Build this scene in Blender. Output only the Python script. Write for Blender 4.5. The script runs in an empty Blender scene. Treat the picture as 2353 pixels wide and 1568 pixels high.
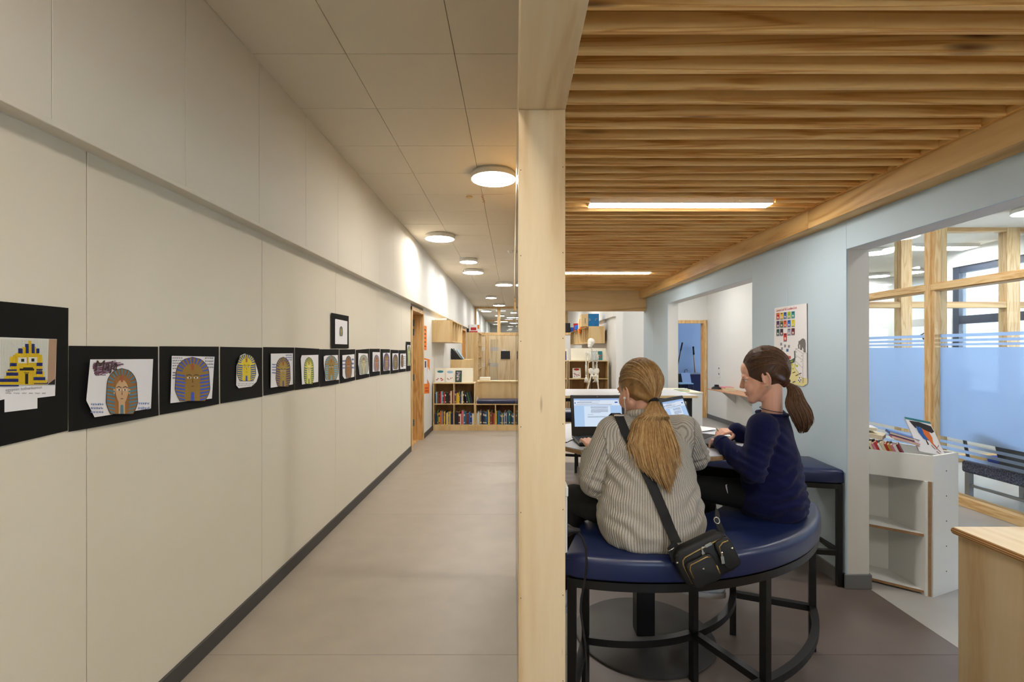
import bpy, bmesh, math, random
from math import sin, cos, pi, radians, sqrt, atan2
from mathutils import Vector, Matrix, noise
from mathutils.bvhtree import BVHTree

SC = bpy.context.scene
COL = SC.collection
V = Vector

# ------------------------------------------------------------------ camera
# photograph 2353x1568, one point perspective, vanishing point (1179,805)
CAM_H, F = 1.5, 1111.0
cam_d = bpy.data.cameras.new('camera')
cam_d.sensor_width = 36.0
cam_d.lens = F / 2353 * 36.0
cam_d.shift_x = -(1179 - 1176.5) / 2353
cam_d.shift_y = (805 - 784) / 2353
cam_d.clip_start, cam_d.clip_end = 0.05, 200
cam = bpy.data.objects.new('camera', cam_d)
cam.location = (0, 0, CAM_H)
cam.rotation_euler = (radians(90), 0, 0)
COL.objects.link(cam)
SC.camera = cam

# ------------------------------------------------------------------ world, exposure
w = bpy.data.worlds.new('world')
SC.world = w
w.use_nodes = True
bg = w.node_tree.nodes['Background']
bg.inputs['Color'].default_value = (0.70, 0.84, 1.0, 1)
bg.inputs['Strength'].default_value = 3.2
LAMP = 17.0        # radiance of the round lamps
STRIP = 18.0       # radiance of the strip lamps in the slatted ceiling
SC.view_settings.view_transform = 'Standard'
SC.view_settings.look = 'None'
SC.view_settings.gamma = 1.0
SC.view_settings.exposure = 1.85
SC.view_settings.use_curve_mapping = False
try:
    SC.cycles.use_denoising = True
    SC.cycles.denoiser = 'OPENIMAGEDENOISE'
    SC.cycles.max_bounces = 6
    SC.cycles.diffuse_bounces = 3
    SC.cycles.transparent_max_bounces = 16
    SC.cycles.sample_clamp_indirect = 6.0
    SC.cycles.use_adaptive_sampling = True
    SC.cycles.adaptive_threshold = 0.08
    SC.cycles.adaptive_min_samples = 20
    SC.cycles.caustics_reflective = False
    SC.cycles.caustics_refractive = False
except Exception:
    pass

# ------------------------------------------------------------------ helpers
def px(x, y, Y):
    """pixel + distance along the view axis -> world point"""
    return V(((x - 1179) * Y / F, Y, CAM_H - (y - 805) * Y / F))

def lin(c):
    c /= 255.0
    return c / 12.92 if c <= 0.04045 else ((c + 0.055) / 1.055) ** 2.4

def rgb(r, g, b):
    return (lin(r), lin(g), lin(b), 1.0)

WM = {}

def wm(o):
    return WM.get(o.name, Matrix.Identity(4)) if o else Matrix.Identity(4)

def tag(o, label=None, cat=None, group=None, kind=None):
    if label: o['label'] = label
    if cat: o['category'] = cat
    if group: o['group'] = group
    if kind: o['kind'] = kind
    return o

def thing(name, label, cat, loc=(0, 0, 0), rz=0.0, group=None, kind=None):
    o = bpy.data.objects.new(name, None)
    o.empty_display_size = 0.1
    COL.objects.link(o)
    o.location = loc
    o.rotation_euler = (0, 0, rz)
    WM[o.name] = Matrix.Translation(V(loc)) @ Matrix.Rotation(rz, 4, 'Z')
    return tag(o, label, cat, group, kind)

class B:
    """mesh collector; world coordinates unless local=True in done()"""
    def __init__(s):
        s.bm = bmesh.new()
        s.mi = 0
    def _mark(s, faces):
        for f in faces: f.material_index = s.mi
    def box(s, a, b, bev=0.0, m=None, seg=1):
        x0, y0, z0 = a; x1, y1, z1 = b
        vs = [s.bm.verts.new(p) for p in ((x0,y0,z0),(x1,y0,z0),(x1,y1,z0),(x0,y1,z0),(x0,y0,z1),(x1,y0,z1),(x1,y1,z1),(x0,y1,z1))]
        fs = [s.bm.faces.new([vs[i] for i in q]) for q in ((3,2,1,0),(4,5,6,7),(0,1,5,4),(1,2,6,5),(2,3,7,6),(3,0,4,7))]
        s._mark(fs)
        geo = vs
        if bev:
            es = list({e for f in fs for e in f.edges})
            r = bmesh.ops.bevel(s.bm, geom=es, offset=bev, segments=seg, affect='EDGES', profile=0.5)
            s._mark(r['faces'])
            geo = list({v for f in r['faces'] for v in f.verts} | {v for v in vs if v.is_valid})
        if m is not None:
            bmesh.ops.transform(s.bm, matrix=m, verts=geo)
        return s
    def prism(s, pts, h, m=None, bev=0.0):
        """polygon pts (x,y) extruded z 0..h, then transformed by m"""
        lo = [s.bm.verts.new((p[0], p[1], 0)) for p in pts]
        hi = [s.bm.verts.new((p[0], p[1], h)) for p in pts]
        n = len(pts)
        fs = [s.bm.faces.new(list(reversed(lo))), s.bm.faces.new(hi)]
        for i in range(n):
            fs.append(s.bm.faces.new((lo[i], lo[(i+1) % n], hi[(i+1) % n], hi[i])))
        s._mark(fs)
        geo = lo + hi
        if bev:
            es = list({e for f in fs for e in f.edges})
            r = bmesh.ops.bevel(s.bm, geom=es, offset=bev, segments=2, affect='EDGES', profile=0.5)
            s._mark(r['faces'])
            geo = list({v for f in r['faces'] for v in f.verts} | {v for v in geo if v.is_valid})
        if m is not None:
            bmesh.ops.transform(s.bm, matrix=m, verts=geo)
        return s
    def poly(s, pts):
        vs = [s.bm.verts.new(p) for p in pts]
        f = s.bm.faces.new(vs); f.material_index = s.mi
        return s
    def loft(s, rings, closed=True, caps=True, loop=False):
        """rings: list of equal-length lists of points"""
        R = [[s.bm.verts.new(p) for p in r] for r in rings]
        n = len(R[0])
        fs = []
        rng = range(len(R)) if loop else range(len(R) - 1)
        for i in rng:
            a, b = R[i], R[(i+1) % len(R)]
            for j in range(n if closed else n - 1):
                k = (j + 1) % n
                fs.append(s.bm.faces.new((a[j], a[k], b[k], b[j])))
        if caps and closed and not loop:
            fs.append(s.bm.faces.new(list(reversed(R[0]))))
            fs.append(s.bm.faces.new(R[-1]))
        s._mark(fs)
        return s
    def tube(s, pts, r, n=8, loop=False, flat=None, caps=True):
        """round tube through points; r number or list; flat=(w,h,up) gives a rectangular bar"""
        pts = [V(p) for p in pts]
        m = len(pts)
        rings = []
        up0 = None
        for i, p in enumerate(pts):
            a = pts[(i-1) % m] if (loop or i > 0) else p
            b = pts[(i+1) % m] if (loop or i < m-1) else p
            t = (b - a)
            t = t.normalized() if t.length > 1e-9 else V((0, 0, 1))
            if flat:
                up = V(flat[2])
                side = t.cross(up); side.normalize()
                u2 = side.cross(t); u2.normalize()
                wd, ht = flat[0] / 2, flat[1] / 2
                rings.append([p + side*wd - u2*ht, p + side*wd + u2*ht, p - side*wd + u2*ht, p - side*wd - u2*ht])
                continue
            if up0 is None:
                ref = V((0, 0, 1)) if abs(t.z) < 0.9 else V((1, 0, 0))
                up0 = (ref - t * ref.dot(t)).normalized()
            else:
                up0 = up0 - t * up0.dot(t)
                up0 = up0.normalized() if up0.length > 1e-6 else t.orthogonal().normalized()
            sd = t.cross(up0)
            rr = r[i] if isinstance(r, (list, tuple)) else r
            rings.append([p + (up0 * cos(2*pi*k/n) + sd * sin(2*pi*k/n)) * rr for k in range(n)])
        return s.loft(rings, True, caps, loop)
    def ball(s, c, r, u=16, v=10, m=None):
        if isinstance(r, (int, float)): r = (r, r, r)
        mat = Matrix.Translation(V(c)) @ (m if m is not None else Matrix.Identity(4)) @ Matrix.Diagonal((r[0], r[1], r[2], 1))
        k = bmesh.ops.create_uvsphere(s.bm, u_segments=u, v_segments=v, radius=1.0, matrix=mat)
        s._mark({f for vt in k['verts'] for f in vt.link_faces})
        return s
    def cap(s, p0, p1, r0, r1=None, n=12):
        """tapered capsule"""
        r1 = r0 if r1 is None else r1
        p0, p1 = V(p0), V(p1)
        s.ball(p0, r0, n, max(6, n//2 + 2)); s.ball(p1, r1, n, max(6, n//2 + 2))
        if (p1 - p0).length > 1e-6:
            s.tube([p0, p1], [r0, r1], n)
        return s
    def lathe(s, prof, c, n=24):
        """profile (r,z) revolved about z through c"""
        c = V(c)
        rings = [[c + V((r * cos(2*pi*k/n), r * sin(2*pi*k/n), z)) for k in range(n)] for r, z in prof]
        return s.loft(rings, True, True)
    def done(s, name, mat, parent=None, smooth=False, local=False, angle=None):
        bmesh.ops.recalc_face_normals(s.bm, faces=s.bm.faces[:])
        if parent is not None and not local:
            s.bm.transform(wm(parent).inverted())
        me = bpy.data.meshes.new(name)
        s.bm.to_mesh(me); s.bm.free()
        for q in (mat if isinstance(mat, (list, tuple)) else [mat]):
            me.materials.append(M[q] if isinstance(q, str) else q)
        if smooth:
            me.polygons.foreach_set('use_smooth', [True] * len(me.polygons))
            if angle:
                try: me.set_sharp_from_angle(angle=radians(angle))
                except Exception: pass
        o = bpy.data.objects.new(name, me)
        COL.objects.link(o)
        if parent is not None:
            o.parent = parent
            WM[o.name] = wm(parent).copy()
        return o

def bx(name, a, b, mat, parent=None, bev=0.0):
    return B().box(a, b, bev).done(name, mat, parent)

def copy_tree(o, parent=None, M4=None):
    c = o.copy(); COL.objects.link(c)
    c.parent = parent
    if parent is None and M4 is not None:
        c.matrix_world = M4
    WM[c.name] = (M4 if M4 is not None else wm(o)).copy()
    for ch in list(o.children):
        copy_tree(ch, c, M4)
    return c

ORD = ['first','second','third','fourth','fifth','sixth','seventh','eighth','ninth','tenth','eleventh','twelfth',
       'thirteenth','fourteenth','fifteenth','sixteenth','seventeenth','eighteenth','nineteenth','twentieth',
       'twenty-first','twenty-second','twenty-third','twenty-fourth','twenty-fifth','twenty-sixth','twenty-seventh','twenty-eighth']

# ------------------------------------------------------------------ materials
M = {}
def new_mat(name):
    m = bpy.data.materials.new(name); m.use_nodes = True
    nt = m.node_tree
    M[name] = m
    return m, nt, nt.nodes['Principled BSDF']

def N(nt, t, **kw):
    n = nt.nodes.new(t)
    for k, v in kw.items():
        if k.startswith('i_'):
            n.inputs[k[2:].replace('_', ' ')].default_value = v
        else:
            setattr(n, k, v)
    return n

def coords(nt, scale=(1, 1, 1), rand=False):
    tc = N(nt, 'ShaderNodeTexCoord')
    src = tc.outputs['Object']
    if rand:
        oi = N(nt, 'ShaderNodeObjectInfo')
        mu = N(nt, 'ShaderNodeVectorMath', operation='MULTIPLY')
        cx = N(nt, 'ShaderNodeCombineXYZ')
        for k in range(3): nt.links.new(oi.outputs['Random'], cx.inputs[k])
        nt.links.new(cx.outputs[0], mu.inputs[0]); mu.inputs[1].default_value = (17.3, 31.7, 23.1)
        ad = N(nt, 'ShaderNodeVectorMath', operation='ADD')
        nt.links.new(src, ad.inputs[0]); nt.links.new(mu.outputs[0], ad.inputs[1])
        src = ad.outputs[0]
    mp = N(nt, 'ShaderNodeMapping')
    mp.inputs['Scale'].default_value = scale
    nt.links.new(src, mp.inputs['Vector'])
    return mp.outputs[0]

def ramp(nt, fac, stops):
    r = N(nt, 'ShaderNodeValToRGB')
    el = r.color_ramp.elements
    while len(el) < len(stops): el.new(0.5)
    for e, (p, c) in zip(el, stops):
        e.position = p; e.color = c
    nt.links.new(fac, r.inputs['Fac'])
    return r.outputs['Color']

def bump(nt, bs, h, strength=0.2, dist=0.01):
    b = N(nt, 'ShaderNodeBump')
    b.inputs['Strength'].default_value = strength
    b.inputs['Distance'].default_value = dist
    nt.links.new(h, b.inputs['Height'])
    nt.links.new(b.outputs[0], bs.inputs['Normal'])

def plain(name, c, rough=0.6, metal=0.0, var=0.0, nscale=8.0, bmp=0.0, bscale=200.0, bdist=0.001, spec=None):
    m, nt, bs = new_mat(name)
    bs.inputs['Base Color'].default_value = c
    bs.inputs['Roughness'].default_value = rough
    bs.inputs['Metallic'].default_value = metal
    if spec is not None: bs.inputs['Specular IOR Level'].default_value = spec
    if var:
        nz = N(nt, 'ShaderNodeTexNoise'); nz.inputs['Scale'].default_value = nscale; nz.inputs['Detail'].default_value = 5
        nt.links.new(coords(nt), nz.inputs['Vector'])
        lo = tuple(max(0, q * (1 - var)) for q in c[:3]) + (1,)
        hi = tuple(min(1, q * (1 + var)) for q in c[:3]) + (1,)
        nt.links.new(ramp(nt, nz.outputs['Fac'], [(0.3, lo), (0.7, hi)]), bs.inputs['Base Color'])
    if bmp:
        nz = N(nt, 'ShaderNodeTexNoise'); nz.inputs['Scale'].default_value = bscale; nz.inputs['Detail'].default_value = 3
        nt.links.new(coords(nt), nz.inputs['Vector'])
        bump(nt, bs, nz.outputs['Fac'], bmp, bdist)
    return m

def emit(name, c, s):
    m, nt, bs = new_mat(name)
    nt.nodes.remove(bs)
    e = N(nt, 'ShaderNodeEmission'); e.inputs['Color'].default_value = c; e.inputs['Strength'].default_value = s
    nt.links.new(e.outputs[0], nt.nodes['Material Output'].inputs['Surface'])
    return m

def plywood(name, c0, c1, c2, along='Z', sc=1.0, rough=0.45, rand=True, flecks=False):
    m, nt, bs = new_mat(name)
    s = {'X': (0.5, 5, 5), 'Y': (5, 0.5, 5), 'Z': (5, 5, 0.5)}[along]
    s = tuple(q * sc for q in s)
    v = coords(nt, s, rand)
    n1 = N(nt, 'ShaderNodeTexNoise'); n1.inputs['Scale'].default_value = 1.0; n1.inputs['Detail'].default_value = 2; n1.inputs['Distortion'].default_value = 0.6
    nt.links.new(v, n1.inputs['Vector'])
    mu = N(nt, 'ShaderNodeMath', operation='MULTIPLY'); mu.inputs[1].default_value = 26.0
    nt.links.new(n1.outputs['Fac'], mu.inputs[0])
    sn = N(nt, 'ShaderNodeMath', operation='SINE'); nt.links.new(mu.outputs[0], sn.inputs[0])
    hf = N(nt, 'ShaderNodeMath', operation='MULTIPLY_ADD'); hf.inputs[1].default_value = 0.5; hf.inputs[2].default_value = 0.5
    nt.links.new(sn.outputs[0], hf.inputs[0])
    s2 = tuple(q * 14 for q in s)
    n2 = N(nt, 'ShaderNodeTexNoise'); n2.inputs['Scale'].default_value = 1.0; n2.inputs['Detail'].default_value = 4
    nt.links.new(coords(nt, s2, rand), n2.inputs['Vector'])
    mx = N(nt, 'ShaderNodeMath', operation='MULTIPLY_ADD'); mx.inputs[1].default_value = 0.55
    nt.links.new(hf.outputs[0], mx.inputs[0])
    m3 = N(nt, 'ShaderNodeMath', operation='MULTIPLY'); m3.inputs[1].default_value = 0.45
    nt.links.new(n2.outputs['Fac'], m3.inputs[0]); nt.links.new(m3.outputs[0], mx.inputs[2])
    c = ramp(nt, mx.outputs[0], [(0.15, c2), (0.42, c1), (0.85, c0)])
    if flecks:      # sparse dark mineral streaks of birch veneer
        s3 = tuple(q * (5.2 if q > 1 else 9.0) for q in s)
        vo = N(nt, 'ShaderNodeTexVoronoi'); vo.inputs['Scale'].default_value = 0.55
        nt.links.new(coords(nt, s3, rand), vo.inputs['Vector'])
        sp = N(nt, 'ShaderNodeSeparateColor'); nt.links.new(vo.outputs['Color'], sp.inputs[0])
        g1 = N(nt, 'ShaderNodeMath', operation='GREATER_THAN'); g1.inputs[1].default_value = 0.955; nt.links.new(sp.outputs[0], g1.inputs[0])
        g2 = N(nt, 'ShaderNodeMapRange'); g2.inputs['From Min'].default_value = 0.05; g2.inputs['From Max'].default_value = 0.11; g2.inputs['To Min'].default_value = 0.75; g2.inputs['To Max'].default_value = 0.0
        nt.links.new(vo.outputs['Distance'], g2.inputs['Value'])
        ml = N(nt, 'ShaderNodeMath', operation='MULTIPLY'); nt.links.new(g1.outputs[0], ml.inputs[0]); nt.links.new(g2.outputs[0], ml.inputs[1])
        fx = N(nt, 'ShaderNodeMixRGB'); fx.inputs['Color2'].default_value = rgb(120, 74, 40)
        nt.links.new(ml.outputs[0], fx.inputs['Fac']); nt.links.new(c, fx.inputs['Color1'])
        c = fx.outputs[0]
    nt.links.new(c, bs.inputs['Base Color'])
    bs.inputs['Roughness'].default_value = rough
    bs.inputs['Specular IOR Level'].default_value = 0.3
    bump(nt, bs, n2.outputs['Fac'], 0.06, 0.001)
    return m

def pine(name, along='X', pale=(250, 204, 132), mid=(242, 188, 110), dark=(196, 128, 62), knots=True):
    m, nt, bs = new_mat(name)
    k = {'X': 0, 'Y': 1, 'Z': 2}[along]
    s = [34.0, 34.0, 34.0]; s[k] = 1.1
    v = coords(nt, tuple(s), True)
    n1 = N(nt, 'ShaderNodeTexNoise'); n1.inputs['Scale'].default_value = 0.55; n1.inputs['Detail'].default_value = 3; n1.inputs['Distortion'].default_value = 0.9
    nt.links.new(v, n1.inputs['Vector'])
    mu = N(nt, 'ShaderNodeMath', operation='MULTIPLY'); mu.inputs[1].default_value = 30.0
    nt.links.new(n1.outputs['Fac'], mu.inputs[0])
    sn = N(nt, 'ShaderNodeMath', operation='SINE'); nt.links.new(mu.outputs[0], sn.inputs[0])
    hf = N(nt, 'ShaderNodeMath', operation='MULTIPLY_ADD'); hf.inputs[1].default_value = 0.5; hf.inputs[2].default_value = 0.5
    nt.links.new(sn.outputs[0], hf.inputs[0])
    pw = N(nt, 'ShaderNodeMath', operation='POWER'); pw.inputs[1].default_value = 2.2
    nt.links.new(hf.outputs[0], pw.inputs[0])
    c = ramp(nt, pw.outputs[0], [(0.0, rgb(*pale)), (0.55, rgb(*mid)), (1.0, rgb(*[(a + b) / 2 for a, b in zip(mid, dark)]))])
    # board to board tone
    oi = N(nt, 'ShaderNodeObjectInfo')
    hv = N(nt, 'ShaderNodeHueSaturation')
    mr = N(nt, 'ShaderNodeMapRange'); mr.inputs['To Min'].default_value = 0.88; mr.inputs['To Max'].default_value = 1.06
    nt.links.new(oi.outputs['Random'], mr.inputs['Value']); nt.links.new(mr.outputs[0], hv.inputs['Value'])
    nt.links.new(c, hv.inputs['Color'])
    out = hv.outputs['Color']
    if knots:
        s2 = [9.0, 9.0, 9.0]; s2[k] = 1.7
        vo = N(nt, 'ShaderNodeTexVoronoi'); vo.inputs['Scale'].default_value = 0.8
        nt.links.new(coords(nt, tuple(s2), True), vo.inputs['Vector'])
        kr = N(nt, 'ShaderNodeMapRange'); kr.inputs['From Min'].default_value = 0.05; kr.inputs['From Max'].default_value = 0.14
        kr.inputs['To Min'].default_value = 1.0; kr.inputs['To Max'].default_value = 0.0
        nt.links.new(vo.outputs['Distance'], kr.inputs['Value'])
        mix = N(nt, 'ShaderNodeMixRGB'); mix.inputs['Color2'].default_value = rgb(96, 52, 26)
        nt.links.new(kr.outputs[0], mix.inputs['Fac']); nt.links.new(out, mix.inputs['Color1'])
        out = mix.outputs[0]
    nt.links.new(out, bs.inputs['Base Color'])
    bs.inputs['Roughness'].default_value = 0.5
    bs.inputs['Specular IOR Level'].default_value = 0.3
    return m

def glass_mat(name, tint=(0.95, 0.97, 0.98, 1), ior=1.5, refl=1.0):
    m, nt, bs = new_mat(name)
    nt.nodes.remove(bs)
    tr = N(nt, 'ShaderNodeBsdfTransparent'); tr.inputs['Color'].default_value = tint
    gl = N(nt, 'ShaderNodeBsdfGlossy'); gl.inputs['Roughness'].default_value = 0.02
    ge = N(nt, 'ShaderNodeNewGeometry')
    dt = N(nt, 'ShaderNodeVectorMath', operation='DOT_PRODUCT')
    nt.links.new(ge.outputs['Normal'], dt.inputs[0]); nt.links.new(ge.outputs['Incoming'], dt.inputs[1])
    ab = N(nt, 'ShaderNodeMath', operation='ABSOLUTE'); nt.links.new(dt.outputs['Value'], ab.inputs[0])
    iv = N(nt, 'ShaderNodeMath', operation='SUBTRACT'); iv.inputs[0].default_value = 1.0; nt.links.new(ab.outputs[0], iv.inputs[1])
    pw = N(nt, 'ShaderNodeMath', operation='POWER'); pw.inputs[1].default_value = 5.0; nt.links.new(iv.outputs[0], pw.inputs[0])
    mu = N(nt, 'ShaderNodeMath', operation='MULTIPLY_ADD'); mu.inputs[1].default_value = 0.95 * refl; mu.inputs[2].default_value = 0.035 * refl
    nt.links.new(pw.outputs[0], mu.inputs[0])
    mx = N(nt, 'ShaderNodeMixShader')
    nt.links.new(mu.outputs[0], mx.inputs[0]); nt.links.new(tr.outputs[0], mx.inputs[1]); nt.links.new(gl.outputs[0], mx.inputs[2])
    nt.links.new(mx.outputs[0], nt.nodes['Material Output'].inputs['Surface'])
    return m

def frost_mat(name):
    m, nt, bs = new_mat(name)
    nt.nodes.remove(bs)
    tl = N(nt, 'ShaderNodeBsdfTranslucent'); tl.inputs['Color'].default_value = (0.50, 0.62, 0.80, 1)
    df = N(nt, 'ShaderNodeBsdfDiffuse'); df.inputs['Color'].default_value = (0.46, 0.55, 0.68, 1)
    tr = N(nt, 'ShaderNodeBsdfTransparent'); tr.inputs['Color'].default_value = (0.9, 0.95, 1, 1)
    a = N(nt, 'ShaderNodeMixShader'); a.inputs[0].default_value = 0.35
    nt.links.new(tl.outputs[0], a.inputs[1]); nt.links.new(df.outputs[0], a.inputs[2])
    b = N(nt, 'ShaderNodeMixShader'); b.inputs[0].default_value = 0.2
    nt.links.new(a.outputs[0], b.inputs[1]); nt.links.new(tr.outputs[0], b.inputs[2])
    nt.links.new(b.outputs[0], nt.nodes['Material Output'].inputs['Surface'])
    return m

plain('wall_warmlight', rgb(226, 218, 199), 0.75, var=0.015, nscale=1.2, bmp=0.12, bscale=160, bdist=0.002)  # whitish wall with the warm lamplight put into its colour
plain('wall_warmlight_upper', rgb(228, 221, 206), 0.7, var=0.012, nscale=1.5, bmp=0.05, bscale=160)  # upper panels, warm light tinted in likewise
plain('wall_white', rgb(231, 231, 227), 0.7, bmp=0.05, bscale=180)
plain('wall_blue', rgb(188, 207, 220), 0.6, var=0.012, nscale=2, bmp=0.05, bscale=150)
plain('wall_bluegrey', rgb(150, 172, 205), 0.6)
plain('jamb_grey', rgb(218, 214, 206), 0.55, bmp=0.04, bscale=150)
plain('ceiling_tile', rgb(228, 220, 204), 0.85, bmp=0.08, bscale=400)
plain('dark_gap', rgb(60, 55, 48), 0.9)
plain('joint_grey', rgb(150, 142, 126), 0.8)
plain('bounce_wood', rgb(206, 168, 112), 0.8)  # pale wood, lightened to bounce more light onto the slats
plain('floor_beige', rgb(166, 155, 141), 0.42, var=0.05, nscale=5, bmp=0.05, bscale=60)
plain('floor_brown', rgb(98, 87, 81), 0.4, var=0.06, nscale=5, bmp=0.05, bscale=60)
plain('floor_grey', rgb(168, 165, 160), 0.4, var=0.04, nscale=5, bmp=0.05, bscale=60)
plain('skirting_dark', rgb(70, 68, 64), 0.6)
plain('skirting_grey', rgb(110, 111, 112), 0.55)
plywood('birch', rgb(229, 208, 172), rgb(221, 196, 156), rgb(206, 174, 130), 'Z', flecks=True)
plywood('birch_y', rgb(232, 213, 178), rgb(225, 202, 162), rgb(210, 180, 138), 'Y')
plywood('birch_x', rgb(222, 186, 130), rgb(210, 170, 112), rgb(184, 138, 84), 'X')
plywood('birch_beam', rgb(224, 186, 126), rgb(212, 170, 108), rgb(186, 140, 82), 'Y')
plywood('birch_shelf', rgb(230, 204, 156), rgb(224, 194, 142), rgb(214, 180, 126), 'Z', 0.7)
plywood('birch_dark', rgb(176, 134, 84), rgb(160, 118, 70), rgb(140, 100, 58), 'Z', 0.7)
plywood('door_wood', rgb(234, 188, 124), rgb(224, 172, 106), rgb(198, 140, 80), 'Z', 2.0)
plywood('frame_wood_y', rgb(232, 198, 146), rgb(222, 184, 128), rgb(204, 158, 100), 'Y', 3.2)
plywood('frame_wood_z', rgb(232, 198, 146), rgb(222, 184, 128), rgb(204, 158, 100), 'Z', 3.2)
plain('ply_edge', rgb(158, 122, 84), 0.6, var=0.12, nscale=60)
pine('pine_x', 'X')
pine('pine_strip', 'Y', knots=False)
plain('white_laminate', rgb(233, 234, 230), 0.4)
plain('white_table', rgb(212, 215, 221), 0.35)
plain('grey_table', rgb(204, 209, 218), 0.33)
plain('brown_board', rgb(196, 148, 112), 0.5)
plain('black_metal', rgb(16, 16, 17), 0.42, spec=0.4)
plain('base_metal', rgb(56, 54, 53), 0.5, spec=0.4)
plain('black_plastic', rgb(20, 20, 22), 0.45)
plain('dark_grey', rgb(58, 62, 68), 0.6)
plain('grey_metal', rgb(150, 156, 164), 0.4, 0.6)
plain('steel_blue', rgb(92, 116, 146), 0.4, 0.7)
plain('chrome', rgb(214, 212, 206), 0.22, 1.0)
plain('brass', rgb(168, 142, 92), 0.35, 0.9)
plain('leather_navy', rgb(25, 37, 76), 0.33, var=0.08, nscale=6, bmp=0.12, bscale=700, bdist=0.0006)
plain('fabric_navy', rgb(38, 42, 78), 0.9)
plain('fabric_blue', rgb(60, 92, 200), 0.9)
plain('window_frame', rgb(42, 50, 66), 0.5)
plain('lamp_body', rgb(232, 230, 224), 0.5)
plain('bone', rgb(232, 228, 216), 0.55)
plain('socket_shade', rgb(120, 112, 100), 0.8)
plain('red_plastic', rgb(196, 50, 40), 0.5)
plain('blue_plastic', rgb(30, 110, 220), 0.45)
plain('orange_paper', rgb(238, 128, 34), 0.7)
plain('paper', rgb(238, 236, 238), 0.8)
plain('page', rgb(232, 222, 196), 0.85)
plain('card_black', rgb(24, 23, 22), 0.75)
plain('cream_board', rgb(242, 236, 214), 0.5)
plain('blue_box', rgb(18, 120, 186), 0.6, var=0.12, nscale=18)
plain('tan_card', rgb(218, 190, 140), 0.7)
glass_mat('glass')
glass_mat('glass_panel', (0.93, 0.96, 0.95, 1), 1.5, 0.9)
frost_mat('frost')
emit('lamp_glow', (1.0, 0.93, 0.82, 1), LAMP)
emit('lamp_glow_cool', (1.0, 0.985, 0.96, 1), LAMP)
emit('strip_glow', (1.0, 0.95, 0.88, 1), STRIP)
# ================================================================== SETTING
XL, XU, ZC, XW, XO = -1.513, -1.452, 3.147, 2.096, 2.24
ST = dict(kind='structure')
def struct(o): o['kind'] = 'structure'; return o

# ---- floor: backing slab with welded vinyl sheets as pieces
floor = struct(bx('floor', (-3.2, -3.4, -0.16), (10.2, 31, -0.003), 'joint_grey'))
def sheet(x0, x1, y0, y1, mat):
    g = 0.0012
    return bx('vinyl_sheet', (x0 + g, y0 + g, -0.003), (x1 - g, y1 - g, 0.0), mat, floor)
ys = [-3.3 + 0.0] + [2.38 + 2.03 * k for k in range(-2, 14)]
for a, b in zip(ys[:-1], ys[1:]):
    sheet(-2.9, 0.10, a, b, 'floor_beige')
    if b < 7.5: sheet(0.10, XO, a, b, 'floor_brown')
    else: sheet(0.10, XO, a, b, 'floor_beige')
for a, b in zip((-3.3, 1.0, 5.0, 9.0), (1.0, 5.0, 9.0, 14.5)):
    sheet(XO, 4.40, a, b, 'floor_grey')
sheet(4.40, 10.1, -3.3, 6.53, 'floor_grey'); sheet(4.40, 10.1, 6.53, 14.5, 'floor_grey')

# ---- ceiling with square tiles
ceiling = struct(bx('ceiling', (-3.2, -3.4, ZC + 0.018), (10.2, 31, ZC + 0.2), 'dark_gap'))
g = 0.0016
xe = [XU, -0.929, -0.325, 0.279]
proto = {}
for c in range(3):
    for r in range(-2, 26):
        y0 = 2.687 + 0.606 * r
        if c not in proto:
            wv, dv = xe[c+1] - xe[c] - 2 * g, 0.606 - 2 * g
            o = B().box((-wv/2, -dv/2, 0), (wv/2, dv/2, 0.018), 0.0015).done('ceiling_tile', 'ceiling_tile')
            o.parent = ceiling
            proto[c] = o
        else:
            o = proto[c].copy(); COL.objects.link(o)
        o.location = ((xe[c] + xe[c+1]) / 2, y0 + 0.303, ZC)
bx('ceiling_board', (XU, -3.3, ZC), (0.279, 2.687 - 2 * 0.606, ZC + 0.018), 'ceiling_tile', ceiling)
bx('ceiling_board', (0.282, -3.3, ZC), (10.1, 18.4, ZC + 0.018), 'ceiling_tile', ceiling)
bx('ceiling_board', (XU, 18.4, ZC), (XO, 30.9, ZC + 0.018), 'ceiling_tile', ceiling)

# ---- left wall
D1, D2 = (7.20, 8.08), (14.25, 15.3)
b = B()
for y0, y1 in ((-3.3, D1[0]), (D1[1], D2[0]), (D2[1], 30.9)):
    b.box((-1.72, y0, 0), (-1.525, y1, ZC + 0.01))
for d in (D1, D2):
    b.box((-1.72, d[0], 2.13), (-1.525, d[1], ZC + 0.01))
wall_left = struct(b.done('wall_left', 'joint_grey'))
def lp(y0, y1, z0=0.0, z1=2.215, mat='wall_warmlight'):
    B().box((-1.526, y0 + 0.002, z0), (XL, y1 - 0.002, z1), 0.0015).done('wall_panel', mat, wall_left)
edges = [-3.2, -0.69, 0.51, 1.717, 2.913, 4.12, 5.34, 6.55, D1[0] - 0.055]
for a, c in zip(edges[:-1], edges[1:]): lp(a, c)
lp(D1[0] - 0.055, D1[1] + 0.055, 2.2)
ed2 = [D1[1] + 0.055, 9.3, 10.5, 11.7, 12.9, D2[0] - 0.05]
for a, c in zip(ed2[:-1], ed2[1:]): lp(a, c, mat='wall_white')
lp(D2[0] - 0.05, D2[1] + 0.05, 2.18, mat='wall_white')
lp(D2[1] + 0.05, 16.8, mat='wall_white'); lp(16.8, 18.3, mat='wall_white'); lp(18.4, 30.8, mat='wall_white')
yy = 1.523 - 0.6215 * 7
k = 0
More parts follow.
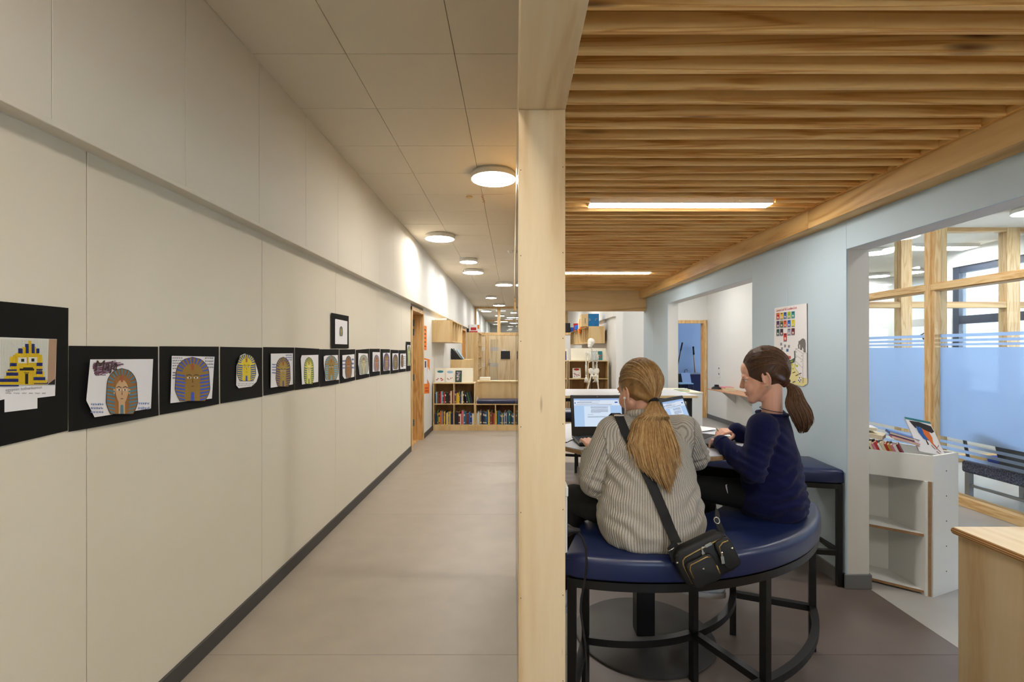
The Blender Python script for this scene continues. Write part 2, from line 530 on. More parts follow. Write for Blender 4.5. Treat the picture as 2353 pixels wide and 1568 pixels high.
while yy < 18.2:
    y1 = min(yy + 0.6215, 18.3)
    B().box((-1.526, yy + 0.0014, 2.225), (XU, y1 - 0.0014, ZC + 0.012), 0.0012).done('upper_panel', 'wall_warmlight_upper' if yy < 7 else 'wall_white', wall_left)  # near panels carry painted warm light, far ones stay white
    yy += 0.6215; k += 1
B().box((-1.526, 18.4, 2.225), (XU, 30.8, ZC + 0.012)).done('upper_panel', 'wall_white', wall_left)
trim = struct(bx('trim_1', (-1.526, -3.2, 2.205), (XU + 0.006, 18.3, 2.2255), 'wall_warmlight_upper', None, 0.002))
for i, (a, c) in enumerate(((-3.2, D1[0] - 0.06), (D1[1] + 0.06, 9.0), (11.0, D2[0] - 0.06), (D2[1] + 0.06, 18.3))):
    struct(B().box((-1.516, a, 0), (XL + 0.011, c, 0.085), 0.002).done('baseboard_left', 'skirting_dark'))
# closed rooms behind the left doors
for a, c in ((6.2, 9.2), (13.2, 16.4)):
    b = B()
    b.box((-3.1, a - 0.1, 0), (-3.0, c + 0.1, ZC)); b.box((-3.1, a - 0.1, 0), (-1.72, a, ZC)); b.box((-3.1, c, 0), (-1.72, c + 0.1, ZC))
    struct(b.done('wall_left_room', 'wall_white'))

def door_left(name, y0, y1, depth):
    d = thing(name, None, None, (XL, y0, 0), kind='structure')
    t = 0.055
    # casing on the corridor side and deep lining
    bx('door_casing', (XL - 0.01, y0 - 0.045, 0), (XL + 0.018, y0 + 0.012, 2.15), 'frame_wood_z', d, 0.002)
    bx('door_casing', (XL - 0.01, y1 - 0.012, 0), (XL + 0.018, y1 + 0.045, 2.15), 'frame_wood_z', d, 0.002)
    bx('door_casing', (XL - 0.01, y0 - 0.045, 2.15 - 0.055), (XL + 0.0185, y1 + 0.045, 2.152), 'frame_wood_y', d, 0.002)
    bx('door_lining', (XL - depth, y1 - 0.004, 0), (XL - 0.01, y1 + 0.012, 2.13), 'door_wood', d)
    bx('door_lining', (XL - depth, y0 - 0.012, 0), (XL - 0.01, y0 + 0.004, 2.13), 'door_wood', d)
    bx('door_lining', (XL - depth, y0, 2.09), (XL - 0.01, y1, 2.13), 'door_wood', d)
    bx('door_stop', (XL - depth + 0.05, y1 - 0.02, 0), (XL - 0.085, y1 - 0.004, 2.09), 'door_wood', d, 0.001)
    bx('threshold', (XL - depth, y0 + 0.004, 0), (XL - 0.06, y1 - 0.004, 0.012), 'door_wood', d)
    return d
d1 = door_left('door_1', D1[0], D1[1], 0.205)
for z in (1.955, 1.80, 1.045, 0.29):
    h = bx('hinge', (XL - 0.178, D1[1] - 0.024, z - 0.055), (XL - 0.135, D1[1] - 0.019, z + 0.055), 'steel_blue', d1, 0.002)
    b = B()
    for k in range(3): b.ball((XL - 0.15, D1[1] - 0.0245, z - 0.035 + 0.035 * k), 0.006, 8, 6)
    b.done('screw', 'chrome', h)
B().box((0, 0, 0.01), (0.042, 0.84, 2.08), 0.002, Matrix.Translation((XL - 0.24, D1[1] - 0.06, 0)) @ Matrix.Rotation(radians(95), 4, 'Z')).done('door_leaf', 'door_wood', d1)
d2 = door_left('door_2', D2[0], D2[1], 0.205)
bx('door_leaf', (XL - 0.20, D2[0] + 0.006, 0.014), (XL - 0.16, D2[1] - 0.022, 2.088), 'door_wood', d2)

# ---- right wall (pale blue) with two openings
OP1, OP2, YE = (0.74, 3.042), (4.24, 6.56), 7.76
ZO = 2.135
b = B()
for y0, y1 in ((-3.3, OP1[0]), (OP1[1], OP2[0]), (OP2[1], YE)):
    b.box((XW + 0.009, y0 + 0.0, 0), (XO, y1, ZC + 0.01))
for y0, y1 in (OP1, OP2):
    b.box((XW + 0.009, y0, ZO), (XO, y1, ZC + 0.01))
wall_right = struct(b.done('wall_right', 'jamb_grey'))
def rp(y0, y1, z0, z1):
    B().box((XW, y0 + 0.0012, z0), (XW + 0.01, y1 - 0.0012, z1), 0.0012).done('wall_panel', 'wall_blue', wall_right)
rp(-3.2, OP1[0] + 0.001, 0, ZC); rp(OP1[0], OP1[1], ZO, ZC)
rp(OP1[1] - 0.001, 3.69, 0, ZC); rp(3.69, OP2[0] + 0.001, 0, ZC)
rp(OP2[0], OP2[1], ZO, ZC)
rp(OP2[1] - 0.001, 7.21, 0, ZC); rp(7.21, YE + 0.001, 0, ZC)
for a, c in ((-3.2, OP1[0]), (OP1[1], OP2[0]), (OP2[1], YE)):
    struct(B().box((XW - 0.011, a, 0), (XO + 0.011, c, 0.09), 0.002).done('baseboard_right', 'skirting_grey'))
for y in (OP1[1], OP2[1]):
    struct(B().box((XW - 0.011, y - 0.012, 0), (XO + 0.011, y + 0.02, 0.09), 0.002).done('baseboard_right', 'skirting_grey'))

# ---- far right wall beyond the hall entry
YF = 10.0
b = B()
b.box((2.13, YF, 0), (2.27, 18.3, 2.215)); b.box((2.07, YF, 2.215), (2.27, 18.3, ZC + 0.01))
wall_far = struct(b.done('wall_right_far', 'wall_white'))
struct(bx('trim_2', (2.062, YF - 0.002, 2.2), (2.13, 18.3, 2.222), 'wall_white'))
# ---- hall behind the right wall
b = B()
b.box((2.27, 10.76, 0), (3.25, 10.9, ZC + 0.01)); b.box((4.25, 10.76, 0), (4.46, 10.9, ZC + 0.01)); b.box((3.25, 10.76, 2.10), (4.25, 10.9, ZC + 0.01))
wall_back = struct(b.done('wall_back', 'wall_white'))
struct(bx('wall_hall', (4.32, 6.47, 0), (4.46, 10.76, ZC + 0.01), 'wall_white'))
struct(B().box((4.31, 6.47, 0), (4.325, 10.76, 0.09), 0.002).done('baseboard_hall', 'skirting_grey'))
d3 = thing('door_3', None, None, (3.73, 10.76, 0), kind='structure')
bx('door_casing', (4.24, 10.735, 0), (4.305, 10.765, 2.17), 'frame_wood_z', d3, 0.002)
bx('door_casing', (3.165, 10.735, 0), (3.26, 10.765, 2.17), 'frame_wood_z', d3, 0.002)
bx('door_casing', (3.165, 10.734, 2.095), (4.305, 10.766, 2.165), 'frame_wood_z', d3, 0.002)
bx('door_lining', (4.232, 10.766, 0), (4.249, 10.92, 2.10), 'door_wood', d3)
bx('door_lining', (3.251, 10.766, 0), (3.275, 10.92, 2.10), 'door_wood', d3)
# store room behind door 3
b = B()
b.box((2.6, 13.3, 0), (6.1, 13.42, ZC)); b.box((2.6, 10.9, 0), (2.7, 13.3, ZC)); b.box((4.46, 10.76, 0), (6.1, 10.9, ZC))
b.box((6.0, 10.9, 0), (6.1, 13.3, 0.5)); b.box((6.0, 10.9, 2.8), (6.1, 13.3, ZC)); b.box((6.0, 10.9, 0.5), (6.1, 11.15, 2.8)); b.box((6.0, 13.15, 0.5), (6.1, 13.3, 2.8))
struct(b.done('wall_store', 'wall_bluegrey'))
struct(bx('baseboard_store', (2.7, 13.285, 0), (6.0, 13.3, 0.85), 'dark_grey'))
# closing walls out of view
b = B(); b.box((-3.2, -3.4, 0), (0.7, -3.25, ZC + 0.01)); b.box((2.0, -3.4, 0), (10.1, -3.25, ZC + 0.01)); b.box((0.7, -3.4, 0), (2.0, -3.25, 0.9)); b.box((0.7, -3.4, 2.1), (2.0, -3.25, ZC + 0.01))
b.box((2.24, -1.2, 0), (4.46, -1.1, ZC + 0.01))
struct(b.done('wall_rear', 'wall_warmlight'))
win7 = thing('window_7', None, None, (1.35, -3.3, 0.9), kind='structure')
for a, c in (((0.7, 0.9), (0.77, 2.1)), ((1.93, 0.9), (2.0, 2.1)), ((0.77, 0.9), (1.93, 0.97)), ((0.77, 2.03), (1.93, 2.1))):
    bx('window_frame', (a[0], -3.36, a[1]), (c[0], -3.28, c[1]), 'window_frame', win7)
bx('pane', (0.77, -3.325, 0.97), (1.93, -3.318, 2.03), 'glass', win7)
# ---- glazed wall of the hall (window_1) and the room behind it
GX = 4.32
win1 = thing('window_1', None, None, (GX, 5.0, 0), kind='structure')
posts = [-1.1, 0.75, 2.17, 3.6, 5.02, 6.44]
for i, y in enumerate(posts):
    bx('mullion', (GX, y - 0.065, 0.0), (GX + 0.13, y + 0.065, ZC), 'frame_wood_z', win1, 0.003)
    bx('mullion_cover', (GX - 0.016, y - 0.03, 0.07), (GX + 0.002, y + 0.03, ZC), 'frame_wood_z', win1, 0.002)
bx('transom', (GX + 0.005, -1.1, 2.105), (GX + 0.125, 6.44, 2.19), 'frame_wood_y', win1, 0.002)
bx('transom_cover', (GX - 0.012, -1.1, 2.115), (GX + 0.004, 6.44, 2.175), 'frame_wood_y', win1, 0.002)
bx('sill', (GX - 0.012, -1.1, 0.0), (GX + 0.125, 6.44, 0.085), 'frame_wood_y', win1, 0.003)
bx('head_rail', (GX, -1.1, ZC - 0.06), (GX + 0.125, 6.44, ZC + 0.002), 'frame_wood_y', win1, 0.002)
for a, c in zip(posts[:-1], posts[1:]):
    a += 0.065; c -= 0.065
    lo = bx('pane', (GX + 0.058, a, 0.085), (GX + 0.066, c, 2.105), 'glass', win1)
    bx('pane', (GX + 0.058, a, 2.19), (GX + 0.066, c, ZC - 0.06), 'glass', win1)
    for z0, z1 in ((0.625, 1.528), (1.545, 1.569), (1.585, 1.611), (1.63, 1.662), (0.56, 0.588), (0.5, 0.53), (0.44, 0.472)):
        bx('frosted_film', (GX + 0.054, a, z0), (GX + 0.056, c, z1), 'frost', lo)
# glazed cross partition inside that room
win2 = thing('window_2', None, None, (6.0, 6.53, 0), kind='structure')
for x0, x1 in ((4.46, 4.54), (5.2, 5.35), (6.62, 6.80), (7.2, 7.3)):
    bx('mullion', (x0, 6.48, 0), (x1, 6.6, ZC), 'frame_wood_z', win2, 0.003)
for z0, z1 in ((0, 0.09), (2.07, 2.15), (ZC - 0.055, ZC)):
    bx('transom', (4.46, 6.485, z0), (7.3, 6.595, z1), 'birch_x', win2, 0.002)
for x0, x1 in ((4.54, 5.2), (5.35, 6.62), (6.8, 7.2)):
    bx('pane', (x0, 6.535, 0.09), (x1, 6.542, 2.07), 'glass', win2)
    bx('pane', (x0, 6.535, 2.15), (x1, 6.542, ZC - 0.055), 'glass', win2)
# outer wall with dark framed windows
b = B()
b.box((7.3, -3.3, 0), (7.55, 8.2, 0.75)); b.box((7.3, -3.3, 2.87), (7.55, 8.2, ZC + 0.01))
for y0, y1 in ((-3.3, 0.9), (6.42, 6.66), (8.05, 8.2)):
    b.box((7.3, y0, 0.75), (7.55, y1, 2.87))
b.box((7.3, 8.2, 0), (9.7, 8.32, ZC + 0.01)); b.box((9.5, 8.3, 0), (9.7, 11.1, ZC + 0.01)); b.box((6.1, 10.9, 0), (9.7, 11.05, ZC + 0.01))

struct(b.done('wall_outer', 'wall_white'))
def outer_window(name, y0, y1):
    wdw = thing(name, None, None, (7.42, (y0 + y1) / 2, 0.75), kind='structure')
    t = 0.11
    for a, c in ((y0, y0 + t), (y1 - t, y1)):
        bx('window_frame', (7.32, a, 0.75), (7.44, c, 2.87), 'window_frame', wdw)
    for z0, z1 in ((0.75, 0.86), (2.77, 2.87), (1.93, 2.06)):
        bx('window_frame', (7.325, y0, z0), (7.435, y1, z1), 'window_frame', wdw)
    n = max(1, round((y1 - y0) / 1.5))
    for k in range(1, n):
        yc = y0 + (y1 - y0) * k / n
        bx('window_frame', (7.33, yc - 0.05, 0.75), (7.43, yc + 0.05, 2.87), 'window_frame', wdw)
    bx('pane', (7.38, y0 + t, 0.86), (7.388, y1 - t, 1.93), 'glass', wdw)
    bx('pane', (7.38, y0 + t, 2.06), (7.388, y1 - t, 2.77), 'glass', wdw)
outer_window('window_3', 0.9, 6.42)
outer_window('window_4', 6.66, 8.05)

# ---- plywood post, glass side panel, beams and slatted ceiling
post = struct(thing('trim_3', None, None, (0.1, 1.72, 0)))
bx('post', (0.018, 1.637, 0), (0.177, 1.80, 2.315), 'birch', post, 0.001)
b = B()
for z in [0.08 + 0.29 * k for k in range(8)]:
    for x in (0.026, 0.169):
        b.ball((x, 1.6366, z + (0.01 if x > 0.1 else 0)), (0.0016, 0.0008, 0.0022), 6, 4)
b.done('nail', 'dark_gap', post)
bx('glass_panel', (0.0185, 1.80, 0.0), (0.0265, 3.15, 2.315), 'glass_panel', post)
bx('panel_stile', (0.018, 3.15, 0.0), (0.06, 3.2, 2.315), 'birch', post)

slatc = struct(thing('ceiling_slatted', None, None, (1.05, 3.3, 2.43)))
Y0C = -1.4
bx('bounce_board', (0.178, Y0C + 0.1, 2.508), (1.978, 7.599, 2.52), 'bounce_wood', slatc)  # unseen board added close above the slats for bounced light
bx('top_board', (0.018, Y0C, 2.60), (2.094, 7.75, 2.615), 'bounce_wood', slatc)
bx('beam', (0.018, Y0C, 2.315), (0.177, 1.637, 2.60), 'birch_y', slatc, 0.001)
bx('beam', (0.018, 1.639, 2.3155), (0.177, 7.6, 2.60), 'birch_y', slatc, 0.001)
bx('beam', (1.979, Y0C, 2.315), (2.0945, 3.243, 2.60), 'birch_beam', slatc, 0.001)
bx('beam', (1.979, 3.245, 2.315), (2.0945, 7.6, 2.60), 'birch_beam', slatc, 0.001)
bx('beam', (0.018, 7.6, 2.12), (2.0945, 7.75, 2.60), 'birch_x', slatc, 0.001)
bx('beam', (0.177, Y0C, 2.315), (1.979, Y0C + 0.1, 2.60), 'birch_x', slatc, 0.001)
for a, c in ((Y0C, 2.04), (2.045, 4.0), (4.005, 5.6), (5.605, 7.6)):
    bx('fixing_strip', (1.957, a, 2.437), (1.978, c, 2.507), 'pine_strip', slatc)
    bx('fixing_strip', (0.178, a, 2.437), (0.198, c, 2.507), 'pine_strip', slatc)
strips = ((3.107, 0.490, 1.645), (5.84, 0.490, 1.652), (0.37, 0.49, 1.645))
random.seed(5)
pr = None
yy = 1.3074 - 0.1018 * 25
def slat(x0, x1, y):
    global pr
    return B().box((x0, y, 2.432), (x1, y + 0.0195, 2.507), 0.0012).done('slat', 'pine_x', slatc)
while yy < 7.58:
    if yy > Y0C + 0.1:
        cut = None
        for (yc, xa, xb) in strips:
            if yc - 0.066 < yy + 0.0098 < yc + 0.066: cut = (xa, xb)
        if cut:
            slat(0.198, cut[0] - 0.006, yy); slat(cut[1] + 0.006, 1.957, yy)
        elif pr is None:
            pr = slat(0.198, 1.957, yy); y_first = yy
        else:
            o = pr.copy(); COL.objects.link(o)
            o.location = V(pr.location) + V((0, yy - y_first, 0))
    yy += 0.1018

# ---- far glazed partition across the corridor (window_5)
YP = 18.32
win5 = thing('window_5', None, None, (0.3, YP, 0), kind='structure')
for x0, x1 in ((XU, XU + 0.06), (-0.60, -0.48), (0.7, 0.82), (1.98, 2.07)):
    bx('mullion', (x0, YP, 2.13), (x1, YP + 0.1, ZC), 'frame_wood_z', win5)
for z0, z1 in ((2.06, 2.17), (ZC - 0.07, ZC)):
    bx('transom', (XU, YP - 0.005, z0), (2.07, YP + 0.1, z1), 'frame_wood_z', win5)
for x0, x1 in ((XU + 0.06, -0.60), (-0.48, 0.7), (0.82, 1.98)):
    bx('pane', (x0, YP + 0.04, 2.17), (x1, YP + 0.048, ZC - 0.07), 'glass', win5)
bx('plywood_panel', (-0.478, YP + 0.01, 0), (0.12, YP + 0.06, 2.06), 'birch', win5)
bx('plywood_panel', (0.122, YP + 0.01, 0), (0.9, YP + 0.06, 2.06), 'birch', win5)
bx('plywood_panel', (0.902, YP + 0.01, 0), (2.07, YP + 0.06, 2.06), 'birch', win5)
lp5 = bx('plywood_panel', (XU, YP + 0.03, 0), (-1.03, YP + 0.07, 2.06), 'birch', win5)
for z in (1.58, 1.53, 1.48, 0.98, 0.93, 0.88):
    bx('frosted_stripe', (XU + 0.02, YP + 0.026, z), (-1.05, YP + 0.029, z + 0.018), 'wall_white', lp5)
d4 = thing('door_4', None, None, (-0.75, YP, 0), kind='structure')
bx('door_jamb', (-1.03, YP - 0.01, 0), (-0.96, YP + 0.1, 2.06), 'frame_wood_z', d4)
bx('door_stile', (-0.955, YP, 0.01), (-0.875, YP + 0.05, 2.05), 'birch', d4)
bx('door_stile', (-0.56, YP, 0.01), (-0.48, YP + 0.05, 2.05), 'birch', d4)
bx('door_rail', (-0.875, YP, 1.90), (-0.56, YP + 0.05, 2.05), 'birch', d4)
bx('door_rail', (-0.875, YP, 0.01), (-0.56, YP + 0.05, 0.25), 'birch', d4)
pn = bx('pane', (-0.875, YP + 0.02, 0.25), (-0.56, YP + 0.028, 1.90), 'glass', d4)
for z in (1.58, 1.53, 1.48, 0.98, 0.93, 0.88):
    bx('frosted_stripe', (-0.875, YP + 0.016, z), (-0.56, YP + 0.018, z + 0.018), 'frost', pn)
b = B(); b.tube([(-0.915, YP - 0.0, 1.03), (-0.915, YP - 0.05, 1.03), (-0.82, YP - 0.05, 1.03)], 0.011, 8); b.box((-0.94, YP - 0.008, 0.93), (-0.895, YP, 1.16), 0.002)
b.done('door_handle', 'chrome', d4)
# corridor behind it
struct(bx('wall_end', (XU, 30.7, 0), (2.3, 30.85, ZC + 0.01), 'wall_white'))
struct(bx('wall_right_end', (2.07, 18.42, 0), (2.27, 30.8, ZC + 0.01), 'wall_white'))
win6 = thing('window_6', None, None, (0.3, 25.0, 0), kind='structure')
bx('transom', (XU, 25.0, 2.06), (2.07, 25.1, 2.16), 'frame_wood_z', win6)
bx('transom', (XU, 25.0, ZC - 0.16), (2.07, 25.1, ZC - 0.08), 'frame_wood_z', win6)
bx('plywood_panel', (XU, 25.02, 0), (2.07, 25.08, 2.06), 'birch', win6)

# ---- lamps
def disc_lamp(x, y, d, label, z=ZC, th=0.062, group='round ceiling lamps', mat='lamp_glow'):
    t = thing('ceiling_lamp', label, 'lamp', (x, y, z), group=group)
    r = d / 2
    B().lathe([(r * 0.93, 0), (r * 0.96, -th * 0.3), (r, -th * 0.35), (r, -th), (r * 0.965, -th)], (x, y, z), 40).done('housing', 'lamp_body', t, True, angle=30)
    B().poly([(x + r * 0.962 * cos(2*pi*k/28), y + r * 0.962 * sin(2*pi*k/28), z - th - 0.002) for k in range(28)]).done('diffuser', mat, t)
    return t
disc_lamp(-0.182, 4.49, 0.42, 'nearest and largest looking round ceiling lamp, beside the plywood post')
disc_lamp(-1.045, 6.90, 0.42, 'second round ceiling lamp, near the left wall and left of the ceiling joint')
disc_lamp(-0.805, 8.72, 0.315, 'small round ceiling lamp, third from the front in the corridor', mat='lamp_glow_cool')
disc_lamp(-0.822, 9.92, 0.42, 'fourth round ceiling lamp, right behind the first small one', mat='lamp_glow_cool')
disc_lamp(-0.223, 11.8, 0.42, 'fifth round ceiling lamp, half way down the corridor near the post edge', mat='lamp_glow_cool')
disc_lamp(-0.667, 14.7, 0.33, 'small round ceiling lamp, sixth in the corridor before the glazed partition', mat='lamp_glow_cool')
disc_lamp(-0.495, 17.2, 0.42, 'last round ceiling lamp in front of the glazed partition', mat='lamp_glow_cool')
for i, (x, y) in enumerate(((-1.1, 19.8), (0.1, 20.6), (-0.62, 22.4), (-0.1, 23.6), (-0.5, 27.0), (0.0, 28.5))):
    disc_lamp(x, y, 0.42, 'round ceiling lamp behind the glazed partition, %s from the front' % ORD[i], group='lamps behind the far partition', mat='lamp_glow_cool')
disc_lamp(-0.25, 0.2, 0.42, 'round ceiling lamp above the camera in the corridor')
disc_lamp(-0.3, -2.0, 0.42, 'round ceiling lamp behind the camera in the corridor')
for i, (x, y) in enumerate(((0.9, 9.2), (1.2, 12.2), (0.9, 15.2))):
    disc_lamp(x, y, 0.42, 'round ceiling lamp over the library corner, %s from the front' % ORD[i], group='lamps over the library corner', mat='lamp_glow_cool')
for i, (x, y) in enumerate(((3.3, 1.2), (3.3, 4.0), (3.3, 6.8), (3.2, 9.4))):
    disc_lamp(x, y, 0.42, 'round ceiling lamp in the hall behind the blue wall, %s from the front' % ORD[i], group='hall lamps', mat='lamp_glow_cool')
for i, (x, y) in enumerate(((5.96, 7.9), (7.85, 10.4), (8.15, 9.9), (6.0, 5.55))):  # lamps added in the room where lamp reflections show in the glass
    disc_lamp(x, y, 0.42, 'round lamp put in for a reflection in the glazed wall, %s of four' % ORD[i], group='lamps put in for reflections in the glazing', mat='lamp_glow_cool')
t = thing('panel_lamp', 'flat rectangular ceiling lamp seen through the glazed wall', 'lamp', (6.7, 7.6, ZC))
bx('housing', (6.2, 7.45, ZC - 0.05), (7.2, 7.75, ZC), 'lamp_body', t); bx('diffuser', (6.22, 7.47, ZC - 0.052), (7.18, 7.73, ZC - 0.05), 'lamp_glow_cool', t)
for i, (yc, xa, xb) in enumerate(strips):
    lab = ['long glowing strip lamp nearer in the slatted wood ceiling', 'long glowing strip lamp farther back in the slatted wood ceiling', 'long strip lamp in the slatted ceiling above the camera'][i]
    t = thing('strip_lamp', lab, 'lamp', ((xa + xb) / 2, yc, 2.5075), group='strip lamps in the slatted ceiling')
    bx('housing', (xa - 0.003, yc - 0.046, 2.4316), (xb + 0.003, yc + 0.046, 2.5075), 'lamp_body', t)
    bx('diffuser', (xa, yc - 0.044, 2.4275), (xb, yc + 0.044, 2.4312), 'strip_glow', t)
for nm, x, y, r, lab in (('smoke_detector', -0.045, 8.0, 0.05, 'small white smoke detector on the corridor ceiling'), ('round_blanking_plate', -0.47, 5.18, 0.034, 'small flat round cap on the ceiling near the water stain')):
    B().lathe([(r, 0), (r, -0.012), (r * 0.7, -0.03 if r > 0.04 else -0.012), (r * 0.6, -0.045 if r > 0.04 else -0.012), (0.001, -0.045 if r > 0.04 else -0.012)], (x, y, ZC), 20).done(nm, 'lamp_body' if r > 0.04 else 'tan_card', None, True, angle=30)
    tag(bpy.data.objects[nm], lab, 'detector' if r > 0.04 else 'cap')

# brown water stain by the ceiling joint
b = B(); R_ = random.Random(6)
for k in range(14):
    x, y = -0.325 + R_.uniform(-0.012, 0.012), 5.12 + 0.02 * k
    w_ = R_.uniform(0.004, 0.012)
    b.poly([(x - w_, y, ZC - 0.0004), (x + w_, y + 0.004, ZC - 0.0004), (x + w_ * 0.7, y + 0.024, ZC - 0.0004), (x - w_ * 0.8, y + 0.02, ZC - 0.0004)])
for k in range(10):
    x = -0.5 + 0.04 * k
    b.poly([(x, 5.105, ZC - 0.0004), (x + 0.038, 5.103, ZC - 0.0004), (x + 0.038, 5.112, ZC - 0.0004), (x, 5.116, ZC - 0.0004)])
b.done('water_stain', 'brown_board', ceiling)
# ================================================================== FURNITURE
def RZ(a): return Matrix.Rotation(a, 4, 'Z')
def RX(a): return Matrix.Rotation(a, 4, 'X')
def RY(a): return Matrix.Rotation(a, 4, 'Y')
def TR(x, y, z): return Matrix.Translation(V((x, y, z)))

# ---- curved high benches around the tables
def arc_pt(c, R, a, z): return V((c[0] + R * sin(a), c[1] - R * cos(a), z))
def curved_bench(label, c, a0, a1, rin, rout, nleg=3, zs=0.745, off=0.0):
    t = thing('curved_bench', label, 'bench', (c[0] + (rin + rout) / 2 * sin((a0 + a1) / 2), c[1] - (rin + rout) / 2 * cos((a0 + a1) / 2), 0), group='curved high benches')
    ca0, ca1 = a0 - 0.02, a1 + 0.02
    zt, zb = zs, zs - 0.092
    ri, ro = rin - 0.022, rout + 0.022
    prof = []
    n = 5
    rr = 0.028
    for (cr, cz, q0) in ((ro - rr, zb + 0.012, -pi/2), (ro - rr, zt - rr, 0.0), (ri + rr, zt - rr, pi/2), (ri + rr, zb + 0.012, pi)):
        r2 = 0.012 if cz < zb + 0.02 else rr
        for k in range(n):
            q = q0 + (pi/2) * k / (n - 1)
            prof.append((cr + rr * cos(q), cz + r2 * sin(q)))
    steps = 36
    rings = []
    for i in range(steps + 1):
        a = ca0 + (ca1 - ca0) * i / steps
        e = min(i, steps - i)
        sh = 0.0 if e > 0 else 0.010
        rings.append([arc_pt(c, max(ri + sh, min(ro - sh, r)), a, z + (0.006 * (1 - ((r - (ri+ro)/2) / ((ro-ri)/2)) ** 2) if z > zt - rr else 0) - (sh if z > (zt+zb)/2 else -sh*0.5)) for r, z in prof])
    b = B(); b.loft(rings, True, True)
    cu = b.done('cushion', 'leather_navy', t, True, angle=50)
    # seam piping along the upper edge
    for R in (ro - 0.004, ri + 0.004):
        B().tube([arc_pt(c, R, ca0 + (ca1 - ca0) * i / 40, zt - 0.020) for i in range(41)], 0.0022, 5).done('seam', 'leather_navy', cu, True)
    # steel frame
    wd = 0.031
    zf = zb - 0.017
    def rail(R, z, nm):
        B().tube([arc_pt(c, R, a0 + (a1 - a0) * i / 32, z) for i in range(33)], 0, flat=(wd, wd, (0, 0, 1))).done(nm, 'black_metal', t)
    rail(rout, zf, 'top_rail'); rail(rin, zf, 'top_rail'); rail(rout, 0.213, 'foot_rail'); rail(rin, 0.213, 'foot_rail')
    for i in range(nleg):
        a = a0 + (a1 - a0) * i / (nleg - 1)
        for R in (rin, rout):
            p = arc_pt(c, R, a, 0)
            B().box((-wd/2, -wd/2, 0), (wd/2, wd/2, zf + wd/2 - 0.001), 0.0015, TR(p.x, p.y, 0) @ RZ(a)).done('leg', 'black_metal', t)
        for z in (zf, 0.213):
            B().tube([arc_pt(c, rin, a, z), arc_pt(c, rout, a, z)], 0, flat=(wd, wd - 0.002, (0, 0, 1))).done('cross_rail', 'black_metal', t)
    return t
BC = (0.52, 2.82)
bench1 = curved_bench('curved navy leather bench with black steel frame, the two seated people on it', BC, radians(-16.5), radians(67.5), 0.694, 1.055)
bench2 = curved_bench('curved navy bench against the pale blue wall, behind the person in navy', (2.2, 4.12), radians(-80), radians(-7.0), 0.694, 1.055)
bench3 = curved_bench('curved navy bench far back, seen left of the open laptop', (0.95, 6.95), radians(-50), radians(30), 0.694, 1.055)

# ---- round table
TC, TRAD, TZ = (0.73, 2.73), 0.57, 1.02
t = thing('round_table', 'round pale grey high table with plywood edge on a black disc foot', 'table', (0.69, 2.555, 0))
B().lathe([(TRAD - 0.004, -0.003), (TRAD, -0.006), (TRAD, -0.022), (TRAD - 0.003, -0.0245), (0.002, -0.0245)], (TC[0], TC[1], TZ), 72).done('edge_band', 'ply_edge', t, True, angle=40)
B().lathe([(TRAD - 0.0038, -0.004), (TRAD - 0.0038, 0.0), (0.002, 0.0)], (TC[0], TC[1], TZ), 72).done('table_top', 'grey_table', t, True, angle=40)
bx('column', (0.643, 2.51, 0.012), (0.737, 2.60, TZ - 0.03), 'black_metal', t, 0.004)
B().lathe([(0.359, 0), (0.359, 0.007), (0.352, 0.012), (0.002, 0.0125)], (0.69, 2.555, 0), 64).done('foot_disc', 'base_metal', t, True, angle=40)
bx('top_plate', (0.45, 2.31, TZ - 0.0305), (0.93, 2.80, TZ - 0.025), 'black_metal', t)

# ---- high white table behind
t = thing('high_table', 'white rectangular high table with black steel legs behind the laptops', 'table', (1.0, 5.2, 0))
HZ = 1.05
bx('table_top', (0.25, 4.79, HZ - 0.025), (1.83, 5.6, HZ), 'white_table', t, 0.002)
bx('edge_band', (0.2495, 4.7895, HZ - 0.0252), (1.8305, 4.80, HZ - 0.003), 'tan_card', t)
for x in (0.28, 1.755):
    for y in (4.86, 5.53):
        bx('leg', (x, y, 0), (x + 0.045, y + 0.045, HZ - 0.066), 'black_metal', t, 0.002)
    bx('side_rail', (x, 4.86, HZ - 0.066), (x + 0.045, 5.575, HZ - 0.026), 'black_metal', t)
for y in (4.86, 5.53):
    bx('long_rail', (0.325, y, HZ - 0.066), (1.755, y + 0.045, HZ - 0.026), 'black_metal', t)

# white cupboard behind the high table, standing in the wall opening
t = thing('white_cupboard', 'white chest-high cupboard at the right end of the high table', 'cupboard', (2.05, 5.9, 0))
bx('carcass', (1.87, 5.68, 0), (2.225, 6.3, 0.985), 'white_laminate', t, 0.002)
bx('top', (1.865, 5.675, 0.986), (2.23, 6.305, 1.005), 'cream_board', t, 0.002)
bx('door', (1.875, 5.668, 0.06), (2.22, 5.6795, 0.98), 'white_laminate', t, 0.001)
random.seed(3)
for i, (cn, c) in enumerate((('green', (60, 150, 110)), ('yellow', (232, 214, 120)), ('white', (238, 236, 226)), ('teal', (40, 140, 140)), ('cream', (236, 226, 190)))):
    m = plain('strip_' + cn, rgb(*c), 0.7)
    a = radians(-35 + 16 * i)
    o = B().box((-0.10, -0.011, 0), (0.10, 0.011, 0.004), 0, TR(2.02 + 0.012 * i, 5.82 + 0.03 * i, 1.006 + 0.0042 * i) @ RZ(a)).done('paper_strip', m)
    tag(o, '%s paper strip on the white cupboard top' % cn, 'paper', 'paper strips')
t = thing('low_cabinet', 'low white drawer cabinet glimpsed under the rear curved bench', 'cabinet', (1.86, 4.55, 0))
bx('carcass', (1.66, 4.36, 0.0), (2.05, 4.74, 0.60), 'white_laminate', t, 0.002)
